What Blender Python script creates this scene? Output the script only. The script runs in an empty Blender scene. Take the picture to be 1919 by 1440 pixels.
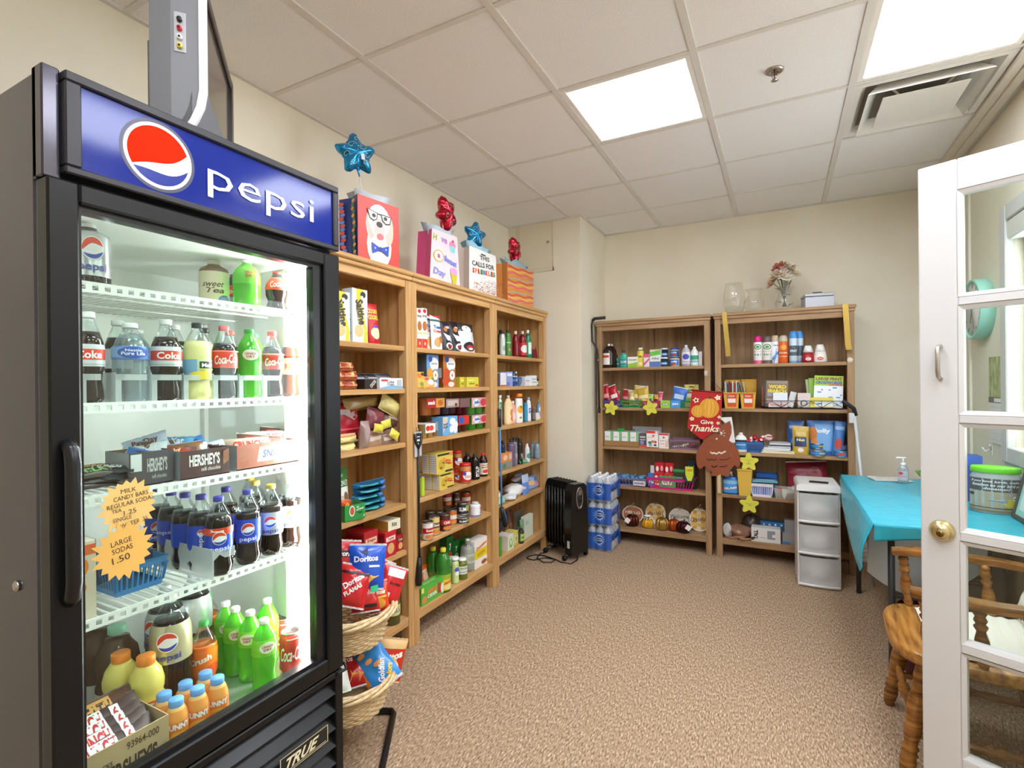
import bpy, math, random
from mathutils import Vector, Matrix
R = math.radians
SC = bpy.context.scene
COL = SC.collection
rnd = random.Random(7)
# ------------------------------------------------------------------ camera
CF, CYAW, CPIT, CROL, CX, CY, HC = 957.52, 0.48409, -0.00091, -0.0102, 959.5, 720.0, 1.36
def _axes():
    f = Vector((-math.sin(CYAW), math.cos(CYAW), 0)); x = Vector((math.cos(CYAW), math.sin(CYAW), 0)); u = Vector((0, 0, 1))
    f2 = f*math.cos(CPIT)+u*math.sin(CPIT); u2 = u*math.cos(CPIT)-f*math.sin(CPIT)
    return x*math.cos(CROL)+u2*math.sin(CROL), u2*math.cos(CROL)-x*math.sin(CROL), f2
AX, AU, AF = _axes()
cam = bpy.data.cameras.new('camera'); camo = bpy.data.objects.new('camera', cam); COL.objects.link(camo)
cam.sensor_width = 36; cam.sensor_fit = 'HORIZONTAL'; cam.lens = CF/1919*36; cam.clip_start = .02
m = Matrix((AX, AU, -AF)).transposed().to_4x4(); m.translation = (0, 0, HC); camo.matrix_world = m
SC.camera = camo
# ------------------------------------------------------------------ world and exposure
W = bpy.data.worlds.new('daylight'); SC.world = W; W.use_nodes = True
W.node_tree.nodes['Background'].inputs[0].default_value = (.90, .95, 1, 1)
W.node_tree.nodes['Background'].inputs[1].default_value = 3.0
SC.view_settings.view_transform = 'Standard'; SC.view_settings.look = 'None'
SC.view_settings.gamma = 1; SC.view_settings.use_curve_mapping = False
SC.view_settings.exposure = 1.25
SC.cycles.transparent_max_bounces = 24; SC.cycles.max_bounces = 10; SC.cycles.diffuse_bounces = 5
LAMP = 9.0          # strength of a ceiling light panel
TUBE = 48.0         # strength of the cooler's tube
# ------------------------------------------------------------------ pixels to places (a pixel gives a direction, the surface gives the distance)
def ray(px, py): return AF+AX*((px-CX)/CF)-AU*((py-CY)/CF)
def onz(px, py, z):
    d = ray(px, py); return d*((z-HC)/d.z)+Vector((0, 0, HC))
def onx(px, py, X):
    d = ray(px, py); return d*(X/d.x)+Vector((0, 0, HC))
def ony(px, py, Y):
    d = ray(px, py); return d*(Y/d.y)+Vector((0, 0, HC))
def ypx(px, X, z):
    k = px-CX; z -= HC
    return (k*(X*AF.x+z*AF.z)-CF*(X*AX.x+z*AX.z))/(CF*AX.y-k*AF.y)
def xpx(px, Y, z):
    k = px-CX; z -= HC
    return (k*(Y*AF.y+z*AF.z)-CF*(Y*AX.y+z*AX.z))/(CF*AX.x-k*AF.x)
def zpx(py, X, Y):
    k = -(py-CY)
    return (k*(X*AF.x+Y*AF.y)-CF*(X*AU.x+Y*AU.y))/(CF*AU.z-k*AF.z)+HC
# ------------------------------------------------------------------ materials
def lin(h):
    h = h.lstrip('#'); o = []
    for i in (0, 2, 4):
        c = int(h[i:i+2], 16)/255
        o.append(c/12.92 if c <= .04045 else ((c+.055)/1.055)**2.4)
    return (*o, 1)
_mats = {}
def P(col, rough=.45, metal=0., emit=0., trans=0., coat=0., bump=0., bscale=200., spec=.5, alpha=1.):
    key = (col, rough, metal, emit, trans, coat, bump, bscale, spec, alpha)
    if key in _mats: return _mats[key]
    mt = bpy.data.materials.new('surface_'+col.lstrip('#')); mt.use_nodes = True
    b = mt.node_tree.nodes['Principled BSDF']; c = lin(col)
    b.inputs['Base Color'].default_value = c; b.inputs['Roughness'].default_value = rough
    b.inputs['Metallic'].default_value = metal; b.inputs['Specular IOR Level'].default_value = spec
    b.inputs['Coat Weight'].default_value = coat; b.inputs['Coat Roughness'].default_value = .08
    if trans: b.inputs['Transmission Weight'].default_value = trans
    if alpha < 1: b.inputs['Alpha'].default_value = alpha
    if emit: b.inputs['Emission Color'].default_value = c; b.inputs['Emission Strength'].default_value = emit
    if bump:
        nt = mt.node_tree; n = nt.nodes.new('ShaderNodeTexNoise'); n.inputs['Scale'].default_value = bscale
        bp = nt.nodes.new('ShaderNodeBump'); bp.inputs['Strength'].default_value = bump; bp.inputs['Distance'].default_value = .003
        tc = nt.nodes.new('ShaderNodeTexCoord')
        nt.links.new(tc.outputs['Object'], n.inputs['Vector'])
        nt.links.new(n.outputs['Fac'], bp.inputs['Height']); nt.links.new(bp.outputs['Normal'], b.inputs['Normal'])
    mt.diffuse_color = c
    _mats[key] = mt
    return mt
def CLEAR(col='#ffffff', gloss=.10, rough=.03, milk=0.):
    key = ('clear', col, gloss, rough, milk)
    if key in _mats: return _mats[key]
    mt = bpy.data.materials.new('clear_'+col.lstrip('#')); mt.use_nodes = True
    nt = mt.node_tree; nt.nodes.clear()
    o = nt.nodes.new('ShaderNodeOutputMaterial'); t = nt.nodes.new('ShaderNodeBsdfTransparent'); g = nt.nodes.new('ShaderNodeBsdfGlossy')
    mx = nt.nodes.new('ShaderNodeMixShader'); lw = nt.nodes.new('ShaderNodeLayerWeight'); mr = nt.nodes.new('ShaderNodeMapRange')
    t.inputs[0].default_value = lin(col); g.inputs['Roughness'].default_value = rough; g.inputs[0].default_value = (1, 1, 1, 1)
    lw.inputs[0].default_value = .25; mr.inputs['To Min'].default_value = gloss*.35; mr.inputs['To Max'].default_value = min(1, gloss*3)
    nt.links.new(lw.outputs['Fresnel'], mr.inputs['Value']); nt.links.new(mr.outputs[0], mx.inputs[0])
    a = t.outputs[0]
    if milk:
        df = nt.nodes.new('ShaderNodeBsdfDiffuse'); df.inputs[0].default_value = lin(col); m2 = nt.nodes.new('ShaderNodeMixShader'); m2.inputs[0].default_value = milk
        nt.links.new(a, m2.inputs[1]); nt.links.new(df.outputs[0], m2.inputs[2]); a = m2.outputs[0]
    nt.links.new(a, mx.inputs[1]); nt.links.new(g.outputs[0], mx.inputs[2]); nt.links.new(mx.outputs[0], o.inputs[0])
    _mats[key] = mt
    return mt
def noisy(name, stops, scale, rough=.6, stretch=(1, 1, 1), detail=4, bump=.2, bdist=.002, rot=(0, 0, 0), second=None, spec=.3):
    mt = bpy.data.materials.new(name); mt.use_nodes = True; nt = mt.node_tree; L = nt.links.new
    b = nt.nodes['Principled BSDF']; b.inputs['Roughness'].default_value = rough; b.inputs['Specular IOR Level'].default_value = spec
    tc = nt.nodes.new('ShaderNodeTexCoord'); mp = nt.nodes.new('ShaderNodeMapping'); mp.inputs['Scale'].default_value = stretch; mp.inputs['Rotation'].default_value = rot
    n = nt.nodes.new('ShaderNodeTexNoise'); n.inputs['Scale'].default_value = scale; n.inputs['Detail'].default_value = detail
    r = nt.nodes.new('ShaderNodeValToRGB'); cr = r.color_ramp
    while len(cr.elements) < len(stops): cr.elements.new(.5)
    for e, (p, c) in zip(cr.elements, stops): e.position = p; e.color = lin(c)
    L(tc.outputs['Object'], mp.inputs['Vector']); L(mp.outputs[0], n.inputs['Vector']); L(n.outputs['Fac'], r.inputs[0])
    out = r.outputs[0]
    if second:
        sc2, st2, lo, hi = second
        m2 = nt.nodes.new('ShaderNodeMapping'); m2.inputs['Scale'].default_value = st2; n2 = nt.nodes.new('ShaderNodeTexNoise'); n2.inputs['Scale'].default_value = sc2
        L(tc.outputs['Object'], m2.inputs['Vector']); L(m2.outputs[0], n2.inputs['Vector'])
        mr = nt.nodes.new('ShaderNodeMapRange'); mr.inputs['From Min'].default_value = .3; mr.inputs['From Max'].default_value = .7; mr.inputs['To Min'].default_value = lo; mr.inputs['To Max'].default_value = hi
        L(n2.outputs['Fac'], mr.inputs['Value'])
        mu = nt.nodes.new('ShaderNodeMix'); mu.data_type = 'RGBA'; mu.blend_type = 'MULTIPLY'; mu.inputs[0].default_value = 1
        L(out, mu.inputs[6]); L(mr.outputs[0], mu.inputs[7]); out = mu.outputs[2]
    L(out, b.inputs['Base Color'])
    if bump:
        bp = nt.nodes.new('ShaderNodeBump'); bp.inputs['Strength'].default_value = bump; bp.inputs['Distance'].default_value = bdist
        L(n.outputs['Fac'], bp.inputs['Height']); L(bp.outputs['Normal'], b.inputs['Normal'])
    return mt
def wood(tag, dark, mid, light, axis, rough=.42):
    st = {'x': (1.2, 14, 14), 'y': (14, 1.2, 14), 'z': (14, 14, 1.2)}[axis]
    s2 = {'x': (.5, 2.2, 2.2), 'y': (2.2, .5, 2.2), 'z': (2.2, 2.2, .5)}[axis]
    return noisy('wood_'+tag+'_'+axis, [(.25, dark), (.5, mid), (.75, light)], 2.4, rough, st, 5, .06, .001, second=(3, s2, .84, 1.1))
PINE = {a: wood('pine', '#b3864f', '#c99d66', '#d6b07c', a) for a in 'xyz'}
OAKY = {a: wood('brown', '#8f6f4c', '#a88662', '#b99a76', a) for a in 'xyz'}
# ------------------------------------------------------------------ mesh builder
def T(x=0, y=0, z=0, rx=0, ry=0, rz=0, s=1.):
    return Matrix.Translation((x, y, z)) @ Matrix.Rotation(R(rz), 4, 'Z') @ Matrix.Rotation(R(ry), 4, 'Y') @ Matrix.Rotation(R(rx), 4, 'X') @ Matrix.Scale(s, 4)
class MB:
    def __init__(s): s.v = []; s.f = []; s.mi = []; s.sm = []; s.mats = []
    def add(s, vs, fs, mat, smooth=False, M=None):
        o = len(s.v)
        s.v += [tuple(M @ Vector(v)) for v in vs] if M is not None else [tuple(v) for v in vs]
        if mat not in s.mats: s.mats.append(mat)
        k = s.mats.index(mat)
        for f in fs: s.f.append([i+o for i in f]); s.mi.append(k); s.sm.append(smooth)
        return s
    def box(s, x0, x1, y0, y1, z0, z1, mat, b=0., M=None):
        if b <= 0:
            vs = [(x, y, z) for z in (z0, z1) for y in (y0, y1) for x in (x0, x1)]
            fs = [(0, 2, 3, 1), (4, 5, 7, 6), (0, 1, 5, 4), (2, 6, 7, 3), (0, 4, 6, 2), (1, 3, 7, 5)]
            return s.add(vs, fs, mat, False, M)
        b = min(b, (x1-x0)*.49, (y1-y0)*.49, (z1-z0)*.49)
        vs = []; idx = {}
        for i, x in enumerate((x0, x1)):
            for j, y in enumerate((y0, y1)):
                for k, z in enumerate((z0, z1)):
                    dx, dy, dz = (b if i == 0 else -b), (b if j == 0 else -b), (b if k == 0 else -b)
                    for a, p in enumerate(((x, y+dy, z+dz), (x+dx, y, z+dz), (x+dx, y+dy, z))):
                        idx[i, j, k, a] = len(vs); vs.append(p)
        g = lambda i, j, k, a: idx[i, j, k, a]
        fs = []
        for i in (0, 1):
            q = [g(i, 0, 0, 0), g(i, 1, 0, 0), g(i, 1, 1, 0), g(i, 0, 1, 0)]; fs.append(q if i else q[::-1])
            q = [g(0, i, 0, 1), g(0, i, 1, 1), g(1, i, 1, 1), g(1, i, 0, 1)]; fs.append(q if i else q[::-1])
            q = [g(0, 0, i, 2), g(1, 0, i, 2), g(1, 1, i, 2), g(0, 1, i, 2)]; fs.append(q if i else q[::-1])
        for i in (0, 1):
            for j in (0, 1):
                fs.append([g(i, j, 0, 0), g(i, j, 1, 0), g(i, j, 1, 1), g(i, j, 0, 1)])
                fs.append([g(i, 0, j, 0), g(i, 1, j, 0), g(i, 1, j, 2), g(i, 0, j, 2)])
                fs.append([g(0, i, j, 1), g(1, i, j, 1), g(1, i, j, 2), g(0, i, j, 2)])
                for k in (0, 1): fs.append([g(i, j, k, 0), g(i, j, k, 1), g(i, j, k, 2)])
        return s.add(vs, fs, mat, False, M)
    def lathe(s, prof, mat, n=18, M=None, smooth=True, lobes=0, lob=0., z0l=0, z1l=0, sx=1., sy=1.):
        vs = []; fs = []
        for r, z in prof:
            for i in range(n):
                a = 2*math.pi*i/n; rr = r
                if lobes and z0l <= z <= z1l: rr = r*(1-lob*(.5+.5*math.cos(lobes*a)))
                vs.append((rr*math.sin(a)*sx, -rr*math.cos(a)*sy, z))
        for j in range(len(prof)-1):
            for i in range(n):
                k = (i+1) % n; fs.append((j*n+i, j*n+k, (j+1)*n+k, (j+1)*n+i))
        if prof[0][0] > 1e-5: fs.append(tuple(range(n))[::-1])
        if prof[-1][0] > 1e-5: fs.append(tuple((len(prof)-1)*n+i for i in range(n)))
        return s.add(vs, fs, mat, smooth, M)
    def tube(s, pts, r, mat, n=8, closed=False, M=None, rs=None, smooth=True):
        pts = [Vector(p) for p in pts]; N = len(pts); vs = []; fs = []; pn = None
        for i, p in enumerate(pts):
            a = pts[(i-1) % N] if closed or i else p; b = pts[(i+1) % N] if closed or i < N-1 else p
            t = (b-a).normalized()
            if pn is None:
                pn = t.cross(Vector((0, 0, 1)));
                if pn.length < .1: pn = t.cross(Vector((0, 1, 0)))
            pn = (pn-t*pn.dot(t)).normalized(); bn = t.cross(pn)
            rr = rs[i] if rs else r
            for k in range(n):
                w = 2*math.pi*k/n; vs.append(p+pn*(rr*math.cos(w))+bn*(rr*math.sin(w)))
        for i in range(N if closed else N-1):
            j = (i+1) % N
            for k in range(n):
                q = (k+1) % n; fs.append((i*n+k, i*n+q, j*n+q, j*n+k))
        if not closed: fs.append(tuple(range(n))[::-1]); fs.append(tuple((N-1)*n+k for k in range(n)))
        return s.add(vs, fs, mat, smooth, M)
    def prism(s, poly, y0, y1, mat, M=None, smooth=False):      # poly in (x,z), thickness along y (front is y0)
        n = len(poly); vs = [(x, y0, z) for x, z in poly]+[(x, y1, z) for x, z in poly]
        fs = [tuple(range(n)), tuple(range(n, 2*n))[::-1]]+[((i+1) % n, i, n+i, n+(i+1) % n) for i in range(n)]
        return s.add(vs, fs, mat, smooth, M)
    def grid(s, fn, nu, nv, mat, smooth=True, M=None):
        vs = [fn(i/nu, j/nv) for j in range(nv+1) for i in range(nu+1)]
        fs = [(j*(nu+1)+i, j*(nu+1)+i+1, (j+1)*(nu+1)+i+1, (j+1)*(nu+1)+i) for j in range(nv) for i in range(nu)]
        return s.add(vs, fs, mat, smooth, M)
    def ball(s, c, r, mat, n=12, m=8, sx=1, sy=1, sz=1, M=None):
        pr = [(max(1e-6, r*math.sin(math.pi*i/m)), -r*math.cos(math.pi*i/m)*sz) for i in range(m+1)]
        MM = Matrix.Translation(c)
        return s.lathe(pr, mat, n, (M @ MM) if M is not None else MM, True, sx=sx, sy=sy)
    def mesh(s, name):
        me = bpy.data.meshes.new(name); me.from_pydata(s.v, [], s.f)
        for m_ in s.mats: me.materials.append(m_)
        me.polygons.foreach_set('material_index', s.mi); me.polygons.foreach_set('use_smooth', s.sm); me.update()
        return me
def obj(name, mb, parent=None, loc=(0, 0, 0), rz=0., rot=None):
    me = mb.mesh(name) if isinstance(mb, MB) else mb
    o = bpy.data.objects.new(name, me); COL.objects.link(o); o.location = loc
    o.rotation_euler = rot if rot else (0, 0, R(rz))
    if parent: o.parent = parent
    return o
def tag(o, label, cat, group=None, kind=None):
    if label: o['label'] = label
    if cat: o['category'] = cat
    if group: o['group'] = group
    if kind: o['kind'] = kind
    return o
def thing(name, label, cat, loc=(0, 0, 0), rz=0., group=None, rot=None):
    o = bpy.data.objects.new(name, None); COL.objects.link(o); o.location = loc; o.empty_display_size = .05
    o.rotation_euler = rot if rot else (0, 0, R(rz))
    return tag(o, label, cat, group)
def struct(name, mb, label=None, parent=None):
    o = obj(name, mb, parent)
    if not parent: o['kind'] = 'structure'
    if label: o['label'] = label
    return o
def kids(o): return [c for c in bpy.data.objects if c.parent == o]
def dup(o, loc, rz=None, label=None, group=None, rot=None):
    r = o.copy(); COL.objects.link(r); r.location = loc
    if rz is not None: r.rotation_euler = (0, 0, R(rz))
    if rot: r.rotation_euler = rot
    if label: r['label'] = label
    if group: r['group'] = group
    for c in kids(o):
        d = c.copy(); COL.objects.link(d); d.parent = r
        for g in kids(c):
            e = g.copy(); COL.objects.link(e); e.parent = d
    return r
# ------------------------------------------------------------------ flat print: lettering and shapes laid on a surface
_txt = {}
def text2d(t, bold=0., shear=0.):
    k = (t, bold, shear)
    if k in _txt: return _txt[k]
    cu = bpy.data.curves.new('lettering', 'FONT'); cu.body = t; cu.offset = bold; cu.shear = shear; cu.resolution_u = 2
    to = bpy.data.objects.new('lettering', cu); me = bpy.data.meshes.new_from_object(to)
    vs = [(v.co.x, v.co.y) for v in me.vertices]; fs = [tuple(p.vertices) for p in me.polygons]
    bpy.data.objects.remove(to); bpy.data.meshes.remove(me); bpy.data.curves.remove(cu)
    x0 = min(v[0] for v in vs); x1 = max(v[0] for v in vs); y0 = min(v[1] for v in vs); y1 = max(v[1] for v in vs)
    _txt[k] = ([((x-x0)/(x1-x0), (y-y0)/(y1-y0)) for x, y in vs], fs)
    return _txt[k]
def draw(mb, spec, S, curved=False, step=.0003, base=.0004):
    """spec entries in face units 0..1: ('r',x0,y0,x1,y1,col) ('c',cx,cy,rx,ry,col) ('t',text,cx,cy,w,h,col,rot,bold,shear) ('p',pts,col)"""
    nx = getattr(S, 'nx', 8) if curved else 1; ny = 4 if curved else 1
    for k, e in enumerate(spec):
        off = base+step*k; c = e[0]
        if c == 'r':
            _, x0, y0, x1, y1, col = e
            mb.grid(lambda u, v: S(x0+(x1-x0)*u, y0+(y1-y0)*v, off), nx, ny, pm(col), curved)
        elif c == 'c':
            _, cx, cy, rx, ry, col = e; n = 16
            if curved:
                def el(u, v):
                    a = math.pi*(1-u); h = math.sin(a)*ry
                    return S(cx+math.cos(a)*rx, cy+h*(2*v-1), off)
                mb.grid(el, 12, 2, pm(col), True)
            else:
                mb.add([S(cx+rx*math.cos(2*math.pi*i/n), cy+ry*math.sin(2*math.pi*i/n), off) for i in range(n)], [tuple(range(n))], pm(col))
        elif c == 't':
            _, t, cx, cy, w, h, col = e[:7]; rot = e[7] if len(e) > 7 else 0; bold = e[8] if len(e) > 8 else .02; sh = e[9] if len(e) > 9 else 0
            vs, fs = text2d(t, bold, sh); ca, sa = math.cos(R(rot)), math.sin(R(rot)); asp = getattr(S, 'asp', 1.)
            out = []
            for x, y in vs:
                a = (x-.5)*w*asp; b = (y-.5)*h
                out.append(S(cx+(a*ca-b*sa)/asp, cy+a*sa+b*ca, off))
            mb.add(out, fs, pm(col))
        elif c == 'p':
            q = e[1]; n = len(q)
            if curved:
                gx = sum(a for a, _ in q)/n; gy = sum(b for _, b in q)/n; vs = []
                for f in (1, .66, .33, .02): vs += [S(gx+(x-gx)*f, gy+(y-gy)*f, off) for x, y in q]
                mb.add(vs, [(r*n+i, r*n+(i+1) % n, (r+1)*n+(i+1) % n, (r+1)*n+i) for r in range(3) for i in range(n)]+[tuple(3*n+i for i in range(n))], pm(e[2]))
            else: mb.add([S(x, y, off) for x, y in q], [tuple(range(n))], pm(e[2]))
def pm(col): return col if not isinstance(col, str) else P(col, .42)
def S_front(w, h, y, x0=None, z0=0.):
    xx = -w/2 if x0 is None else x0
    f = lambda u, v, o: (xx+u*w, y-o, z0+v*h); return _S(f, w/h)
class _S:
    def __init__(s, f, asp): s.f = f; s.asp = asp
    def __call__(s, u, v, o): return s.f(u, v, o)
def S_box(face, w, d, h):
    if face == 'F': return _S(lambda u, v, o: (-w/2+u*w, -d/2-o, v*h), w/h)
    if face == 'L': return _S(lambda u, v, o: (-w/2-o, d/2-u*d, v*h), d/h)
    if face == 'R': return _S(lambda u, v, o: (w/2+o, -d/2+u*d, v*h), d/h)
    if face == 'T': return _S(lambda u, v, o: (-w/2+u*w, -d/2+v*d, h+o), w/d)
def S_cyl(r, z0, h, arc=150., a0=0.):
    A = R(arc)
    return _S(lambda u, v, o: ((r+o)*math.sin((u-.5)*A+R(a0)), -(r+o)*math.cos((u-.5)*A+R(a0)), z0+v*h), r*A/h)
# ================================================================== the room
XL, XR, YB, YF, ZC = -2.10, 1.00, 4.60, -1.75, 2.724
CARPET = noisy('carpet_loop', [(.30, '#735c47'), (.46, '#a2886d'), (.58, '#b99e83'), (.72, '#e0cdb2')], 85, .95, (2.1, .62, 1), 4, .4, .004, (0, 0, R(38)), second=(190, (1, 1, 1), .80, 1.16), spec=.1)
WALL = noisy('wall_paint', [(.3, '#e6dec9'), (.7, '#ebe4d2')], 3, .75, (1, 1, 1), 3, .05, .001, spec=.3)
WHITE = P('#d2d1d0', .38)
TILE = noisy('ceiling_fibre', [(.35, '#e6e2de'), (.65, '#efece9')], 160, .9, (1, 1, 1), 5, .35, .002, spec=.15)
TEE = P('#d8d3cb', .55)
struct('floor', MB().box(XL-.2, XR+.2, YF-.2, YB+.2, -.1, 0, CARPET))
struct('wall_left', MB().box(XL-.12, XL, YF-.12, YB+.12, 0, ZC+.08, WALL))
struct('wall_back', MB().box(XL, XR, YB, YB+.12, 0, ZC+.08, WALL))
struct('wall_rear', MB().box(XL, XR, YF-.12, YF, 0, ZC+.08, WALL))
# the boxed column in the far left corner and its access panel
CXR, CYF = -1.435, 3.953
co = struct('wall_column', MB().box(XL, CXR, CYF, YB, 0, ZC, WALL))
b = MB(); S = S_front(1, 1, 0, 0, 0)
p0, p1 = ony(973, 421, CYF), ony(1036, 496, CYF)
ap = obj('access_panel', MB().box(p0.x, p1.x, CYF-.006, CYF, p1.z-.02, p0.z+.005, P('#e0d6bd', .6), .002), co)
fr = MB()
for a in ((p0.x-.03, p0.x, p1.z-.05, p0.z+.03), (p1.x, p1.x+.012, p1.z-.05, p0.z+.03), (p0.x-.03, p1.x+.012, p0.z+.005, p0.z+.03), (p0.x-.03, p1.x+.012, p1.z-.05, p1.z-.02)):
    fr.box(a[0], a[1], CYF-.010, CYF, a[2], a[3], P('#dcd2b8', .6), .002)
obj('panel_frame', fr, co)
obj('panel_lock', MB().lathe([(.012, 0), (.012, .006), (.006, .009), (1e-6, .009)], P('#a8a49a', .3, .9), 12, T(p1.x-.04, CYF-.006, (p0.z+p1.z)/2, 90)), co)
# right wall with a window (seen through the door's panes)
WY0, WY1, WZ0, WZ1 = 2.25, 3.36, 1.02, 2.14
w = MB()
w.box(XR, XR+.14, YF-.12, WY0, 0, ZC+.08, WALL); w.box(XR, XR+.14, WY1, YB+.12, 0, ZC+.08, WALL)
w.box(XR, XR+.14, WY0, WY1, 0, WZ0, WALL); w.box(XR, XR+.14, WY0, WY1, WZ1, ZC+.08, WALL)
struct('wall_right', w)
wf = MB(); t_ = .075
for (y0, y1, z0, z1) in ((WY0-t_, WY0+.003, WZ0-t_, WZ1+t_), (WY1-.003, WY1+t_, WZ0-t_, WZ1+t_), (WY0+.003, WY1-.003, WZ1-.003, WZ1+t_), (WY0+.003, WY1-.003, WZ0-t_, WZ0+.003)):
    wf.box(XR-.018, XR+.02, y0, y1, z0, z1, WHITE, .005)
win = struct('window_1', wf, 'white framed window in the wall behind the table')
sm = MB()
for (y0, y1, z0, z1) in ((WY0, WY0+.045, WZ0, WZ1), (WY1-.045, WY1, WZ0, WZ1), (WY0+.045, WY1-.045, WZ0, WZ0+.045), (WY0+.045, WY1-.045, WZ1-.045, WZ1), (WY0+.045, WY1-.045, (WZ0+WZ1)/2-.025, (WZ0+WZ1)/2+.025)):
    sm.box(XR+.05, XR+.085, y0, y1, z0, z1, WHITE, .004)
obj('sash', sm, win)
obj('pane', MB().box(XR+.064, XR+.07, WY0+.04, WY1-.04, WZ0+.04, WZ1-.04, CLEAR()), win)
obj('valance', MB().box(XR-.012, XR+.05, WY0+.01, WY1-.01, WZ1-.10, WZ1-.005, P('#d9d9d2', .6), .006), win)
# skirting
BW = P('#e6e1d6', .5)
bb = MB()
for k in range(4): bb.box(XL, XR, YB-.014-.003*(k % 2), YB, .001+k*.035, .033+k*.035, BW, .003)
struct('baseboard_back', bb)
struct('baseboard_right', MB().box(XR-.014, XR, YF, YB-.02, 0, .10, BW, .004))
struct('baseboard_left', MB().box(XL, XL+.014, YF, CYF, 0, .10, BW, .004))
# ceiling: slab, inverted tees and lay-in tiles
ce = struct('ceiling', MB().box(XL-.12, XR+.14, YF-.12, YB+.12, ZC+.03, ZC+.12, P('#8f8a82', .9)))
GX = [XL, -1.527, -.917, -.307, .303, .893, XR]
GY = [YF, -1.445, -.835, -.225, .385, .995, 1.605, 2.215, 2.825, 3.435, 4.045, YB]
LIGHTS = {(2, 7), (4, 7), (2, 3), (4, 3), (2, 5), (4, 5)}  # nearer rows added unseen to light the room, except one whose corner shows
tiles = {}
for i in range(len(GX)-1):
    for j in range(len(GY)-1):
        if (i, j) in LIGHTS or (i, j) == (4, 8): continue
        x0, x1, y0, y1 = GX[i], GX[i+1], GY[j], GY[j+1]
        if x1-x0 < .2:
            continue
        k = (round(x1-x0, 3), round(y1-y0, 3))
        if k not in tiles:
            tiles[k] = MB().box(-k[0]/2, k[0]/2, -k[1]/2, k[1]/2, 0, .015, TILE).mesh('ceiling_tile')
        obj('ceiling_tile', tiles[k], ce, ((x0+x1)/2, (y0+y1)/2, ZC))
tw = .015
for x in GX[1:-2]: obj('ceiling_tee', MB().box(x-tw, x+tw, YF, YB, ZC-.006, ZC+.001, TEE, .001), ce)
for y in GY[1:-1]: obj('ceiling_tee', MB().box(XL, XR, y-tw*.75, y+tw*.75, ZC-.0055, ZC+.001, TEE, .001), ce)
# wall angle and the stepped moulding along the right wall
obj('wall_angle', MB().box(XL, XL+.02, YF, CYF, ZC-.008, ZC+.001, TEE), ce)
obj('wall_angle', MB().box(CXR, XR, YB-.02, YB, ZC-.007, ZC+.001, TEE), ce)
obj('wall_angle', MB().box(XL, CXR+.02, CYF-.02, CYF, ZC-.007, ZC+.001, TEE).box(CXR, CXR+.02, CYF, YB, ZC-.007, ZC+.001, TEE), ce)
mo = MB(); mo.box(.893, .935, YF, YB, ZC-.022, ZC+.02, P('#d8cfc0', .55), .003).box(.935, .972, YF, YB, ZC-.034, ZC+.02, P('#d8cfc0', .55), .003).box(.972, XR, YF, YB, ZC-.018, ZC+.02, P('#cfc5b4', .55), .002)
obj('edge_moulding', mo, ce)
# recessed light panels
LENS = P('#eef4ff', .5, emit=LAMP)
lights_lab = {(2, 7): 'square recessed ceiling light panel out in the middle of the room', (4, 7): 'square recessed ceiling light panel beside the air diffuser'}
def make_light(i, j):
    x0, x1, y0, y1 = GX[i], GX[i+1], GY[j], GY[j+1]; w, d = x1-x0, y1-y0
    t = thing('ceiling_light', lights_lab.get((i, j), 'largely unseen square ceiling light panel lighting the entrance end of the room'), 'light', ((x0+x1)/2, (y0+y1)/2, ZC-.004), 0, 'recessed ceiling light panels')
    f = MB(); q = .026
    for a in ((-w/2+.014, -w/2+.014+q, -d/2+.012, d/2-.012), (w/2-.014-q, w/2-.014, -d/2+.012, d/2-.012), (-w/2+.014+q, w/2-.014-q, -d/2+.012, -d/2+.012+q), (-w/2+.014+q, w/2-.014-q, d/2-.012-q, d/2-.012)):
        f.box(a[0], a[1], a[2], a[3], 0, .02, P('#e8e2da', .5), .003)
    obj('frame', f, t)
    obj('diffuser', MB().box(-w/2+.036, w/2-.036, -d/2+.034, d/2-.034, .006, .012, LENS), t)
for ij in sorted(LIGHTS): make_light(*ij)
# square air diffuser with nested cones
x0, x1, y0, y1 = GX[4]+.012, GX[5]-.004, GY[8]+.010, GY[9]-.010
vt = thing('air_diffuser', 'white square ceiling air diffuser with stepped vanes', 'vent', ((x0+x1)/2, (y0+y1)/2, ZC), 0)
VM = P('#ddd8cf', .45)
def ring(mb, a, b, za, zb, th, mat):       # square sloping ring from half-size a (outer, za) to b (inner, zb)
    vs = []
    for h, z in ((a, za), (b, zb), (b, zb+th), (a, za+th)):
        vs += [(-h, -h, z), (h, -h, z), (h, h, z), (-h, h, z)]
    fs = []
    for r in range(4):
        for k in range(4): fs.append((r*4+k, r*4+(k+1) % 4, ((r+1) % 4)*4+(k+1) % 4, ((r+1) % 4)*4+k))
    mb.add(vs, fs, mat)
hw = (x1-x0)/2
b = MB(); ring(b, hw, hw-.03, -.004, -.004, .006, VM); ring(b, hw-.03, hw-.10, -.004, .085, .003, VM); obj('flange', b, vt)
b = MB(); ring(b, hw-.06, hw-.125, -.03, .05, .003, VM); obj('vane', b, vt)
b = MB(); b.box(-hw+.125, hw-.125, -hw+.125, hw-.125, -.03, -.026, VM, .002); obj('centre_plate', b, vt)
b = MB(); b.lathe([(.16, .087), (.15, .14), (1e-5, .14)], P('#3c3a37', .6), 28); obj('duct_neck', b, vt)
for sx in (-1, 1):
    for sy in (-1, 1): obj('strut', MB().tube([(sx*.05, sy*.05, -.026), (sx*(hw-.11), sy*(hw-.11), .07)], .006, VM, 6), vt)
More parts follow.
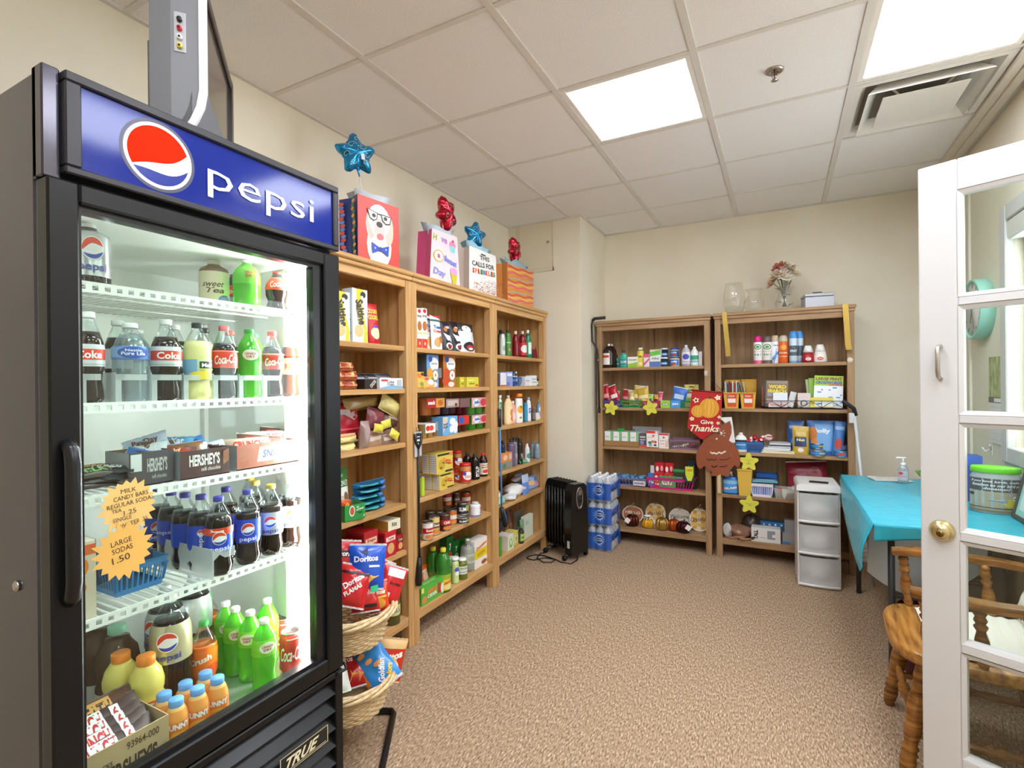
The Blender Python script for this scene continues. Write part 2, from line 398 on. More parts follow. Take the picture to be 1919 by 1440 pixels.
# sprinkler head
sp = thing('sprinkler_head', 'chrome fire sprinkler head set into the ceiling', 'sprinkler', (-.012, 2.53, ZC))
CH = P('#b9b4aa', .22, .95)
obj('escutcheon', MB().lathe([(.038, 0), (.036, -.006), (.024, -.010), (.018, -.004), (1e-5, -.004)], CH, 20), sp)
obj('frame', MB().tube([(-.010, 0, -.006), (-.013, 0, -.02), (-.006, 0, -.036), (0, 0, -.042)], .0025, CH, 6).tube([(.010, 0, -.006), (.013, 0, -.02), (.006, 0, -.036), (0, 0, -.042)], .0025, CH, 6).tube([(0, 0, -.004), (0, 0, -.036)], .003, P('#7d3a2c', .3), 6), sp)
obj('deflector', MB().lathe([(1e-5, -.042), (.014, -.043), (.015, -.045), (1e-5, -.046)], CH, 16), sp)
# ------------------------------------------------------------------ glazed door standing open
DH, DW, DT = 2.03, .66, .036
dr = bpy.data.objects.new('door_1', None); COL.objects.link(dr); dr.location = (.398, 2.08, .01); dr.rotation_euler = (0, 0, math.atan2(-.441, .898)); dr['kind'] = 'structure'; dr['label'] = 'white glazed door with small panes standing open'
def dbox(name, x0, x1, z0, z1, mat=WHITE, y0=0, y1=DT, b=.003): return obj(name, MB().box(x0, x1, y0, y1, z0, z1, mat, b), dr)
dbox('stile', 0, .098, 0, DH); dbox('stile', DW-.10, DW, 0, DH)
mz = [1.59, 1.226, .862, .517]
dbox('rail', .098, DW-.10, DH-.098, DH); dbox('rail', .098, DW-.10, 0, .175)
rows = [DH-.098]+mz+[.175]
for z in mz: dbox('muntin', .098, DW-.10, z-.0135, z+.0135)
xm = DW/2
for k in range(5): dbox('muntin', xm-.0135, xm+.0135, rows[k+1]+(.0135 if k < 4 else 0), rows[k]-(.0135 if k else 0))
GL = CLEAR('#f6fbf8', .07)
for k in range(5):
    z1, z0 = rows[k]-(.0135 if k else 0), rows[k+1]+(.0135 if k < 4 else 0)
    for (xa, xb) in ((.098, xm-.0135), (xm+.0135, DW-.10)):
        obj('pane', MB().box(xa, xb, DT/2-.002, DT/2+.002, z0, z1, GL), dr)
        bd = MB(); q = .012                         # glazing bead, mitred slope
        for sgn, yy in ((0, .006), (1, DT-.006)):
            vs = []; 
            for h, y in ((0, -.0 if sgn == 0 else DT), (q, yy)):
                vs += [(xa+h, y, z0+h), (xb-h, y, z0+h), (xb-h, y, z1-h), (xa+h, y, z1-h)]
            for h in (q,): vs += [(xa+h, DT/2, z0+h), (xb-h, DT/2, z0+h), (xb-h, DT/2, z1-h), (xa+h, DT/2, z1-h)]
            fs = []
            for r in range(2):
                for e in range(4): fs.append((r*4+e, r*4+(e+1) % 4, (r+1)*4+(e+1) % 4, (r+1)*4+e))
            bd.add(vs, fs, WHITE)
        obj('glazing_bead', bd, dr)
BR = P('#dccb98', .22, .9)
lk = obj('deadbolt', MB().lathe([(.034, 0), (.034, .004), (.029, .012), (.024, .016), (.023, .022), (1e-5, .023)], BR, 28, T(.055, 0, .872, 90)), dr)
lk['label'] = 'polished brass deadbolt'
obj('keyway', MB().lathe([(.010, 0), (.010, .004), (1e-5, .004)], P('#7a6636', .3, .9), 16, T(.055, -.022, .866, 90)).box(.0538, .0562, -.0268, -.0255, .858, .874, P('#1c170c', .5)), lk)
hd = obj('pull_handle', MB().tube([(.054, 0, 1.455), (.054, -.022, 1.452), (.054, -.028, 1.438), (.054, -.028, 1.378), (.054, -.022, 1.358), (.054, 0, 1.352)], .0065, P('#c4c0ba', .3, .9), 8), dr)
hd['label'] = 'brushed steel pull handle'
# ================================================================== bookcases
LZ = [1.558, 1.340, 1.062, .749, .508, .165]
BZ = [1.486, 1.148, .815, .485, .147]
def bookcase(name, label, group, loc, rz, w, d, h, zs, mats, crown=.02, over=(.012, .012)):
    """front at local y=0, depth to +y, x from 0 to w"""
    t = thing(name, label, 'bookcase', loc, rz, group)
    ax, ay, az = mats['x'], mats['y'], mats['z']
    pw = .043
    for x0, x1 in ((0, pw), (w-pw, w)):
        obj('front_post', MB().box(x0, x1, 0, .05, 0, h-.045, az, .002), t)
        obj('rear_post', MB().box(x0, x1, d-.045, d, 0, h-.045, az, .002), t)
    for x0, x1 in ((.006, .024), (w-.024, w-.006)):
        obj('side_panel', MB().box(x0, x1, .05, d-.045, zs[-1]-.04, h-.045, az), t)
    obj('top_board', MB().box(-over[0], w+over[1], -crown, d, h-.024, h, ax, .006), t)
    obj('crown_rail', MB().box(pw-.002, w-pw+.002, .004, .03, h-.085, h-.026, ax, .003).box(-over[0]*.5, w+over[1]*.5, -crown*.5, d-.021, h-.045, h-.024, ax, .004), t)
    n = 4; bw = (w-.05)/n
    for k in range(n):
        obj('back_plank', MB().box(.025+k*bw, .025+(k+1)*bw, d-.020, d-.008, zs[-1]-.03, h-.023, az, .002), t)
    obj('back_stile', MB().box(w/2-.028, w/2+.028, d-.034, d-.020, zs[-1], h-.024, az, .002), t)
    for i, z in enumerate(zs[:-1]):
        obj('shelf', MB().box(.025, w-.025, .012, d-.035, z-.025, z, ax, .002), t)
    z = zs[-1]
    obj('bottom_shelf', MB().box(.025, w-.025, .004, d-.035, z-.022, z, ax, .002).box(pw, w-pw, .004, .03, z-.047, z-.022, ax, .002), t)
    return t
LX = -1.70
g = 'pine bookcases standing in a row along the left wall'
bookcase('bookcase', 'honey pine bookcase partly hidden behind the drinks cooler', g, (LX, 1.252, 0), 90, .862, .375, 1.945, LZ, PINE, .02, (.012, 0))
bookcase('bookcase', 'middle honey pine bookcase with soup cans and lemon juice', g, (LX, 2.116, 0), 90, .862, .375, 1.945, LZ, PINE, .02, (0, 0))
bookcase('bookcase', 'honey pine bookcase with toiletries next to the radiator', g, (LX, 2.980, 0), 90, .862, .375, 1.945, LZ, PINE, .02, (0, .012))
BY = 4.24
g = 'brown bookcases against the back wall'
bookcase('bookcase', 'brown wooden bookcase with candy baskets beside the water packs', g, (-1.40, BY, 0), 0, .915, .335, 1.885, BZ, OAKY)
bookcase('bookcase', 'brown wooden bookcase with vases on top', g, (-.450, BY, 0), 0, .905, .335, 1.885, [z+.004 for z in BZ], OAKY)
# ================================================================== builders for goods
def printed(parent, spec, S, curved=False, name='print'):
    b = MB(); draw(b, spec, S, curved); return obj(name, b, parent)
def carton(name, label, cat, w, d, h, col, prints=None, loc=(0, 0, 0), rz=0., group=None, rot=None, b=.0015, rough=.42):
    """closed box, origin at the middle of its base, front towards local -y"""
    o = obj(name, MB().box(-w/2, w/2, -d/2, d/2, 0, h, pm(col) if not isinstance(col, str) else P(col, rough), b), None, loc, rz, rot)
    tag(o, label, cat, group)
    if prints and any(prints.values()):
        for face, sp in prints.items():
            if sp: mb = MB(); draw(mb, sp, S_box(face, w, d, h)); obj('print', mb, o)
    return o
PROF = {
 'soda': [(.55, 0), (.86, .008), (1, .05), (1, .13), (.90, .20), (.88, .26), (.97, .34), (1, .38), (1, .62), (.98, .68), (.84, .77), (.60, .85), (.42, .90), (.36, .93), (.36, .955)],
 'coke': [(.60, 0), (.88, .01), (.96, .06), (.93, .14), (.82, .24), (.86, .31), (1, .40), (1.02, .50), (1, .60), (.92, .68), (.72, .78), (.50, .87), (.38, .92), (.36, .955)],
 'big': [(.55, 0), (.88, .008), (1, .045), (1, .30), (1.0, .66), (.96, .72), (.78, .81), (.5, .89), (.32, .93), (.30, .96)],
 'water': [(.75, 0), (.98, .015), (1, .05), (.95, .08), (1, .11), (.95, .14), (1, .17), (.95, .20), (1, .23), (.95, .27), (.97, .34), (1, .40), (1, .60), (.98, .66), (.80, .78), (.50, .88), (.42, .92), (.40, .955)],
 'jug': [(.8, 0), (.98, .01), (1, .05), (1, .34), (.90, .38), (1.0, .44), (1.0, .62), (.92, .72), (.66, .80), (.56, .84), (.56, .87)],
 'juice': [(.8, 0), (.98, .01), (1, .05), (1, .46), (.90, .50), (.98, .56), (1, .66), (.86, .78), (.60, .86), (.52, .89)],
 'sunny': [(.82, 0), (1, .02), (1, .56), (.97, .66), (.80, .80), (.62, .87), (.60, .89)],
 'straight': [(.85, 0), (1, .02), (1, .76), (.92, .82), (.5, .88), (.40, .91), (.40, .93)],
 'flask': [(.9, 0), (1, .02), (1, .62), (.9, .74), (.6, .84), (.42, .88), (.40, .92)],
}
_bm = {}
_disc = []
def settle(loc, r):
    """slide a round thing back along the line of sight until it clears the ones already standing there"""
    p = Vector(loc); u = Vector((p.x, p.y, 0)).normalized()
    for _ in range(60):
        if any(abs(q[2]-p.z) < .10 and math.hypot(q[0]-p.x, q[1]-p.y) < q[3]+r for q in _disc): p += u*.004
        else: break
    _disc.append((p.x, p.y, p.z, r)); return tuple(p)
def cutprof(pr, r, h, z0, z1):
    out = []
    def at(z):
        for (a, za), (b_, zb) in zip(pr, pr[1:]):
            if za <= z <= zb: return a+(b_-a)*((z-za)/(zb-za) if zb > za else 0)
        return pr[-1][0]
    out.append((at(z0), z0)); out += [q for q in pr if z0 < q[1] < z1]; out.append((at(z1), z1))
    return [(a*r, z*h) for a, z in out]
def bottle(name, label, cat, loc, h, r, kind='soda', liquid=None, fill=.80, clear=None, cap='#e8e8e8', capr=.016, caph=None, lab=(.36, .62), labcol=None, prints=None, rz=60., group=None, sx=1., sy=1., arc=170., key=None, lobes=0, rot=None, pcol=None):
    loc = settle(loc, r*(sx+sy)/2*.97)
    t = thing(name, label, cat, loc, rz, group, rot)
    key = key or (name, kind, h, r, str(cap), str(labcol), str(liquid), fill, sx, sy, str(prints))
    if key not in _bm:
        pr = PROF[kind]; ms = []
        liquid_m = pm(liquid) if isinstance(liquid, str) else liquid
        clear_m = clear or CLEAR('#f2f6f6', .14)
        b = MB(); b.lathe(cutprof(pr, r, h, 0, fill), liquid_m, 20, None, True, lobes, .10, 0, h*.07, sx, sy); ms.append(('body', b))
        if fill < pr[-1][1]-.01:
            b = MB(); b.lathe(cutprof(pr, r, h, fill, pr[-1][1]), clear_m, 20, sx=sx, sy=sy); ms.append(('neck', b))
        ch = caph or .018; zt = h*pr[-1][1]
        b = MB(); b.lathe([(capr*.98, max(zt-ch*.25, h-ch)), (capr, max(zt-ch*.2, h-ch)+.001), (capr, h-.002), (capr*.9, h), (1e-5, h)], pm(cap), 18); ms.append(('cap', b))
        if labcol:
            lp = [(a+.0008, z) for a, z in cutprof(pr, r, h, lab[0], lab[1])]
            b = MB(); n = 24
            vs = []; fs = []
            for a, z in lp:
                for i in range(n): vs.append((a*math.sin(2*math.pi*i/n)*sx, -a*math.cos(2*math.pi*i/n)*sy, z))
            for j in range(len(lp)-1):
                for i in range(n): fs.append((j*n+i, j*n+(i+1) % n, (j+1)*n+(i+1) % n, (j+1)*n+i))
            b.add(vs, fs, pm(labcol), True); ms.append(('label', b))
        if prints:
            rr = max(a for a, z in cutprof(pr, r, h, lab[0], lab[1]))+.0012
            S0 = S_cyl(rr, lab[0]*h, (lab[1]-lab[0])*h, arc)
            S = _S(lambda u, v, o: (lambda q: (q[0]*sx, q[1]*sy, q[2]))(S0(u, v, o)), S0.asp)
            b = MB(); draw(b, prints, S, True); ms.append(('print', b))
        _bm[key] = [(n_, b_.mesh(n_)) for n_, b_ in ms]
    for n_, me in _bm[key]: obj(n_, me, t)
    return t
def tin(name, label, cat, loc, h, r, col, prints=None, rz=60., group=None, lid='#b9b9b7', arc=170., lidkind='can', top=None, rot=None):
    loc = settle(loc, r*.98)
    t = thing(name, label, cat, loc, rz, group, rot); key = ('tin', h, r, str(col), str(prints), lid, lidkind)
    if key not in _bm:
        ms = []; M_ = P(lid, .25, .9) if lidkind in ('can', 'soda') else P(lid, .4)
        if lidkind == 'can':
            ms.append(('rim', MB().lathe([(r*.97, 0), (r*1.03, .0015), (r*1.03, .004), (r, .005)], M_, 20).lathe([(r, h-.006), (r*1.03, h-.005), (r*1.03, h-.001), (r*.96, h), (r*.93, h-.004), (1e-5, h-.004)], M_, 20)))
            ms.append(('label', MB().lathe([(r*.995, .004), (r, .005), (r, h-.006), (r*.995, h-.005)], pm(col), 20)))
        elif lidkind == 'soda':
            ms.append(('body', MB().lathe([(r*.75, 0), (r*.8, .002), (r, .012), (r, h-.016), (r*.84, h-.004)], pm(col), 20)))
            ms.append(('lid', MB().lathe([(r*.84, h-.004), (r*.86, h-.001), (r*.82, h), (r*.78, h-.005), (1e-5, h-.005)], M_, 20)))
        else:
            lh = .016 if lidkind == 'jar' else .012
            ms.append(('body', MB().lathe([(r*.9, 0), (r, .004), (r, h*.80), (r*.9, h-lh-.004), (r*.86, h-lh)], pm(col), 20)))
            ms.append(('lid', MB().lathe([(r*.93, h-lh), (r*.95, h-lh+.001), (r*.95, h-.002), (r*.9, h), (1e-5, h)], M_, 20)))
        if prints:
            b = MB(); draw(b, prints, S_cyl(r+.0006, .004 if lidkind == 'can' else 0, (h-.01) if lidkind == 'can' else h*(.8 if lidkind != 'soda' else 1), arc), True); ms.append(('print', b))
        _bm[key] = [(n_, b_.mesh(n_)) for n_, b_ in ms]
    for n_, me in _bm[key]: obj(n_, me, t)
    return t
def pouch(name, label, cat, w, h, t, col, prints=None, loc=(0, 0, 0), rot=(0, 0, 0), group=None, seed=0, back=None, crump=.12, rough=.28, stand=False, seal='#d8d8d8', metal=0.):
    """pillow bag, origin at the middle of its lower edge, standing in the xz plane, front -y"""
    q = random.Random(seed*13+int(w*1e4)); ph = [q.uniform(0, 6.28) for _ in range(6)]
    def th(u, v):
        a = max(0, 1-abs(2*u-1)**2.6)**.7; c = max(0, 1-abs(2*v-1)**3)**.8
        if stand: c = max(0, 1-v**2.2)**.7*min(1, .75+v*3)
        n = 1+crump*(math.sin(9*u+ph[0])*math.sin(7*v+ph[1])+.6*math.sin(17*u+ph[2])*math.sin(15*v+ph[3]))
        return t/2*a*c*n
    def xs(u, v): return (-w/2+u*w)*(1-.05*math.sin(math.pi*v))
    mf = P(col, rough, metal) if isinstance(col, str) else col
    b = MB(); N = 12
    def fr(u, v): return (xs(u, v), -th(u, v), v*h)
    def bk(u, v): return (xs(1-u, v), th(1-u, v)*.9, v*h)
    b.grid(fr, N, N, mf, True).grid(bk, N, N, pm(back) if back else mf, True)
    if not stand:
        for v0, s_ in ((0, -1), (1, 1)):
            vs = []; n = 14
            for i in range(n+1):
                u = i/n; vs.append((xs(u, v0), 0, v0*h)); vs.append((xs(u, v0), .0012*math.sin(i*2.4), v0*h+s_*h*(.045+.008*(i % 2))))
            b.add(vs, [(2*i, 2*i+2, 2*i+3, 2*i+1) for i in range(n)], pm(seal))
    else: b.box(-w*.42, w*.42, -t*.30, t*.30, 0, .002, mf)
    o = obj(name, b, None, loc, 0, rot); tag(o, label, cat, group)
    if prints:
        S = _S(lambda u, v, of: (xs(u, v), -th(u, v)-of-.0006, v*h), w/h)
        mb = MB(); draw(mb, prints, S, True, .0004, .0006); obj('print', mb, o)
    return o
def basket(name, label, cat, w, d, h, col, loc, rz=0., group=None, taper=.86, slots=10, rough=.4, mat=None):
    """open plastic basket with slotted sides"""
    t = thing(name, label, cat, loc, rz, group); m_ = mat or P(col, rough); k = ('bsk', w, d, h, col, taper, slots)
    if k not in _bm:
        tw_ = .003
        def corner(f, sx, sy): return (sx*w/2*f, sy*d/2*f)
        b = MB(); b.box(-w/2*taper, w/2*taper, -d/2*taper, d/2*taper, 0, .003, m_)
        r = MB()
        def band(za, zb, fa, fb, mb):
            vs = []
            for f, z in ((fa, za), (fb, zb)):
                for gth in (1, 1-.006/min(w, d)):
                    vs += [(-w/2*f*gth, -d/2*f*gth, z), (w/2*f*gth, -d/2*f*gth, z), (w/2*f*gth, d/2*f*gth, z), (-w/2*f*gth, d/2*f*gth, z)]
            fs = []
            for e in range(4):
                n = (e+1) % 4
                fs += [(e, n, 8+n, 8+e), (4+n, 4+e, 12+e, 12+n), (8+e, 8+n, 12+n, 12+e), (n, e, 4+e, 4+n)]
            mb.add(vs, fs, m_)
        ff = lambda z: taper+(1-taper)*z/h
        band(0, h*.18, ff(0), ff(h*.18), b); band(h*.78, h, ff(h*.78), ff(h), b); band(h-.004, h, ff(h), ff(h)*1.03, r)
        for side in range(4):
            L = w if side % 2 == 0 else d; n = max(3, int(slots*L/w))
            for i in range(n+1):
                u = -1+2*i/n; hw_ = .0022 if 0 < i < n else .005
                def pt(z, du):
                    f = ff(z); a = (u*L/2+du)*f
                    if side == 0: return (a, -d/2*f, z)
                    if side == 2: return (a, d/2*f, z)
                    if side == 1: return (w/2*f, a, z)
                    return (-w/2*f, a, z)
                z0, z1 = h*.16, h*.80
                b.add([pt(z0, -hw_), pt(z0, hw_), pt(z1, hw_), pt(z1, -hw_)], [(0, 1, 2, 3)], m_)
        _bm[k] = [('tray', b.mesh('tray')), ('rim', r.mesh('rim'))]
    for n_, me in _bm[k]: obj(n_, me, t)
    return t
def spray(name, label, cat, loc, h, r, col, capcol, prints, rz=0., group=None, caph=.22):
    t = thing(name, label, cat, loc, rz, group)
    zc = h*(1-caph)
    obj('can', MB().lathe([(r*.92, 0), (r, .003), (r, zc-.006), (r*.93, zc)], pm(col), 20), t)
    obj('cap', MB().lathe([(r*.95, zc-.001), (r*.97, zc+.002), (r*.95, h-caph*h*.45), (r*.72, h-.004), (r*.55, h), (1e-5, h)], pm(capcol), 18), t)
    if prints: printed(t, prints, S_cyl(r+.0005, 0, zc-.006, 170), True)
    return t
# placement: left bookcases (front faces +x) and back bookcases (front faces -y)
def LI(pl, pr_, X, z, pt=None):
    """-> y centre, width, height for a front at x=X between pixel columns pl, pr_, top row pt, standing at height z"""
    y0, y1 = ypx(pl, X, z), ypx(pr_, X, z); ym = (y0+y1)/2
    return ym, y1-y0, (zpx(pt, X, ym)-z if pt is not None else None)
def BI(pl, pr_, Y, z, pt=None):
    x0, x1 = xpx(pl, Y, z), xpx(pr_, Y, z); xm_ = (x0+x1)/2
    return xm_, x1-x0, (zpx(pt, xm_, Y)-z if pt is not None else None)
def Lbox(name, label, cat, z, pl, pr_, pt, col, prints=None, X=-1.735, d=.05, group=None, rz=90.):
    y, w, h = LI(pl, pr_, X, z, pt)
    return carton(name, label, cat, w, d, h, col, prints, (X-d/2, y, z), rz, group)
def Bbox(name, label, cat, z, pl, pr_, pt, col, prints=None, Y=4.275, d=.05, group=None, rz=0.):
    x, w, h = BI(pl, pr_, Y, z, pt)
    return carton(name, label, cat, w, d, h, col, prints, (x, Y+d/2, z), rz, group)
# ================================================================== the glass-door drinks cooler
FX, FY = -1.245, .455          # front plane and near side
fg = thing('drinks_cooler', 'tall black glass-door drinks cooler with lit blue logo header', 'cooler', (FX, FY, 0), 90)
FW, FD, FH = .737, .70, 1.985
GREY = P('#45424a', .16, .5, bump=.03, bscale=30); BLK = P('#111112', .35, spec=.3); BLK2 = P('#18181a', .3, spec=.35); LINER = P('#eef1ee', .35); CHAR = P('#2c2b2e', .35, .3)
ZF = .475                      # floor of the cold compartment
c = MB()
c.box(0, .035, .055, FD, .10, FH, GREY, .004).box(FW-.035, FW, .055, FD, .10, FH, GREY, .004).box(.035, FW-.035, FD-.04, FD, .10, FH, GREY).box(.035, FW-.035, .055, FD, 1.765, FH, GREY).box(.035, FW-.035, .06, FD, .10, .44, BLK)
obj('cabinet', c, fg)
l = MB()
l.box(.035, .045, .07, FD-.04, .44, 1.765, LINER).box(FW-.045, FW-.035, .07, FD-.04, .44, 1.765, LINER).box(.045, FW-.045, FD-.05, FD-.04, .44, 1.765, LINER).box(.045, FW-.045, .07, FD-.05, 1.745, 1.765, LINER)
obj('liner', l, fg)
obj('cooler_floor', MB().box(.045, FW-.045, .062, FD-.05, .44, ZF, P('#c9cac8', .22, .7)), fg)
for x0, x1 in ((.0475, .058), (FW-.058, FW-.0475)):
    for y0 in (.17, FD-.075):
        b = MB().box(x0-.0025, x1-.006 if x0 < .1 else x1+.0025, y0, y0+.022, ZF+.02, 1.73, P('#f3f3f0', .4))
        xx = x1-.006 if x0 < .1 else x0-.0008
        for k in range(56): b.box(xx, xx+.0008, y0+.008, y0+.014, ZF+.04+k*.022, ZF+.048+k*.022, P('#2b2b2b', .6))
        obj('shelf_standard', b, fg)
tb = obj('light_tube', MB().tube([(FW-.072, .082, ZF+.03), (FW-.072, .082, 1.73)], .012, P('#ffffff', .4, emit=TUBE), 10), fg)
obj('tube_shield', MB().box(FW-.060, FW-.046, .066, .105, ZF+.01, 1.745, LINER, .002), fg)
SHZ = [1.593, 1.325, 1.119, .848]
WIRE = P('#f4f4f0', .35)
YS0, YS1 = .105, FD-.075
for z in SHZ:
    sh = obj('wire_shelf', MB().tube([(.062, YS0, z-.004), (FW-.062, YS0, z-.004), (FW-.062, YS1, z-.004), (.062, YS1, z-.004)], .0035, WIRE, 6, True), fg)
    b = MB(); b.box(.062, FW-.062, YS0-.003, YS0+.001, z-.022, z-.016, WIRE).box(.062, FW-.062, YS0-.003, YS0+.001, z-.004, z+.002, WIRE)
    n = 26
    for k in range(n+1):
        x = .062+(FW-.124)*k/n; b.box(x-.006, x+.006, YS0-.003, YS0+.001, z-.016, z-.004, WIRE)
    fo = obj('front_rail', b, sh)
    b = MB(); n = 30
    for k in range(1, n):
        x = .062+(FW-.124)*k/n; b.box(x-.0016, x+.0016, YS0, YS1, z-.0035, z, WIRE)
    for y in (.27, .44): b.box(.062, FW-.062, y-.002, y+.002, z-.008, z-.004, WIRE)
    wo = obj('wires', b, sh); wo['kind'] = 'stuff'
# door: frame, glass, grip
b = MB()
dz0, dz1 = .462, 1.772
b.box(0, .052, 0, .045, dz0, dz1, BLK, .004).box(FW-.062, FW, 0, .045, dz0, dz1, BLK, .004).box(.052, FW-.062, 0, .045, dz1-.040, dz1, BLK, .004).box(.052, FW-.062, 0, .045, dz0, dz0+.050, BLK, .004)
b.box(.052, .060, .014, .045, dz0+.05, dz1-.04, BLK2).box(FW-.094, FW-.062, .014, .045, dz0+.05, dz1-.04, BLK2).box(.06, FW-.094, .014, .045, dz1-.052, dz1-.04, BLK2).box(.06, FW-.094, .014, .045, dz0+.05, dz0+.060, BLK2)
dd = obj('door', b, fg)
obj('glass', MB().box(.06, FW-.094, .024, .028, dz0+.06, dz1-.052, CLEAR('#f3faf7', .05, .02)), dd)
for x0 in (.004, FW-.03): obj('gasket', MB().box(x0, x0+.026, .045, .055, dz0, dz1, P('#77766f', .7)), dd)
gz0, gz1 = .94, 1.25
g_ = MB().tube([(.028, 0, gz1), (.028, -.016, gz1-.012), (.028, -.022, gz1-.04), (.028, -.022, gz0+.04), (.028, -.016, gz0+.012), (.028, 0, gz0)], .014, BLK2, 8)
obj('grip', g_, dd)
# header
hz0, hz1 = 1.787, 1.992
h = MB(); hx0, hx1 = .030, FW
h.box(hx0, hx1, 0, .055, hz1-.020, hz1, CHAR, .003).box(hx0, hx1, 0, .055, hz0, hz0+.016, CHAR, .003).box(hx0, hx0+.028, 0, .055, hz0+.016, hz1-.020, CHAR, .003).box(hx1-.022, hx1, 0, .055, hz0+.016, hz1-.020, CHAR, .003)
h.box(0, hx0, .02, .06, hz0-.012, hz1+.004, GREY, .003).box(0, FW, .045, .06, hz0-.015, hz1, BLK)
hd_ = obj('header', h, fg)
px0, px1, pz0, pz1 = hx0+.028, hx1-.022, hz0+.016, hz1-.020
BLUE = P('#15277c', .1, emit=.05, spec=.3); WHT = P('#f4f6ff', .5, emit=.15, spec=.1); RED = P('#c42400', .6, emit=.04, spec=.05)
obj('sign_panel', MB().box(px0, px1, .008, .012, pz0, pz1, BLUE), hd_)
sg = MB(); SW, SHh = px1-px0, pz1-pz0
Ss = _S(lambda u, v, o: (px0+u*SW, .008-o, pz0+v*SHh), SW/SHh)
# round emblem: white ring, red top, white wave, blue bottom
cxm, czm, rm = ypx(298, FX-.008, 1.89)-FY-px0, .50*SHh, .43*SHh
def circ(r_, n=48, a0=0, a1=360): return [((cxm+r_*math.cos(R(a0+(a1-a0)*i/n)))/SW, (czm+r_*math.sin(R(a0+(a1-a0)*i/n)))/SHh) for i in range(n+(0 if a1-a0 == 360 else 1))]
def wave(A, B, c, n=16):
    out = []
    for i in range(n+1):
        t = i/n; s_ = math.sin(math.pi*t)*c[0]+math.sin(2*math.pi*t)*c[1]
        x = A[0]+(B[0]-A[0])*t; y = A[1]+(B[1]-A[1])*t; dx, dy = B[0]-A[0], B[1]-A[1]; L = math.hypot(dx, dy)
        out.append((x-dy/L*s_, y+dx/L*s_))
    return out
def pc(r_, a): return (cxm+r_*math.cos(R(a)), czm+r_*math.sin(R(a)))
def nrm(L_): return [(x/SW, y/SHh) for x, y in L_]
ri = rm*.90
rt = [pc(ri, a) for a in range(20, 213, 6)]; low = wave(pc(ri, 212), pc(ri, 20), (-.009, .004))
wt = wave(pc(ri, 212), pc(ri, 20), (-.009, .004)); wb = wave(pc(ri, -12), pc(ri, 215), (.013, .004)); arcw = [pc(ri, a) for a in range(18, -13, -6)]
draw(sg, [('p', circ(rm*1.10), P('#43445a', .3)), ('p', circ(rm), WHT), ('p', circ(ri), P('#172b86', .2, emit=.05)),
          ('p', nrm(rt+low), RED), ('p', nrm(wt+arcw+wb), WHT)], Ss)
ta, tb_ = (ypx(388, FX-.008, 1.87)-FY-px0)/SW, (ypx(587, FX-.008, 1.87)-FY-px0)/SW
draw(sg, [('t', 'pepsi', (ta+tb_)/2, .43, tb_-ta, .52, WHT, 0, -.004)], Ss, base=.003)
obj('emblem_and_lettering', sg, hd_)
# louvred grille and badge
gr = obj('grille', MB().box(0, .03, .004, .055, .075, .455, BLK, .003).box(FW-.03, FW, .004, .055, .075, .455, BLK, .003).box(.03, FW-.03, .004, .055, .435, .455, BLK, .003).box(.03, FW-.03, .004, .055, .075, .10, BLK, .003), fg)
for k in range(6):
    z = .112+k*.055
    obj('louvre', MB().add([(.03, .006, z), (FW-.03, .006, z), (FW-.03, .045, z+.042), (.03, .045, z+.042), (.03, .012, z-.003), (FW-.03, .012, z-.003), (FW-.03, .05, z+.038), (.03, .05, z+.038)], [(0, 1, 2, 3), (7, 6, 5, 4), (0, 4, 5, 1), (1, 5, 6, 2), (2, 6, 7, 3), (3, 7, 4, 0)], BLK2), gr)
bd = MB(); Sb = _S(lambda u, v, o: (.50+u*.17, .002-o, .262+v*.052), .17/.052)
draw(bd, [('r', 0, 0, 1, 1, '#1a1a1a'), ('r', 0, 0, 1, .04, '#cfc9a4'), ('r', 0, .96, 1, 1, '#cfc9a4'), ('r', 0, 0, .015, 1, '#cfc9a4'), ('r', .985, 0, 1, 1, '#cfc9a4'), ('t', 'TRUE', .45, .5, .7, .6, '#e6e0bf', 0, .03, .5), ('r', .1, .13, .95, .17, '#cfc9a4')], Sb)
obj('badge', bd, gr)
obj('side_lock', MB().lathe([(.011, 0), (.011, .005), (.006, .008), (1e-5, .008)], P('#b8b4ac', .25, .9), 14, T(0, .145, .955, 0, -90, 0)), fg)
obj('bottom_hinge', MB().tube([(FW-.03, -.003, .452), (FW+.004, -.006, .452), (FW+.010, .006, .462), (FW+.006, .02, .466)], .005, BLK2, 6), fg)
for x in (.06, FW-.06):
    for y in (.10, FD-.08): obj('caster', MB().lathe([(.038, -.014), (.04, -.010), (.04, .010), (.038, .014)], BLK, 16, T(x, y, .0405, 0, 90, 0)).box(x-.022, x+.022, y-.02, y+.02, .078, .10, CHAR), fg)
# ------------------------------------------------------------------ what stands in the cooler
COLA = P('#1d0f0a', .06); COLA2 = P('#2a1710', .06); GRN = CLEAR('#6fdc30', .12, .04, .42); LEMON = P('#e9e39a', .2); WATER = CLEAR('#dfeaee', .16, .05, .12); ORNG = P('#f2872a', .25)
SILV = P('#c3c6c8', .25, .6)
def FS(px, X, z): return ypx(px, X, z)
PEP = [('c', .5, .60, .17, .26, '#f4f4f6'), ('p', [(.5+.155*math.cos(R(a)), .60+.235*math.sin(R(a))) for a in range(15, 200, 15)], '#e2401c'), ('p', [(.5+.155*math.cos(R(a)), .60+.235*math.sin(R(a))) for a in range(-150, 0, 15)], '#2f49b0'), ('t', 'pepsi', .5, .17, .42, .22, '#e9ecff', 0, .02)]
DPEP = PEP[:3]+[('t', 'pepsi', .5, .17, .42, .22, '#2d3f8f', 0, .02)]
COK = [('t', 'Coca-Cola', .55, .5, .62, .5, '#f6efe9', 6, .02, .35), ('r', 0, .93, 1, .96, '#f0e3da')]
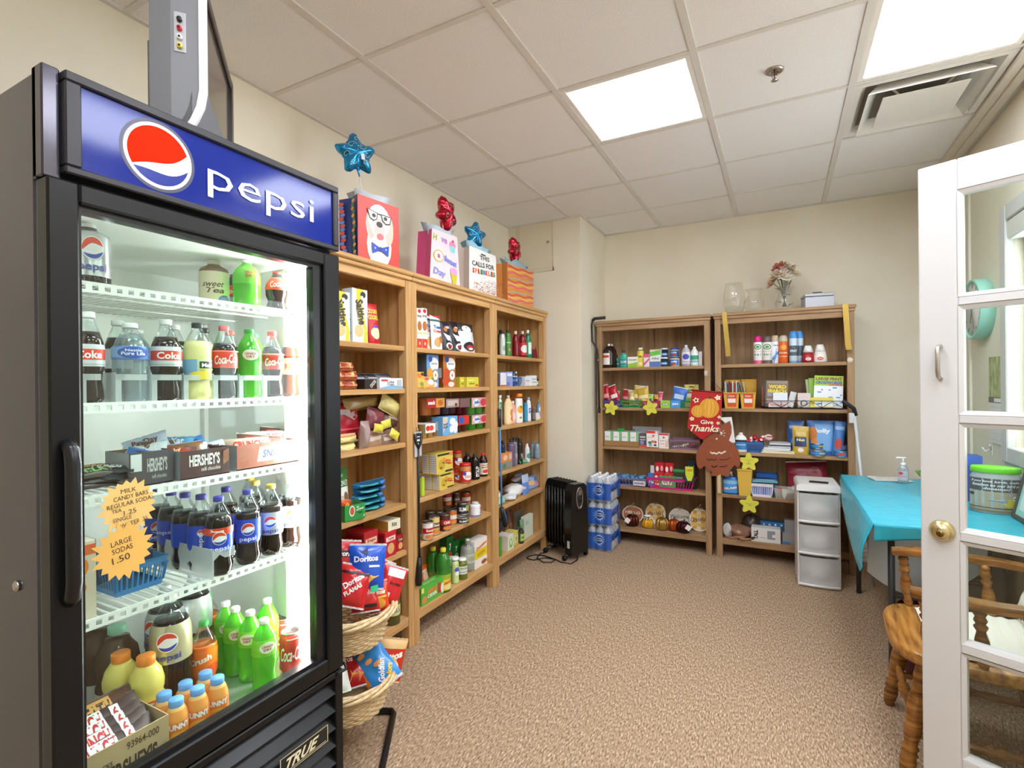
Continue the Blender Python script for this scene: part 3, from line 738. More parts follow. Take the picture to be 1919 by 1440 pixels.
DCK = [('r', .18, .30, 1, .78, '#dc3520'), ('t', 'Coke', .60, .54, .5, .36, '#f6f2ee', 0, .03), ('r', 0, .08, 1, .11, '#9a9a9a')]
CD = [('c', .5, .55, .22, .36, '#e8efd8'), ('t', 'CANADA', .5, .63, .32, .16, '#b2302a', 0, .03), ('t', 'DRY', .5, .43, .22, .16, '#b2302a', 0, .03)]
X = -1.395
# top shelf
z = SHZ[0]; Xt = -1.40
bottle('soda_bottle', 'two litre diet cola bottle with silver label on the top cooler shelf', 'bottle', (-1.43, FS(178, -1.43, z)-.012, z), .150, .042, 'straight', COLA, .93, None, '#e8e8e8', .014, .012, (.16, .86), SILV, DPEP, 78, None)
bottle('tea_bottle', 'sweet tea bottle with cream label in the cooler', 'bottle', (-1.52, FS(402, -1.52, z), z), .150, .040, 'straight', P('#7b5a34', .1), .93, None, '#e0dccf', .018, .014, (.05, .74), '#efe4c4', [('t', 'sweet', .45, .62, .5, .14, '#6b4a2a', 0, .01, .4), ('t', 'Tea', .5, .45, .4, .16, '#6b4a2a', 0, .02, .3), ('c', .72, .18, .16, .14, '#5a68b8'), ('r', 0, 0, 1, .1, '#8fa0d8')], 62)
bottle('soda_bottle', 'tall green ginger ale bottle alone on the top cooler shelf', 'bottle', (-1.44, FS(463, -1.44, z), z), .150, .038, 'big', GRN, .96, None, '#e8f0e4', .014, .01, (.50, .86), CLEAR('#7fe04a', .1, .05, .6), CD[1:] , 70)
bottle('soda_bottle', 'cola bottle with red label hidden behind the top shelf ginger ale', 'bottle', (-1.55, FS(440, -1.55, z), z), .125, .036, 'coke', COLA, .955, None, '#c8281c', .013, .01, (.42, .68), '#d8301f', COK, 60)
bottle('soda_bottle', 'cola bottle with red label at the lit edge of the top cooler shelf', 'bottle', (-1.41, FS(520, -1.41, z), z), .128, .034, 'coke', COLA, .955, None, '#c8281c', .013, .01, (.52, .82), '#e23a1e', COK, 62)
# second shelf: two rows, most with a twin behind
z = SHZ[1]
def row2(px, Xf, **k):
    y = FS(px, Xf, z); return (Xf, y, z)
bottle('soda_bottle', 'diet cola bottle with white label beside the door hinge side', 'bottle', row2(166, -1.385), .207, .030, 'coke', COLA2, .78, None, '#efefec', .0135, .018, (.40, .64), '#d6d8da', DCK, 55)
bottle('soda_bottle', 'diet cola bottle behind the white labelled diet cola', 'bottle', row2(222, -1.50), .207, .030, 'coke', COLA2, .78, None, '#efefec', .0135, .018, (.40, .64), '#d6d8da', None, 55)
WP = [('r', .0, .1, .45, .9, '#8fb6e2'), ('c', .62, .5, .3, .46, '#2f55b0'), ('t', 'Nestle', .62, .68, .3, .2, '#e8eefc', 0, .02), ('t', 'Pure Life', .62, .42, .44, .26, '#f4f7ff', 0, .02)]
bottle('water_bottle', 'clear water bottle with blue label in the cooler', 'bottle', row2(245, -1.39), .190, .036, 'water', WATER, .86, None, '#f0f2f2', .016, .014, (.54, .70), '#5f8fd6', WP, 55)
bottle('water_bottle', 'clear water bottle behind the blue labelled one', 'bottle', row2(257, -1.50), .190, .036, 'water', WATER, .86, None, '#f0f2f2', .016, .014, (.54, .70), '#5f8fd6', WP, 75)
bottle('soda_bottle', 'diet cola bottle with big red lettering', 'bottle', row2(312, -1.385), .207, .034, 'coke', COLA2, .78, None, '#efefec', .0135, .018, (.42, .66), '#d6d8da', DCK, 56)
bottle('soda_bottle', 'diet cola bottle behind the one with red lettering', 'bottle', row2(328, -1.49), .207, .033, 'coke', COLA2, .78, None, '#efefec', .0135, .018, (.42, .66), '#d6d8da', None, 56)
LMP = [('r', .05, 0, .5, 1, '#7fb4d8'), ('t', 'Minute', .72, .74, .34, .16, '#f4f2e6', 0, .03), ('r', .55, .56, .95, .9, '#20301c'), ('t', 'Maid', .75, .72, .3, .2, '#ffffff', 0, .03), ('c', .6, .22, .3, .2, '#efd23a'), ('r', .55, .48, .95, .54, '#e9d93c')]
bottle('lemonade_bottle', 'pale yellow lemonade bottle with black cap', 'bottle', row2(371, -1.385), .206, .033, 'soda', LEMON, .76, None, '#2d2f2c', .0135, .018, (.26, .52), '#d5e3b0', LMP, 58)
bottle('lemonade_bottle', 'second lemonade bottle standing behind the first', 'bottle', row2(384, -1.49), .206, .033, 'soda', LEMON, .76, None, '#2d2f2c', .0135, .018, (.26, .52), '#d5e3b0', None, 58)
bottle('soda_bottle', 'red labelled cola bottle between lemonade and ginger ale', 'bottle', row2(421, -1.385), .205, .033, 'coke', COLA, .76, None, '#d8321c', .0135, .018, (.42, .66), '#e23a1e', COK, 60)
bottle('soda_bottle', 'red capped cola bottle behind the lemonade', 'bottle', row2(432, -1.49), .205, .033, 'coke', COLA, .76, None, '#d8321c', .0135, .018, (.42, .66), '#e23a1e', COK, 60)
bottle('soda_bottle', 'green ginger ale bottle between two colas', 'bottle', row2(468, -1.385), .203, .033, 'soda', GRN, .955, None, '#2fa03c', .0135, .018, (.50, .72), CLEAR('#55c832', .1, .05, .6), CD, 62)
bottle('soda_bottle', 'green ginger ale bottle in the rear row of the second shelf', 'bottle', row2(478, -1.49), .203, .033, 'soda', GRN, .955, None, '#2fa03c', .0135, .018, (.50, .72), CLEAR('#55c832', .1, .05, .6), None, 62)
bottle('soda_bottle', 'red labelled cola bottle right of the ginger ale', 'bottle', row2(511, -1.385), .203, .032, 'coke', COLA, .76, None, '#d8321c', .0135, .018, (.42, .66), '#e23a1e', COK, 62)
bottle('soda_bottle', 'red capped cola bottle behind the ginger ale', 'bottle', row2(512, -1.49), .203, .032, 'coke', COLA, .76, None, '#d8321c', .0135, .018, (.42, .66), '#e23a1e', None, 62)
bottle('soda_bottle', 'brown root beer bottle next to the cooler light', 'bottle', row2(545, -1.40), .198, .030, 'soda', P('#4a2210', .08), .80, None, '#efefec', .0135, .018, (.36, .62), '#d8c08a', [('r', 0, .3, 1, .7, '#b88a3a'), ('t', 'ROOT', .5, .5, .5, .3, '#3a2412', 0, .03)], 64)
# clear lane trays holding the bottle rows
PL = CLEAR('#f4f6f6', .12, .15, .35)
for (pl, pr_) in ((150, 190), (217, 276), (285, 341), (345, 398), (401, 446), (449, 491), (494, 527)):
    y0, y1 = FS(pl, -1.352, z), FS(pr_, -1.352, z)
    o = thing('lane_tray', 'clear plastic lane tray holding a row of bottles', 'tray', (-1.352, y0, z), 90, 'bottle lane trays in the cooler'); w_ = y1-y0
    obj('front_lip', MB().box(0, w_, 0, .002, .052, .066, PL).prism([(0, .066), (0, 0), (.012, 0), (.012, .052), (.02, .058), (.02, .066)], 0, .002, PL), o)
    obj('side_wall', MB().box(0, .0015, .002, .20, 0, .07, PL), o)
# third shelf: candy
z = SHZ[2]
def flat_bar(name, label, px, py, X_, w, h, t, col, prints, rot, seed, group=None, dz=0):
    p = onx(px, py, X_)
    return pouch(name, label, 'candy bar', w, h, t, col, prints, (p.x, p.y, p.z+dz), rot, group, seed, crump=.08)
candy = [('#2b1d16', 'KRACKEL', '#c9b487'), ('#3b2a20', 'MILKY', '#7fb06a'), ('#1c1a1c', 'MOUNDS', '#d8d8d8'), ('#30211a', 'almond', '#caa86a'), ('#202024', 'DARK', '#8a8a94')]
for i in range(9):
    a, t_, cc = candy[i % 5]; q = random.Random(i)
    pouch('candy_bar', 'dark wrapped candy bar in the loose heap on the cooler shelf', 'candy bar', .13, .036, .018, a, [('t', t_, .5, .5, .6, .45, cc, 0, .03)], (-1.39-.018*(i % 3), .575+.012*(i//3)+.01*(i % 2), z+.012+.0125*(i//3)*1.0+.004*(i % 3)), (R(-70+q.uniform(-10, 10)), 0, R(70+q.uniform(-35, 35))), 'loose candy bars on the cooler shelf', i, seal='#4a4038')
def open_box(name, label, w, d, h, col, prints, loc, rz, inner='#8a6a48', flap=0., fronth=None, group=None):
    t = thing(name, label, 'box', loc, rz, group); k = .003; fh = fronth or h
    b = MB(); m_ = P(col, .5); mi_ = P(inner, .7)
    b.box(-w/2, w/2, -d/2, d/2, 0, k, m_).box(-w/2, w/2, -d/2, -d/2+k, 0, fh, m_).box(-w/2, w/2, d/2-k, d/2, 0, h, m_)
    for s_ in (-1, 1):
        x0 = -w/2 if s_ < 0 else w/2-k; x1 = x0+k
        b.prism([(x0, 0), (x1, 0), (x1, h), (x0, h)], -d/2+k if fh == h else -d/2+d*.35, d/2-k, m_)
        if fh != h: b.add([(x0, -d/2+k, 0), (x1, -d/2+k, 0), (x1, -d/2+k, fh), (x0, -d/2+k, fh), (x0, -d/2+d*.35, 0), (x1, -d/2+d*.35, 0), (x1, -d/2+d*.35, h), (x0, -d/2+d*.35, h)], [(0, 1, 2, 3), (5, 4, 7, 6), (0, 3, 7, 4), (1, 5, 6, 2), (3, 2, 6, 7)], m_)
    b.box(-w/2+k, w/2-k, d/2-k-.001, d/2-k, k, h-.001, mi_)
    obj('carton', b, t)
    if prints:
        for face, sp in prints.items(): mb = MB(); draw(mb, sp, S_box(face, w, d, fh if face == 'F' else h)); obj('print', mb, t)
    return t
HER = [('t', 'HERSHEY\'S', .48, .64, .62, .42, '#e9e6e2', 0, .03), ('t', 'milk chocolate', .6, .3, .4, .14, '#d8d0c8', 0, .01, .3), ('p', [(.86, .35), (.98, .5), (.98, .95), (.86, .85)], '#8a5a3e')]
def hbox(lab, pl, pr_, pt, pb, col, X_, pr2):
    y0 = onx(pl, (pt+pb)/2, X_).y; y1 = onx(pr_, (pt+pb)/2, X_).y
    h_ = zpx(pt, X_, (y0+y1)/2)-z
    return open_box('candy_box', lab, y1-y0, .11, h_, col, {'F': pr2, 'L': [('r', 0, 0, 1, 1, '#8f8f92')]}, (X_-.055, (y0+y1)/2, z), 90, fronth=h_)
hbox('greyed chocolate bar box with a white price label on the cooler shelf', 242, 325, 846, 893, '#4e474a', -1.375, [('r', .03, .45, .27, .95, '#d6d6d8')]+[('t', 'HERSHEY\'S', .62, .6, .46, .42, '#c9c6c6', 0, .03), ('t', 'milk chocolate', .66, .25, .34, .12, '#b8b2b0', 0, .01, .3)])
hbox('dark brown chocolate bar box with white lettering beside the reddish brown candy box', 338, 430, 842, 893, '#4a2a2a', -1.36, HER)
ks = hbox('reddish brown candy box holding wrapped bars', 444, 560, 829, 879, '#8a4a34', -1.37, [('p', [(.30, .25), (.98, .25), (.98, .85), (.34, .85)], '#f2efe9'), ('p', [(.33, .30), (.98, .30), (.98, .80), (.37, .80)], '#ffffff'), ('t', 'SNICKERS', .66, .55, .56, .34, '#2c3a6a', 0, .04, .2)])
wr = ['#3a78c8', '#e9edf2', '#c8d8ee', '#b03a2a', '#6a4a34', '#5aa0d8', '#8a5a3a', '#dfe6ee']
for i in range(11):
    q = random.Random(40+i); px = 262+i*14
    p = onx(px, 838-abs(i-6)*-2, -1.43)
    pouch('candy_bar', 'shiny wrapped candy bar piled over the chocolate boxes', 'candy bar', .10, .045, .02, wr[i % 8], [('t', ['ZERO', 'KitKat', 'PayDay', 'Almond'][i % 4], .5, .5, .6, .5, ['#3a3a4a', '#ffffff', '#7a3a2a', '#e8d8b0'][i % 4], 0, .03)], (-1.42-.02*(i % 3), p.y, z+.045+.010*(i % 3)+.012*math.sin(i*.5)), (R(-40+q.uniform(-20, 20)), R(q.uniform(-18, 18)), R(75+q.uniform(-35, 35))), 'wrapped bars heaped above the chocolate boxes', 40+i, seal='#9ab4d0')
for i in range(4):
    pouch('candy_bar', 'wrapped bar with red lettering lying in the reddish brown candy box', 'candy bar', .13, .05, .018, ['#c8b0a0', '#5a3a30', '#e8e4e0', '#4a3434'][i], [('t', 'CRUNCH', .5, .5, .7, .5, '#c8302a', 0, .04)], (-1.42-.015*i, FS(468+i*24, -1.42, z), z+.040+.006*i), (R(-35), R(8*(i % 2)), R(72-8*i)), 'wrapped bars in the reddish brown candy box', 60+i, seal='#b0a090')
# fourth shelf: pepsi rows, carton, blue basket
z = SHZ[3]
PB = P('#2a49c4', .25)
for lab, px, X_, lc, pp, cap, rzz in (
    ('blue labelled cola bottle with red banner on its label, in the clear tray', 411, -1.365, PB, [('r', 0, .72, 1, 1, '#e2421e'), ('p', [(0, .82), (.3, .95), (.6, .9), (.6, .8)], '#f2e8e4')]+PEP, '#4a44a8', 60),
    ('blue labelled cola bottle next to the diet cola', 465, -1.375, PB, PEP, '#4a44a8', 56),
    ('diet cola bottle with gold cap and silver label', 509, -1.385, P('#c8ccd4', .3, .3), DPEP, '#c9b44a', 48),
    ('diet cola bottle with white cap next to the cooler light', 545, -1.40, P('#d8dade', .3, .3), DPEP, '#efefec', 56),
    ('blue labelled cola bottle behind the red banner bottle', 425, -1.47, PB, PEP, '#4a44a8', 30),
    ('blue labelled cola bottle in the second rank with narrow upright lettering', 378, -1.43, PB, [('c', .5, .72, .09, .13, '#f4f4f6'), ('c', .5, .75, .075, .09, '#e2401c'), ('t', 'pepsi', .5, .35, .5, .2, '#e9ecff', 90, .02)], '#4a44a8', 58),
    ('blue labelled cola bottle third from the cooler back beside the tray wall', 348, -1.47, PB, [('c', .7, .72, .09, .13, '#f4f4f6'), ('t', 'pepsi', .7, .35, .5, .2, '#e9ecff', 90, .02)], '#4a44a8', 60),
    ('blue labelled cola bottle at the rear of the tray lane', 322, -1.52, PB, [('t', 'pepsi', .3, .5, .5, .2, '#b9c4f4', 0, .02)], '#4a44a8', 60),
    ('blue labelled cola bottle showing its red and white globe behind the paper price signs', 297, -1.56, PB, PEP, '#4a44a8', 62),
    ('diet cola bottle with gold cap in the rear rank', 480, -1.48, P('#c8ccd4', .3, .3), None, '#c9b44a', 48),
    ('diet cola bottle with gold cap furthest back', 470, -1.57, P('#c8ccd4', .3, .3), None, '#c9b44a', 48),
    ('diet cola bottle with white cap in the rear rank', 527, -1.49, P('#d8dade', .3, .3), None, '#efefec', 56)):
    bottle('soda_bottle', lab, 'bottle', (X_, FS(px, X_, z), z), .212, .034, 'soda', COLA, .70 if 'diet' in lab else .76, None, cap, .0135, .018, (.30, .62), lc, pp, rzz, lobes=5)
y0, y1 = FS(400, -1.335, z), FS(442, -1.335, z)
o = thing('lane_tray', 'frosted plastic tray around the front cola bottle', 'tray', (-1.332, y0-.004, z), 90)
obj('front_lip', MB().prism([(0, 0), (.004, 0), (.004, .05), (.02, .062), (.035, .05), (y1-y0, .05), (y1-y0, .075), (0, .075)], 0, .002, PL), o)
obj('side_wall', MB().box(0, .0015, .002, .26, 0, .08, CLEAR('#f4f6f6', .12, .15, .5)), o)
p = onx(150, 1050, -1.37)
ct = carton('juice_carton', 'orange juice carton with white cap in the cooler', 'carton', .045, .06, .175, '#e6dccb', {'F': [('r', 0, 0, 1, .95, '#d9cdb8'), ('r', 0, .82, 1, .95, '#e86a3a'), ('c', .35, .68, .35, .12, '#ee8a2a'), ('c', .3, .42, .3, .08, '#e8743a'), ('r', .8, .86, 1, .9, '#5aa04a')], 'R': [('r', 0, .0, 1, 1, '#e0d6c4'), ('r', 0, .93, 1, 1, '#e0562a')]}, (-1.385, FS(160, -1.355, z)-.002, z), 90)
obj('cap', MB().lathe([(.011, .175), (.011, .190), (1e-5, .190)], P('#efefec', .4), 14, T(0, 0, 0)), ct)
basket('plastic_basket', 'blue slotted plastic basket on the fourth cooler shelf', 'basket', .12, .20, .075, '#2a78b4', (-1.52, FS(272, -1.45, z)-.02, z), 90, None, .85, 9)
for i in range(5):
    pouch('candy_bar', 'dark wrapped bar in the blue cooler basket', 'candy bar', .13, .04, .016, ['#2a3a5a', '#9ab0c8', '#4a4a52', '#202a3a', '#6a8aa8'][i], None, (-1.49-.03*i, FS(262, -1.5, z)-.03+.012*(i % 3), z+.035), (R(-15), R(12*(i % 3-1)), R(80+10*(i % 2))), 'bars in the blue basket', 80+i, seal='#8a98a8')
# floor of the cooler
z = ZF
def fl(px, X_): return (X_, FS(px, X_, z), z)
# six small orange drinks
SUN = [('r', 0, 0, 1, .72, '#f0801c'), ('t', 'SUNNY', .5, .62, .7, .16, '#f6f6fa', 0, .05), ('c', .5, .28, .3, .2, '#f6b23a'), ('c', .5, .28, .2, .13, '#f09a2a')]
pp = fl(408, -1.345); k = 0
for i in range(3):
    for j in range(2):
        bottle('orange_drink', 'small orange drink bottle with sky blue cap in the six-pack', 'bottle', (-1.325-j*.052, FS(408, -1.325, z)-.052*i, z), .118, .025, 'sunny', P('#f2c07a', .25), .89, None, '#6aa4e4', .0165, .017, (.04, .80), P('#f0a050', .25), SUN, 55+8*i, 'six-pack of orange drinks')
# shipping carton of bars on the cooler floor
sb = open_box('shipping_carton', 'brown cardboard shipping carton of chocolate bars on the cooler floor', .185, .125, .105, '#bfa47e', {'F': [('t', 'HERSHEY\'S', .55, .36, .62, .42, '#4a3a28', 0, .03), ('t', '93964-000', .70, .80, .36, .16, '#4a3a28', 0, .01), ('t', '24 6 PACKS', .22, .62, .3, .1, '#4a3a28', 0, .02)]}, (-1.36, FY+.053+.0925, z), 90, '#a88c66')
CRU = [('r', .45, 0, 1, 1, '#4a3434'), ('r', 0, .2, .52, .85, '#f2efec'), ('t', 'CRUNCH', .26, .52, .48, .55, '#c8202a', 0, .04), ('r', .62, .25, .74, .8, '#f0eaea'), ('t', '6', .68, .52, .07, .4, '#c8202a', 0, .03)]
for i in range(5):
    pouch('candy_bar', ['six-pack of red lettered candy bars in the shipping carton', 'six-pack of brown toffee bars in the shipping carton'][i >= 4], 'candy bar', .165, .07, .022, '#4a3434' if i < 4 else '#5a3a2a', CRU if i < 4 else [('r', .25, .1, .7, .9, '#d8a05a'), ('t', 'HEATH', .48, .5, .4, .5, '#3a2418', 0, .04)], (-1.312-.022*i, FY+.147, z+.052+.011*i), (R(-52), R(-2), R(89)), 'candy packs in the shipping carton', 90+i, seal='#6a5048')
DON = [('r', 0, 0, 1, 1, '#e8641c'), ('c', .6, .45, .33, .5, '#f0ead8'), ('c', .6, .42, .27, .4, '#f09a3a'), ('t', 'Orange', .6, .82, .5, .18, '#2a3a8a', 0, .04), ('t', 'Juice', .6, .62, .4, .16, '#2a3a8a', 0, .04)]
bottle('juice_bottle', 'plump orange juice bottle with orange cap beside the cardboard carton', 'bottle', fl(275, -1.455), .195, .040, 'juice', P('#e2cf6a', .25), .88, None, '#f08a2a', .021, .022, (.06, .46), '#e8641c', DON, 58, arc=150)
bottle('juice_bottle', 'plump orange juice bottle behind its twin', 'bottle', fl(228, -1.475), .195, .040, 'juice', P('#e2cf6a', .25), .88, None, '#f08a2a', .021, .022, (.06, .46), '#e8641c', DON, 48, arc=150)
bottle('soda_bottle', 'two litre diet cola bottle standing on the cooler floor', 'bottle', fl(322, -1.44), .312, .050, 'big', COLA, .80, None, '#e9eef2', .0145, .02, (.46, .78), P('#cbbf9a', .25, .5), DPEP, 52)
bottle('soda_bottle', 'two litre diet cola bottle half hidden behind its twin on the cooler floor', 'bottle', fl(312, -1.57), .312, .050, 'big', COLA, .80, None, '#e9eef2', .0145, .02, (.46, .78), P('#c3c6c8', .25, .5), DPEP, 20)
bottle('soda_bottle', 'two litre diet cola bottle at the back of the cooler floor', 'bottle', fl(364, -1.60), .312, .050, 'big', COLA, .80, None, '#e9eef2', .0145, .02, (.46, .78), P('#c3c6c8', .25, .5), None, 70)
BRN = CLEAR('#6a4a30', .1, .05, .6)
bottle('tea_jug', 'brown tea jug with pale green cap at the back of the cooler', 'bottle', fl(222, -1.54), .235, .050, 'jug', BRN, .86, None, '#8fc4a8', .022, .02, (.1, .3), '#c9c4b8', None, 60)
bottle('tea_jug', 'brown tea jug with white cap at the back of the cooler', 'bottle', fl(185, -1.56), .235, .050, 'jug', BRN, .86, None, '#dcdcd8', .022, .02, (.1, .3), '#c9c4b8', None, 60)
CR = [('t', 'Crush', .4, .66, .6, .24, '#f8efe0', 15, .04, .2), ('c', .75, .25, .2, .2, '#d8501c')]
bottle('soda_bottle', 'orange soda bottle with green cap', 'bottle', fl(383, -1.47), .212, .034, 'soda', P('#ee7422', .15), .70, None, '#3a9a4a', .0135, .02, (.30, .64), '#f07a1a', CR, 58)
bottle('soda_bottle', 'second orange soda bottle behind the first', 'bottle', fl(391, -1.56), .212, .034, 'soda', P('#ee7422', .15), .70, None, '#3a9a4a', .0135, .02, (.30, .64), '#f07a1a', None, 58)
for lab, px, X_, rr, in (('green ginger ale bottle nearest the glass on the cooler floor', 496, -1.345, 70), ('green ginger ale bottle second in line on the cooler floor', 470, -1.43, 40), ('green ginger ale bottle with round crest facing out on the cooler floor', 442, -1.475, 62), ('green ginger ale bottle at the rear of the cooler floor line', 424, -1.55, 62), ('green ginger ale bottle beside the cola cans', 502, -1.46, 20)):
    bottle('soda_bottle', lab, 'bottle', fl(px, X_), .205, .033, 'soda', GRN, .955, None, '#eef2ec', .0135, .018, (.52, .74), CLEAR('#8fe43a', .1, .05, .6), CD, rr, lobes=5)
CAN = P('#d3362c', .3, .2)
CC = [('t', 'Coca-Cola', .5, .5, .9, .34, '#f6efe9', 0, .015, .4), ('r', .3, .86, .7, .89, '#f0dcd4')]
for lab, px, X_ in (('red cola can nearest the glass', 545, -1.36), ('red cola can behind the front can', 533, -1.45), ('red cola can third in line', 527, -1.53)):
    tin('soda_can', lab, 'can', fl(px, X_), .122, .032, CAN, CC, 62, None, '#c9cacc', 150, 'soda')
# hand-lettered sunburst price signs stuck on the glass
def burst(name, label, px, py, r1, r0, n, lines, rz_, col, seed):
    p = onx(px, py, FX-.0215+.003*(seed == 5))
    q = random.Random(seed); poly = []
    for i in range(2*n):
        a = 2*math.pi*i/(2*n); rr = (r1*q.uniform(.9, 1.06) if i % 2 == 0 else r0); poly.append((rr*math.cos(a)*.97, rr*math.sin(a)*1.04))
    t = obj(name, MB().prism(poly, -.0006, 0, P(col, .7)), None, (p.x, p.y, p.z), 90); t.rotation_euler = (0, R(rz_), R(90)); tag(t, label, 'sign')
    mb = MB(); draw(mb, lines, _S(lambda u, v, o: ((u-.5)*2*r0, -.0006-o, (v-.5)*2*r0), 1.)); obj('handwriting', mb, t)
ink = '#4a3a26'
burst('price_sign', 'orange paper sunburst sign with handwritten milk and soda prices', 241, 948, .060, .047, 19, [('t', 'MILK', .5, .86, .32, .10, ink, 4, 0), ('t', 'CANDY BARS', .55, .72, .72, .10, ink, 5, 0), ('t', 'REGULAR SODA', .52, .57, .92, .10, ink, 5, 0), ('t', 'TEA', .25, .43, .2, .08, ink, 4, 0), ('t', '1.25', .52, .36, .26, .11, ink, 6, 0), ('t', 'SINGLE', .36, .23, .38, .09, ink, 5, 0), ('t', 'WATER .25', .6, .10, .58, .10, ink, 8, 0)], 0, '#e6c074', 3)
burst('price_sign', 'orange paper sunburst sign with handwritten large soda price', 232, 1034, .062, .047, 18, [('t', 'LARGE', .45, .74, .42, .12, ink, 8, 0), ('t', 'SODAS', .47, .57, .42, .12, ink, 8, 0), ('t', '1.50', .44, .36, .36, .15, ink, 8, 0)], 0, '#e2b45c', 5)
# ================================================================== television on the cooler
SIL = P('#7c7d82', .55, spec=.3); SILD = P('#66676b', .5); PEARL = P('#eceef0', .25)
tv = thing('television', 'silver flat-screen television standing on top of the drinks cooler', 'television', (-1.475, .955, 1.987), 139)
tw, thh = .50, .41
def bow(z): return .05*max(0, (.13-z)/.13)**2            # frame sweeps back towards the foot
fr = MB()
prof = [(z*thh, bow(z*thh)) for z in (0, .06, .12, .2, .3, .5, .8, 1)]
for s_ in (-1, 1):
    xa, xb = (-tw/2, -tw/2+.035) if s_ < 0 else (tw/2-.035, tw/2)
    n = len(prof); vs = []
    for z, y in prof: vs += [(xa, y, z), (xb, y, z), (xb, y+.03, z), (xa, y+.03, z)]
    fs = [(4*i+e, 4*i+(e+1) % 4, 4*i+4+(e+1) % 4, 4*i+4+e) for i in range(n-1) for e in range(4)]+[(3, 2, 1, 0), tuple(4*(n-1)+e for e in range(4))]
    fr.add(vs, fs, SIL if s_ < 0 else P('#2a2422', .3))
fr.box(-tw/2+.035, tw/2-.035, 0, .03, thh-.03, thh, P('#2a2422', .3), .003)
fr.add([(-tw/2+.035, .0, .13), (tw/2-.035, .0, .13), (tw/2-.035, .05, 0), (-tw/2+.035, .05, 0), (-tw/2+.035, .03, .13), (tw/2-.035, .03, .13), (tw/2-.035, .08, 0), (-tw/2+.035, .08, 0)], [(3, 2, 1, 0), (4, 5, 6, 7), (0, 1, 5, 4), (2, 3, 7, 6), (1, 2, 6, 5), (3, 0, 4, 7)], SIL)
bz = obj('bezel', fr, tv)
s1 = MB(); vs = []
for z, y in prof: vs += [(-tw/2-.002, y-.003, z), (-tw/2+.012, y-.003, z), (-tw/2+.012, y+.014, z), (-tw/2-.002, y+.014, z)]
s1.add(vs, [(4*i+e, 4*i+(e+1) % 4, 4*i+4+(e+1) % 4, 4*i+4+e) for i in range(len(prof)-1) for e in range(4)], PEARL); obj('pearl_edge', s1, bz)
obj('screen', MB().box(-tw/2+.035, tw/2-.035, .008, .014, .13, thh-.03, P('#4a413c', .12)), tv)
bk = MB(); z0, z1 = .03, thh
bk.add([(-tw/2, .03, 0), (tw/2, .03, 0), (tw/2, .03, z1), (-tw/2, .03, z1), (-tw/2, .075, .0), (tw/2, .075, 0), (tw/2, .075, z1), (-tw/2, .075, z1), (-tw/2+.02, .125, .02), (tw/2-.02, .125, .02), (tw/2-.02, .125, z1-.03), (-tw/2+.02, .125, z1-.03)],
       [(0, 4, 7, 3), (1, 2, 6, 5), (3, 7, 6, 2), (0, 1, 5, 4), (4, 8, 11, 7), (5, 6, 10, 9), (7, 11, 10, 6), (4, 5, 9, 8), (8, 9, 10, 11)], SIL)
bk.box(-tw/2+.10, tw/2-.10, .12, .15, .08, z1-.12, SILD, .006)
obj('rear_shell', bk, tv)
jp = obj('jack_panel', MB().box(-tw/2-.002, -tw/2+.002, .042, .068, .21, .31, P('#9c9da0', .4), .001), tv)
for k, cc in enumerate(('#1c1c1c', '#c8283a', '#f2f2ee', '#e3c93a')):
    jk = obj('jack', MB().tube([(-tw/2-.002, .055, .290-k*.022), (-tw/2-.009, .055, .290-k*.022)], .006, P(cc, .4), 12), jp)
    obj('socket', MB().tube([(-tw/2-.0088, .055, .290-k*.022), (-tw/2-.0098, .055, .290-k*.022)], .003, P('#2a2a2a', .5), 10), jk)
obj('side_slot', MB().box(-tw/2-.002, -tw/2+.001, .05, .066, .345, .352, P('#4a4a4c', .5)), tv)
obj('foot', MB().box(-.14, .14, .0, .14, 0, .012, SILD, .004), tv)
# ================================================================== tiered basket stand with snacks
BC = (-1.445, 1.400)
BK = P('#1f1d1d', .35, .3)
WICK = noisy('wicker', [(.3, '#c4a678'), (.6, '#e0caa0'), (.8, '#f0e2c6')], 60, .6, (1, 1, 3), 3, .3, .002)
st = thing('basket_stand', 'black tubular metal stand carrying two wicker baskets', 'stand', (BC[0], BC[1], 0), 33)
obj('base', MB().tube([(.105, -.19, .012), (.135, -.185, .012), (.145, -.165, .012), (.145, .165, .012), (.135, .185, .012), (.105, .19, .012), (-.105, .19, .012), (-.135, .185, .012), (-.145, .165, .012)], .0125, BK, 10), st)
obj('upright', MB().tube([(-.145, .165, .012), (-.150, .172, .03), (-.155, .175, .08), (-.158, .175, .60), (-.15, .16, .64)], .011, BK, 10), st)
for z in (.519, .268):
    pts = [(.170*math.cos(a), .170*math.sin(a), z) for a in [2*math.pi*i/28 for i in range(28)]]
    rg = obj('ring', MB().tube(pts, .005, BK, 8, True), st)
    obj('ring_arm', MB().tube([(-.158, .175, z), (-.118, .128, z)], .006, BK, 8), rg)
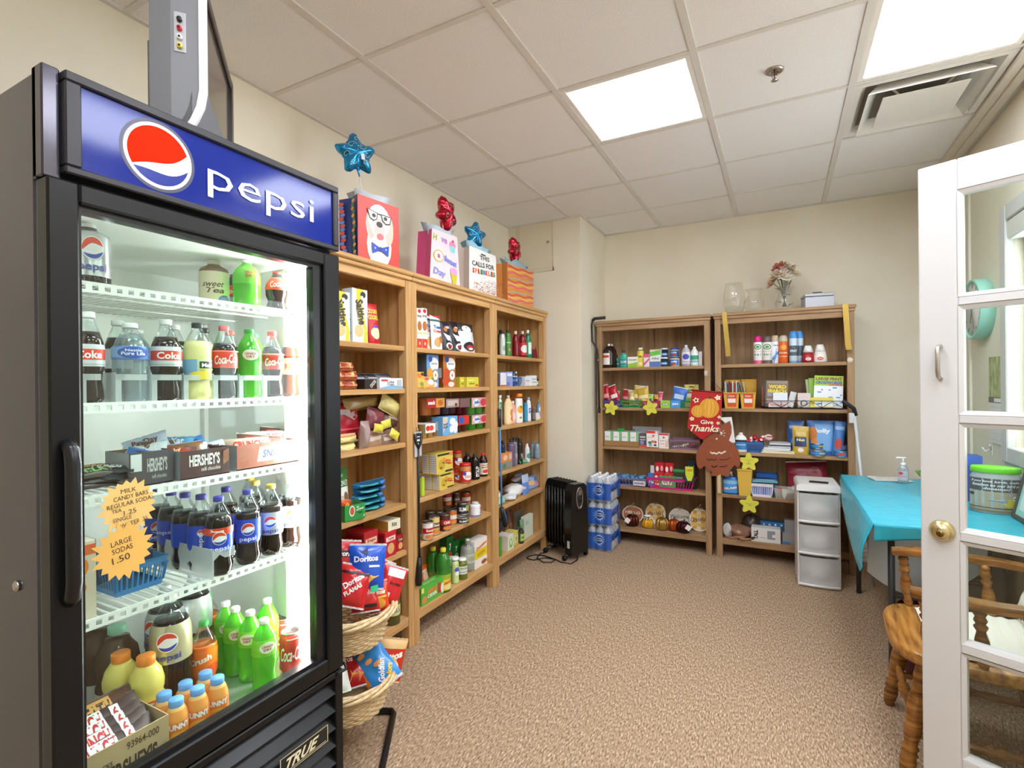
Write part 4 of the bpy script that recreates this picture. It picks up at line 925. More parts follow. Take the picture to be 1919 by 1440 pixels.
def wicker(label, z):
    t = thing('wicker_basket', label, 'basket', (BC[0], BC[1], z-.12), 0)
    r1, r0, h_ = .172, .125, .115
    b = MB(); n = 44; rows_ = 10
    for j in range(rows_):                       # woven strands going over and under the stakes
        zz = .004+j*(h_-.02)/rows_; rr = r0+(r1-.014-r0)*(zz/h_)**.7
        pts = [((rr+(.0035 if (i+j) % 2 else -.0035))*math.cos(2*math.pi*i/n), (rr+(.0035 if (i+j) % 2 else -.0035))*math.sin(2*math.pi*i/n), zz+.004) for i in range(n)]
        b.tube(pts, .0052, WICK, 5, True)
    o = obj('weave', b, t); o['kind'] = 'stuff'
    b = MB()
    for i in range(22):
        a = 2*math.pi*i/22; b.tube([(r0*math.cos(a), r0*math.sin(a), 0), ((r1-.012)*math.cos(a), (r1-.012)*math.sin(a), h_)], .003, WICK, 5)
    o = obj('stakes', b, t); o['kind'] = 'stuff'
    obj('bottom', MB().lathe([(1e-5, 0), (r0, 0), (r0, .004), (1e-5, .004)], WICK, 24), t)
    b = MB()
    for k in range(4):                           # rolled border of twisted canes
        pts = [((r1+.010*math.cos(3*a+k*1.57))*math.cos(a), (r1+.010*math.cos(3*a+k*1.57))*math.sin(a), h_+.006+.010*math.sin(3*a+k*1.57)) for a in [2*math.pi*i/96 for i in range(96)]]
        b.tube(pts, .007, WICK, 6, True)
    o = obj('rim', b, t); o['kind'] = 'stuff'
wicker('upper wicker basket full of red and blue chip bags', .525)
wicker('lower wicker basket full of cheese snack bags', .274)
RB, BB = '#c8262a', '#2456c4'
DOR = [('p', [(.30, .86), (.62, .55), (.48, .95)], '#1c2a52'), ('t', 'Doritos', .46, .70, .66, .14, '#f4f2f4', 4, .04), ('p', [(.14, .30), (.58, .36), (.40, .04)], '#d89a3c'), ('p', [(.52, .08), (.86, .30), (.60, .32)], '#e2ad52'), ('r', .55, .50, .85, .55, '#dfe8fa')]
DORR = [('r', .0, .62, 1, .78, '#2a2020'), ('t', 'Doritos', .5, .70, .7, .13, '#f4f0ee', 0, .04), ('p', [(.2, .35), (.55, .42), (.42, .08)], '#e0a03a')]
FRI = [('t', 'Fritos', .5, .68, .7, .15, '#f6efd8', 0, .04, .2), ('c', .5, .3, .32, .18, '#d89a3c'), ('r', .1, .48, .9, .54, '#e8c04a')]
CHE = [('t', 'Cheetos', .5, .62, .7, .16, '#f6c23a', 12, .05), ('p', [(.2, .1), (.8, .2), (.7, .45), (.3, .4)], '#e8862a')]
def bag(label, px, py, Xp, w, h, t, col, pr_, rot, seed, back=None, seal='#c9c4c2'):
    p = onx(px, py, Xp)
    return pouch('chip_bag', label, 'bag', w, h, t, col, pr_, (p.x, p.y, p.z), tuple(R(a) for a in rot), None, seed, back, .16, .22, False, seal)
bag('bright blue tortilla chip bag on top of the basket heap', 684, 1103, -1.36, .135, .15, .045, BB, DOR, (-14, 6, 46), 1)
bag('red tortilla chip bag leaning on the cooler side of the upper basket', 652, 1136, -1.37, .115, .135, .045, RB, [('t', 'Doritos', .45, .62, .7, .16, '#f4f0ee', 40, .04), ('r', .0, .78, 1, .84, '#2a2020'), ('t', 'FLAMAS', .5, .4, .6, .12, '#f4e8e0', 40, .04)], (-24, 18, 46), 2)
bag('red chip bag turned to its white back panel over the rim of the upper basket', 722, 1130, -1.33, .095, .13, .035, RB, [('r', .18, .74, .9, .97, '#ece8e6'), ('t', 'Doritos', .6, .56, .5, .08, '#1c1818', 0, .03), ('r', .08, .06, .5, .30, '#ece8e6')], (-12, 24, 52), 3)
bag('red and white chip bag standing behind the others', 712, 1118, -1.45, .10, .135, .03, '#cfc6c4', [('r', .0, 0, .4, 1, '#b8222a')], (-8, 30, 85), 4)
bag('red crumpled chip bag in the middle of the upper basket', 686, 1146, -1.345, .10, .10, .05, '#c02a26', [('t', 'Doritos', .5, .6, .7, .14, '#e8b8a0', 0, .04), ('r', .1, .1, .9, .2, '#2a2020')], (-30, 0, 48), 5)
bag('orange and red corn chip bag at the rim of the upper basket', 712, 1147, -1.325, .075, .105, .035, '#d8461c', FRI, (-14, -4, 50), 6)
bag('dark red chip bag at the far side of the upper basket', 672, 1094, -1.48, .12, .13, .04, '#a81e24', DORR, (-10, -16, 70), 7)
bag('red chip bag tucked behind the blue tortilla chip bag', 640, 1090, -1.43, .12, .14, .04, '#b4262a', DORR, (-10, 14, 70), 8)
bag('red tortilla chip bag deep in the upper basket', 668, 1130, -1.42, .12, .10, .05, RB, DORR, (-40, 10, 60), 9)
pc_ = onx(697, 1102, -1.33); o = obj('price_tag', MB().box(-.014, .014, -.0006, .0006, 0, .022, P('#35c890', .5)), None, (pc_.x+.012, pc_.y, pc_.z-.012), 66); tag(o, 'small green price tag on the upper basket heap', 'tag')
bag('bright blue cheese cracker bag drooping over the rim of the lower basket', 726, 1284, -1.30, .13, .175, .05, '#3a8ed8', [('r', 0, .0, .16, 1, '#e8862a'), ('t', 'Goldfish', .62, .30, .62, .13, '#f4f2ee', 55, .03), ('t', 'Colors', .75, .16, .5, .12, '#e8c83a', 55, .05), ('c', .45, .60, .12, .05, '#e8a05a'), ('c', .35, .78, .12, .05, '#e8a05a'), ('c', .62, .46, .12, .05, '#e8a05a')], (-34, -34, 52), 11, seal='#d8d8d8')
bag('red corn chip bag standing at the far rim of the lower basket', 722, 1276, -1.385, .115, .15, .045, '#c8321e', [('t', 'Fritos', .5, .60, .8, .18, '#f6f0e4', 20, .05, .2), ('r', 0, .8, 1, 1, '#e0b878'), ('p', [(.2, .06), (.8, .12), (.6, .36)], '#e0b04a')], (-10, 16, 50), 12, seal='#d8b888')
bag('crimson tortilla chip bag lying across the lower basket', 656, 1290, -1.40, .14, .12, .05, '#b81e26', [('p', [(.5, .1), (.75, .3), (.55, .45)], '#e0962a'), ('p', [(.75, .08), (.95, .3), (.75, .36)], '#d8862a'), ('t', 'DORITOS', .4, .74, .5, .12, '#f0e8e6', 0, .04)], (-44, -6, 48), 13)
bag('grey crumpled chip bag in the lower basket', 656, 1264, -1.44, .14, .11, .05, '#8f8684', [('r', .1, .2, .6, .4, '#b89a6a')], (-40, 14, 60), 14, seal='#7a7674')
bag('lime green and white snack bag at the cooler side of the lower basket', 634, 1300, -1.36, .09, .10, .05, '#e6ebe4', [('r', 0, .5, .45, 1, '#7ac83a')], (-40, 0, 62), 15, seal='#cfe0c0')
bag('red snack bag behind the blue cheese cracker bag', 676, 1250, -1.47, .12, .13, .04, '#c0262a', FRI, (-18, -10, 66), 16)
# ================================================================== oil-filled radiator
rdt = thing('oil_radiator', 'black oil-filled radiator with control panel standing by the column', 'heater', (-1.512, 3.775, 0), -27)
RBK = P('#161412', .22); n = 7
fin = MB().prism([(-.075, .10), (-.06, .07), (.06, .07), (.075, .10), (.075, .555), (.055, .59), (-.055, .59), (-.075, .555)], -.004, .004, RBK, T(0, 0, 0, 0, 0, 90)).tube([(0, -.073, .12), (0, -.073, .54)], .010, RBK, 8).tube([(0, .073, .12), (0, .073, .54)], .010, RBK, 8).mesh('fin')
for k in range(n): obj('fin', fin, rdt, (-.155+k*.036, 0, 0))
obj('manifold', MB().tube([(-.165, 0, .53), (.08, 0, .53)], .028, RBK, 12).tube([(-.165, 0, .13), (.08, 0, .13)], .028, RBK, 12), rdt)
cb = obj('control_housing', MB().prism([(-.085, .05), (.085, .05), (.09, .30), (.075, .56), (.05, .585), (-.05, .585), (-.075, .56), (-.09, .30)], .08, .155, RBK, T(0, 0, 0, 0, 0, 90) @ Matrix.Scale(-1, 4, (0, 1, 0))), rdt)
pn = obj('control_panel', MB().lathe([(.036, 0), (.036, .004), (.031, .008), (.030, .005), (1e-5, .005)], P('#8d8076', .25, .6), 24, T(.155, 0, .475, 0, 90, 0) @ Matrix.Scale(2.4, 4, (1, 0, 0))), rdt)
obj('panel_face', MB().lathe([(.026, 0), (.026, .006), (1e-5, .0065)], P('#1c1917', .3), 20, T(.155, 0, .475, 0, 90, 0) @ Matrix.Scale(2.5, 4, (1, 0, 0))), pn)
obj('button', MB().lathe([(.009, 0), (.009, .004), (1e-5, .005)], P('#3a3532', .3), 12, T(.162, 0, .430, 0, 90, 0)), pn)
obj('button', MB().lathe([(.008, 0), (.008, .004), (1e-5, .005)], P('#3a3532', .3), 12, T(.162, 0, .475, 0, 90, 0)), pn)
obj('display', MB().box(.162, .164, -.014, .014, .498, .535, P('#6a625c', .2)), pn)
obj('rating_label', MB().box(.07, .071, -.089, -.0885, .13, .19, P('#d8d6d0', .6)).box(.115, .14, -.0935, -.092, .10, .155, P('#d8d6d0', .6)), rdt)
for x in (-.13, .10):
    f_ = obj('foot_bar', MB().tube([(x, -.11, .035), (x, .11, .035)], .010, RBK, 8).tube([(x, 0, .035), (x, 0, .11)], .012, RBK, 8), rdt)
    for y in (-.11, .11): obj('caster', MB().lathe([(.018, -.012), (.021, -.006), (.021, .006), (.018, .012)], RBK, 14, T(x, y, .0212, 90, 0, 0)), f_)
cp = [onz(1085, 1036, .006), onz(1082, 1050, .006), onz(1070, 1057, .006), onz(1052, 1054, .006), onz(1036, 1047, .006), onz(1020, 1042, .006), onz(1003, 1040, .006), onz(990, 1043, .006), onz(988, 1047, .006), onz(1000, 1050, .006), onz(1020, 1046, .006), onz(1034, 1047, .006), onz(1040, 1050, .014), onz(1034, 1054, .014), onz(1018, 1054, .010), onz(1006, 1046, .012), onz(1012, 1038, .012), onz(1020, 1036, .012)]
tag(obj('power_cord', MB().tube(cp, .004, RBK, 6)), 'black power cord coiled on the carpet beside the radiator', 'cord')
# ================================================================== shrink-wrapped water packs
wb = MB(); wb.lathe([(.030, 0), (.0325, .004), (.0325, .055), (.030, .062), (.0325, .07), (.0325, .14), (.026, .168), (.014, .186)], CLEAR('#f6fafc', .16, .05, .5), 14)
wbm = wb.mesh('bottle'); wcap = MB().lathe([(.014, .184), (.0145, .186), (.0145, .197), (1e-5, .198)], P('#eef2f4', .4), 12).mesh('cap'); wlab = MB().lathe([(.0332, .075), (.0332, .132)], P('#2a5cb8', .3), 14).mesh('label')
BW0 = P('#2c66c4', .22)
for k, lab in enumerate(('bottom pack of bottled water resting on the carpet', 'middle pack of bottled water in the stack', 'top pack of bottled water in the stack')):
    pk = thing('water_pack', lab, 'water', (-1.409+.0*k+.004*(k == 1), 3.976, .2005*k), [0, 1.2, -1][k], 'stack of shrink-wrapped water packs')
    for i in range(3):
        for j in range(4):
            if i > 0 and 0 < j < 3 and k < 2: pass
            bt = obj('bottle', wbm, pk, (.033+i*.0655, .033+j*.0655, 0)); obj('cap', wcap, bt); obj('label', wlab, bt)
    S = _S(lambda u, v, o: (-.001+u*.199, -.0026-o+.011*math.cos(math.pi*u*3)**2, .012+v*.155), .199/.155); S.nx = 18
    mb = MB()
    starp = lambda n_, r1_, r0_: [(.5+(r1_ if i % 2 else r0_)*math.cos(math.pi*i/n_)*.78, .5+(r1_ if i % 2 else r0_)*math.sin(math.pi*i/n_)) for i in range(2*n_)]
    draw(mb, [('r', 0, 0, 1, .86, BW0), ('p', starp(16, .42, .2), '#4a8ad8'), ('p', starp(16, .34, .22), '#8fc0f0'), ('c', .5, .5, .19, .24, '#eaf2fc'), ('c', .5, .5, .16, .20, '#16408c'), ('t', 'Nestle', .5, .58, .2, .07, '#f4f7ff', 0, .02), ('t', 'Pure Life', .5, .47, .26, .09, '#f4f7ff', 0, .02)], S, True)
    obj('wrap_front', mb, pk)
    b = MB(); b.box(.1985, .1995, .20, .263, .012, .145, BW0); obj('wrap_side', b, pk)
    b = MB(); vs = [(-.003, -.003, 0), (.2005, -.003, 0), (.2005, .265, 0), (-.003, .265, 0), (-.003, -.003, .15), (.2005, -.003, .15), (.2005, .265, .15), (-.003, .265, .15), (.012, .012, .198), (.186, .012, .198), (.186, .25, .198), (.012, .25, .198)]
    b.add(vs, [(0, 1, 5, 4), (1, 2, 6, 5), (2, 3, 7, 6), (3, 0, 4, 7), (4, 5, 9, 8), (5, 6, 10, 9), (6, 7, 11, 10), (7, 4, 8, 11)], CLEAR('#fcfdfe', .12, .12)); obj('shrink_film', b, pk)
# ================================================================== drawer tower
FROST = CLEAR('#f8f8f6', .05, .3, .5); PW = P('#e6e4e0', .35)
dt = thing('drawer_tower', 'white plastic three-drawer tower with frosted fronts', 'drawers', (.213, 3.885, 0), 2)
w_, d_, h_ = .245, .31, .683
b = MB()
for x in (-w_/2, w_/2-.012):
    b.box(x, x+.012, .01, d_, 0, h_-.05, PW, .003)
b.box(-w_/2+.012, w_/2-.012, d_-.006, d_, 0, h_-.05, PW).box(-w_/2+.012, w_/2-.012, .015, d_-.006, 0, .006, PW)
obj('frame', b, dt)
obj('lid', MB().prism([(-w_/2-.004, h_-.05), (w_/2+.004, h_-.05), (w_/2+.004, h_-.018), (w_/2-.01, h_-.004), (-w_/2+.01, h_-.004), (-w_/2-.004, h_-.018)], -.012, d_, PW), dt)
CLO = P('#eceeea', .8)
dh = (h_-.06)/3
for k in range(3):
    z0 = .012+k*dh
    f_ = MB(); 
    def dfr(u, v): return ((-w_/2+.013+u*(w_-.026)), -.010*math.sin(math.pi*u)**.6-.002, z0+.012+v*(dh-.03))
    f_.grid(dfr, 10, 2, FROST, True)
    f_.box(-w_/2+.013, -w_/2+.0145, 0, d_-.02, z0+.004, z0+dh-.03, FROST).box(w_/2-.0145, w_/2-.013, 0, d_-.02, z0+.004, z0+dh-.03, FROST).box(-w_/2+.013, w_/2-.013, 0, d_-.02, z0+.003, z0+.005, FROST)
    dw = obj('drawer', f_, dt)
    lip = MB(); vs = []
    for i in range(11):
        u = i/10; x = -w_/2+.006+u*(w_-.012); y = -.014*math.sin(math.pi*u)**.6-.003
        for (dy, dz) in ((0, 0), (-.006, .004), (-.006, .016), (0, .018)): vs.append((x, y+dy, z0-.004+dz))
    lip.add(vs, [(4*i+e, 4*i+4+e, 4*i+5+e, 4*i+1+e) for i in range(10) for e in range(3)], PW, True); obj('lip', lip, dw)
def cloth(name, label, cat, loc, sx, sy, sz, col, seed, rough=.85, group=None, rz=0):
    q = random.Random(seed); ph = [q.uniform(0, 6.28) for _ in range(8)]; b = MB(); m_ = pm(col) if not isinstance(col, str) else P(col, rough)
    n, mm = 22, 14; vs = []; fs = []
    for j in range(mm+1):
        th_ = math.pi*j/mm
        for i in range(n):
            a = 2*math.pi*i/n
            r_ = 1+.14*math.sin(3*a+ph[0]+2*th_)+.10*math.sin(7*a+ph[1])*math.sin(4*th_+ph[2])+.07*math.sin(11*a+ph[3]+5*th_)
            z = -math.cos(th_)*(1+.10*math.sin(5*a+ph[4]))
            vs.append((sx*r_*math.sin(th_)*math.cos(a), sy*r_*math.sin(th_)*math.sin(a), sz*(max(-.92, z)+.92)))
    for j in range(mm):
        for i in range(n): fs.append((j*n+i, j*n+(i+1) % n, (j+1)*n+(i+1) % n, (j+1)*n+i))
    b.add(vs, fs, m_, True)
    return tag(obj(name, b, None, loc, rz), label, cat, group)
for k, (lab, cc) in enumerate((('white cloth bundle in the bottom drawer', '#eceeea'), ('white cloth bundle in the middle drawer', '#e9ebe6'), ('white cloth bundle in the top drawer', '#e6ebe6'))):
    cloth('cloth_bundle', lab, 'cloth', (.205, 4.01, .024+k*dh), .078, .085, .062, cc, 30+k)
cloth('green_wrapper', 'green and white wrapped bundle in the top drawer', 'package', (.255, 3.965, .115+2*dh), .035, .03, .025, '#7fc49a', 44)
tag(obj('paper_card', MB().box(-.055, .055, 0, .075, 0, .0015, P('#2c2620', .5)), None, (.215, 3.93, h_-.003), -6), 'dark printed card lying on the drawer tower', 'card')
# ================================================================== folding table with blue cloth
TX0, TX1, TY0, TY1, TZ = .352, .965, 2.69, 4.01, .735
TG = P('#4a4a4d', .4, .4)
tb = thing('folding_table', 'white folding table with grey tube legs', 'table', (0, 0, 0))
obj('tabletop', MB().box(TX0+.003, TX1, TY0+.004, TY1-.004, TZ-.035, TZ-.003, P('#e4e2de', .5), .006), tb)
for (x, y) in ((.43, TY1-.10), (.43, TY0+.11), (TX1-.06, TY1-.10), (TX1-.06, TY0+.11)): obj('leg', MB().tube([(x, y, 0), (x, y, TZ-.035)], .0135, TG, 10), tb)
for y in (TY1-.10, TY0+.11): obj('brace', MB().tube([(.43, y, .40), (TX1-.06, y, .40)], .010, TG, 8), tb); obj('fold_strut', MB().tube([((.43+TX1-.06)/2, y, .40), ((.43+TX1-.06)/2, y+(-.35 if y > 3.3 else .35), TZ-.037)], .008, TG, 8), tb)
TEAL = noisy('blue_vinyl', [(.3, '#1fa3bd'), (.6, '#2fb4cb'), (.8, '#47c2d6')], 14, .32, (1, 3, 1), 4, .25, .004, spec=.5)
LIN = P('#c9d6e2', .6)
tc = thing('tablecloth', 'turquoise vinyl tablecloth hanging over the folding table', 'tablecloth', (0, 0, 0))
cm = MB()
cm.grid(lambda u, v: (TX0+u*(TX1-TX0), TY0+v*(TY1-TY0), TZ+.0015*math.sin(9*v+3*u)*math.sin(5*u)), 8, 16, TEAL, True)
obj('top_sheet', cm, tc)
def drop(v):      # v 0 near .. 1 far
    return .18+.06*math.sin(math.pi*(1-v)*.8)-.10*max(0, (v-.93)/.07)
def dl(u, v):     # left drape, u down
    D = drop(v); bulge = .018*math.sin(math.pi*min(1, u*1.1))*(1+.5*math.sin(10*v+2*u))+.05*u*u*(1-v)
    return (TX0-.002-bulge, TY0+v*(TY1-TY0)+.0*u, TZ-u*D)
cm = MB(); cm.grid(lambda v, u: dl(u, v), 28, 10, TEAL, True); o1 = obj('side_drape', cm, tc)
md = o1.modifiers.new('thickness', 'SOLIDIFY'); md.thickness = .0015
def dn(u, v):     # near drape: u across x, v down; sags to the left corner and tucks back under
    D = .045+.03*max(0, 1-u*3)
    return (TX0+u*(TX1-TX0), TY0-.003+.012*math.sin(6*u)*v, TZ-v*D)
cm = MB(); cm.grid(dn, 24, 8, TEAL, True); o1 = obj('end_drape', cm, tc)
md = o1.modifiers.new('thickness', 'SOLIDIFY'); md.thickness = .0015
cm = MB(); cm.grid(lambda u, v: (TX0+.006+u*.42, TY0+.16+.10*v*(1-u*.4), TZ-.045-(.055+.27*math.sin(math.pi*(.25+u*.62)))*v), 14, 8, LIN, True); obj('lining_fold', cm, tc)
# things on the table
def tp(px, py): return onz(px, py, TZ+.002)
p = tp(1693, 907)
sz = bottle('sanitizer_bottle', 'clear hand sanitizer pump bottle on the tablecloth', 'bottle', (p.x, p.y+.0, TZ+.0095), .118, .026, 'flask', CLEAR('#dfe9ee', .16, .05, .25), .86, None, '#f0f0ee', .013, .02, (.12, .6), CLEAR('#eef2f4', .1, .1, .5), [('c', .3, .75, .16, .16, '#d84a3a'), ('r', .1, .4, .7, .5, '#d88a7a')], 0, sy=.65)
obj('pump', MB().tube([(0, 0, .116), (0, 0, .145)], .004, P('#f0f0ee', .4), 8).tube([(.012, 0, .147), (-.028, 0, .147), (-.034, 0, .143)], .005, P('#f0f0ee', .4), 8), sz)
a, b_ = tp(1628, 893), tp(1712, 908)
tag(obj('magazine', MB().box(-.10, .10, -.055, .055, 0, .006, P('#d4d2cc', .5), .001), None, (a.x*.5+b_.x*.5, a.y*.5+b_.y*.5, TZ+.003), 12), 'clear plastic document sleeve lying before the hand sanitizer', 'folder')
p = tp(1650, 897); o = obj('paper_sheet', MB().box(-.09, .09, -.06, .06, 0, .001, P('#eceae6', .6)), None, (p.x+.03, p.y+.0, TZ+.004), 8); tag(o, 'printed paper sheet at the wall side of the table', 'paper')
printed(o, [('t', 'PRICES', .5, .8, .5, .12, '#3a3a3a', 0, .03)]+[('r', .1, .62-.12*k, .85, .65-.12*k, '#8a8a88') for k in range(5)], S_box('T', .18, .12, .001))
p = tp(1722, 900)
bo = thing('green_bowl', 'small green bowl beside the hand sanitizer', 'bowl', (p.x+.05, p.y+.02, TZ+.002))
obj('shell', MB().lathe([(.025, 0), (.03, .004), (.065, .05), (.062, .05), (.028, .008), (1e-5, .008)], P('#6cb85a', .35), 24), bo)
cloth('dark_pouch', 'dark cloth pouch lying in the green bowl', 'pouch', (p.x+.05, p.y+.02, TZ+.034), .034, .034, .02, '#3a352f', 3)
bottle('lotion_bottle', 'white topped lotion bottle standing behind the green bowl', 'bottle', (p.x+.09, p.y+.11, TZ+.002), .14, .03, 'flask', P('#f0efea', .4), .92, None, '#f0efea', .016, .02, None and 0 or (.2, .6), '#e6e2da', None, 0)
# donation jar
p = onz(1868, 965, TZ)
jr = thing('donation_jar', 'oval plastic jar with lime green lid and bird picture on the table', 'jar', (p.x+.01, p.y+.05, TZ+.002), -10)
obj('body', MB().lathe([(.086, 0), (.09, .006), (.09, .165), (.082, .182), (.082, .19)], CLEAR('#eef2f2', .14, .06, .45), 32, sy=.62), jr)
obj('lid', MB().lathe([(.087, .186), (.089, .188), (.089, .208), (.084, .213), (1e-5, .213)], P('#72d42a', .35), 32, sy=.62), jr)
S0 = S_cyl(.0905, .006, .155, 165); Sj = _S(lambda u, v, o: (lambda q: (q[0], q[1]*.62, q[2]))(S0(u, v, o)), S0.asp)
printed(jr, [('r', 0, 0, 1, 1, '#b5a184'), ('r', 0, .62, 1, 1, '#55565c'), ('r', 0, 0, 1, .07, '#8a7458'), ('t', 'If you love birds, make a', .5, .91, .8, .085, '#f4f4f2', 0, .02, .2), ('t', 'donation to our bird seed', .52, .81, .8, .085, '#f4f4f2', 0, .02, .2), ('t', 'donation!', .5, .71, .36, .08, '#f4f4f2', 0, .02, .2), ('r', .02, .12, .98, .15, '#6a5238'), ('c', .70, .30, .12, .14, '#d8c24a'), ('p', [(.62, .30), (.38, .36), (.38, .39), (.64, .40)], '#8fa4b4'), ('c', .78, .45, .07, .085, '#f0f0ec'), ('r', .72, .43, .85, .455, '#2a3238'), ('p', [(.74, .50), (.83, .50), (.80, .54)], '#5a86b8'), ('p', [(.845, .45), (.885, .44), (.845, .43)], '#3a3a36'), ('r', .68, .12, .69, .18, '#5a5a52'), ('r', .74, .12, .75, .18, '#5a5a52'), ('c', .12, .52, .06, .05, '#4a3a30')], Sj, True)
# framed certificate leaning on the wall, and a box behind the jar
cf = thing('certificate_frame', 'dark framed certificate with mint mat leaning on the right wall', 'picture frame', (.925, 2.93, TZ+.003), 90+180, None, (R(-12), 0, R(270)))
obj('frame', MB().box(-.14, -.122, -.016, 0, 0, .36, P('#4c4642', .4), .002).box(.122, .14, -.016, 0, 0, .36, P('#4c4642', .4), .002).box(-.122, .122, -.016, 0, 0, .018, P('#4c4642', .4), .002).box(-.122, .122, -.016, 0, .342, .36, P('#4c4642', .4), .002), cf)
obj('mat', MB().box(-.122, .122, -.010, -.004, .018, .342, P('#a4d8cc', .6)), cf)
printed(cf, [('r', .1, .08, .9, .92, '#eef0ec'), ('t', 'Certificate', .5, .80, .4, .05, '#6a6a6a', 0, .02)]+[('r', .22, .70-.05*k, .78, .715-.05*k, '#a8aca8') for k in range(8)], S_front(.244, .324, -.010, None, .018), name='certificate')
carton('snack_box', 'blue box with red print behind the donation jar', 'box', .20, .10, .23, '#2a4a9a', {'F': [('r', 0, .8, 1, 1, '#3a62b8'), ('c', .45, .85, .2, .12, '#d8463a')]}, (.80, 3.44, TZ+.002), 0)
# ------------------------------------------------------------------ on the right wall
ck = thing('wall_clock', 'round mint green drum clock on the right wall', 'clock', (XR, 3.70, 1.745), -90)
MINT = P('#9fdccd', .35)
obj('drum', MB().lathe([(.165, 0), (.165, .062), (.160, .064), (.150, .064), (.150, .052), (1e-5, .052)], MINT, 40, T(0, 0, 0, 90)), ck)
fcx = obj('dial', MB().lathe([(.148, .0525), (.148, .0545), (1e-5, .0548)], P('#e6e3de', .5), 40, T(0, 0, 0, 90)), ck)
b = MB()
for k in range(12): b.box(-.003, .003, -.0565, -.0555, .115, .14, P('#7a7670', .5), 0, T(0, 0, 0, 0, 30*k, 0))
obj('hour_marks', b, fcx)['kind'] = 'stuff'
obj('hand', MB().box(-.004, .004, -.059, -.058, -.02, .08, P('#5a5650', .4), 0, T(0, 0, 0, 0, 200, 0)), ck); obj('hand', MB().box(-.003, .003, -.061, -.060, -.02, .12, P('#5a5650', .4), 0, T(0, 0, 0, 0, 160, 0)), ck)
cl = thing('wall_calendar', 'wall calendar with green garden picture', 'calendar', (XR-.002, 3.50, 0), -90)
GRD = noisy('garden_print', [(.3, '#6f7a4a'), (.5, '#a8b07a'), (.7, '#cfcfa4')], 30, .5, (1, 1, .5), 4, 0)
obj('picture_page', MB().box(-.135, .135, -.004, 0, 1.265, 1.475, GRD), cl)
obj('month_page', MB().box(-.135, .135, -.006, 0, 1.02, 1.262, P('#e6e3df', .6)), cl)
printed(cl, [('r', 0, .88, 1, 1, '#5a5a58'), ('r', .3, .9, .7, .98, '#eeeeec')]+[('r', .05, .78-.14*k, .95, .785-.14*k, '#b0aeaa') for k in range(6)], S_front(.27, .242, -.006, None, 1.02))
tag(obj('wall_conduit', MB().box(XR-.012, XR, 3.925, 3.945, .75, 2.55, P('#efe9dc', .5), .003)), 'slim white cable channel running up the right wall', 'conduit')
hk = thing('wall_hook', 'small white double hook on the right wall', 'hook', (XR, 3.62, 1.0), -90)
obj('plate', MB().box(-.012, .012, -.004, 0, -.05, .05, P('#eceae6', .4), .001), hk); obj('prong', MB().tube([(0, -.004, -.02), (0, -.03, -.03), (0, -.04, -.01)], .004, P('#eceae6', .4), 8), hk); obj('prong', MB().tube([(0, -.004, -.02), (.03, -.015, .0), (.035, -.02, .01)], .004, P('#eceae6', .4), 8), hk)
# under the table
ac = thing('air_unit', 'grey floor air unit with louvred grille under the table', 'air unit', (.80, 3.32, 0), -10)
obj('case', MB().box(-.16, .16, 0, .18, 0, .62, P('#8d8b88', .5), .01), ac)
for k in range(16): obj('grille_slat', MB().box(-.135, .11, -.006, 0, .33+k*.0165, .340+k*.0165, P('#6f6d6a', .5)), ac)
bn = thing('waste_bin', 'dark red waste bin under the table', 'bin', (.60, 2.98, 0), 0)
obj('shell', MB().lathe([(.10, 0), (.105, .004), (.125, .29), (.118, .29), (.098, .01), (1e-5, .01)], P('#5a1620', .4), 24), bn); obj('rim', MB().tube([(.123*math.cos(2*math.pi*i/24), .123*math.sin(2*math.pi*i/24), .29) for i in range(24)], .005, P('#5a1620', .35), 6, True), bn)
# ================================================================== captain's armchair
CW = noisy('chair_oak', [(.3, '#5e3814'), (.5, '#8c5a24'), (.7, '#a87434')], 5, .22, (2, 2, 14), 5, .05, .001, (R(20), R(10), 0), spec=.5)
CWS = noisy('seat_oak', [(.3, '#70461c'), (.46, '#a06c2e'), (.7, '#bd8a46')], 3, .2, (1.5, 16, 16), 6, .05, .001, (0, 0, R(8)), spec=.5)
ch = thing('captains_chair', 'turned oak captains armchair with spindles behind the glazed door', 'chair', (.590, 2.375, 0), -93)
def turned(pts): return pts
def leg_prof(h):
    return [(.013, 0), (.017, .02*h), (.021, .08*h), (.025, .16*h), (.020, .20*h), (.026, .22*h), (.020, .245*h), (.026, .27*h), (.019, .30*h), (.024, .38*h), (.028, .56*h), (.025, .70*h), (.019, .76*h), (.026, .79*h), (.018, .82*h), (.022, .86*h), (.019, .94*h), (.016, h)]
def spindle_prof(h):
    return [(.010, 0), (.012, .04*h), (.017, .10*h), (.012, .15*h), (.013, .2*h), (.021, .36*h), (.019, .48*h), (.012, .62*h), (.016, .66*h), (.019, .70*h), (.012, .74*h), (.018, .80*h), (.013, .86*h), (.019, .92*h), (.012, h)]
def along(mb, prof_fn, A, B, mat, n=14):
    A, B = Vector(A), Vector(B); d = B-A; q = Vector((0, 0, 1)).rotation_difference(d.normalized()).to_matrix().to_4x4()
    mb.lathe(prof_fn(d.length), mat, n, Matrix.Translation(A) @ q)
feet = [(-.235, -.215), (.235, -.215), (-.20, .235), (.20, .235)]; tops = [(-.175, -.155), (.175, -.155), (-.15, .16), (.15, .16)]
for f_, t_ in zip(feet, tops):
    b = MB(); along(b, leg_prof, (f_[0], f_[1], 0), (t_[0], t_[1], .395), CW); obj('leg', b, ch)
def mixp(a, b_, t): return tuple(a[i]+(b_[i]-a[i])*t for i in range(2))
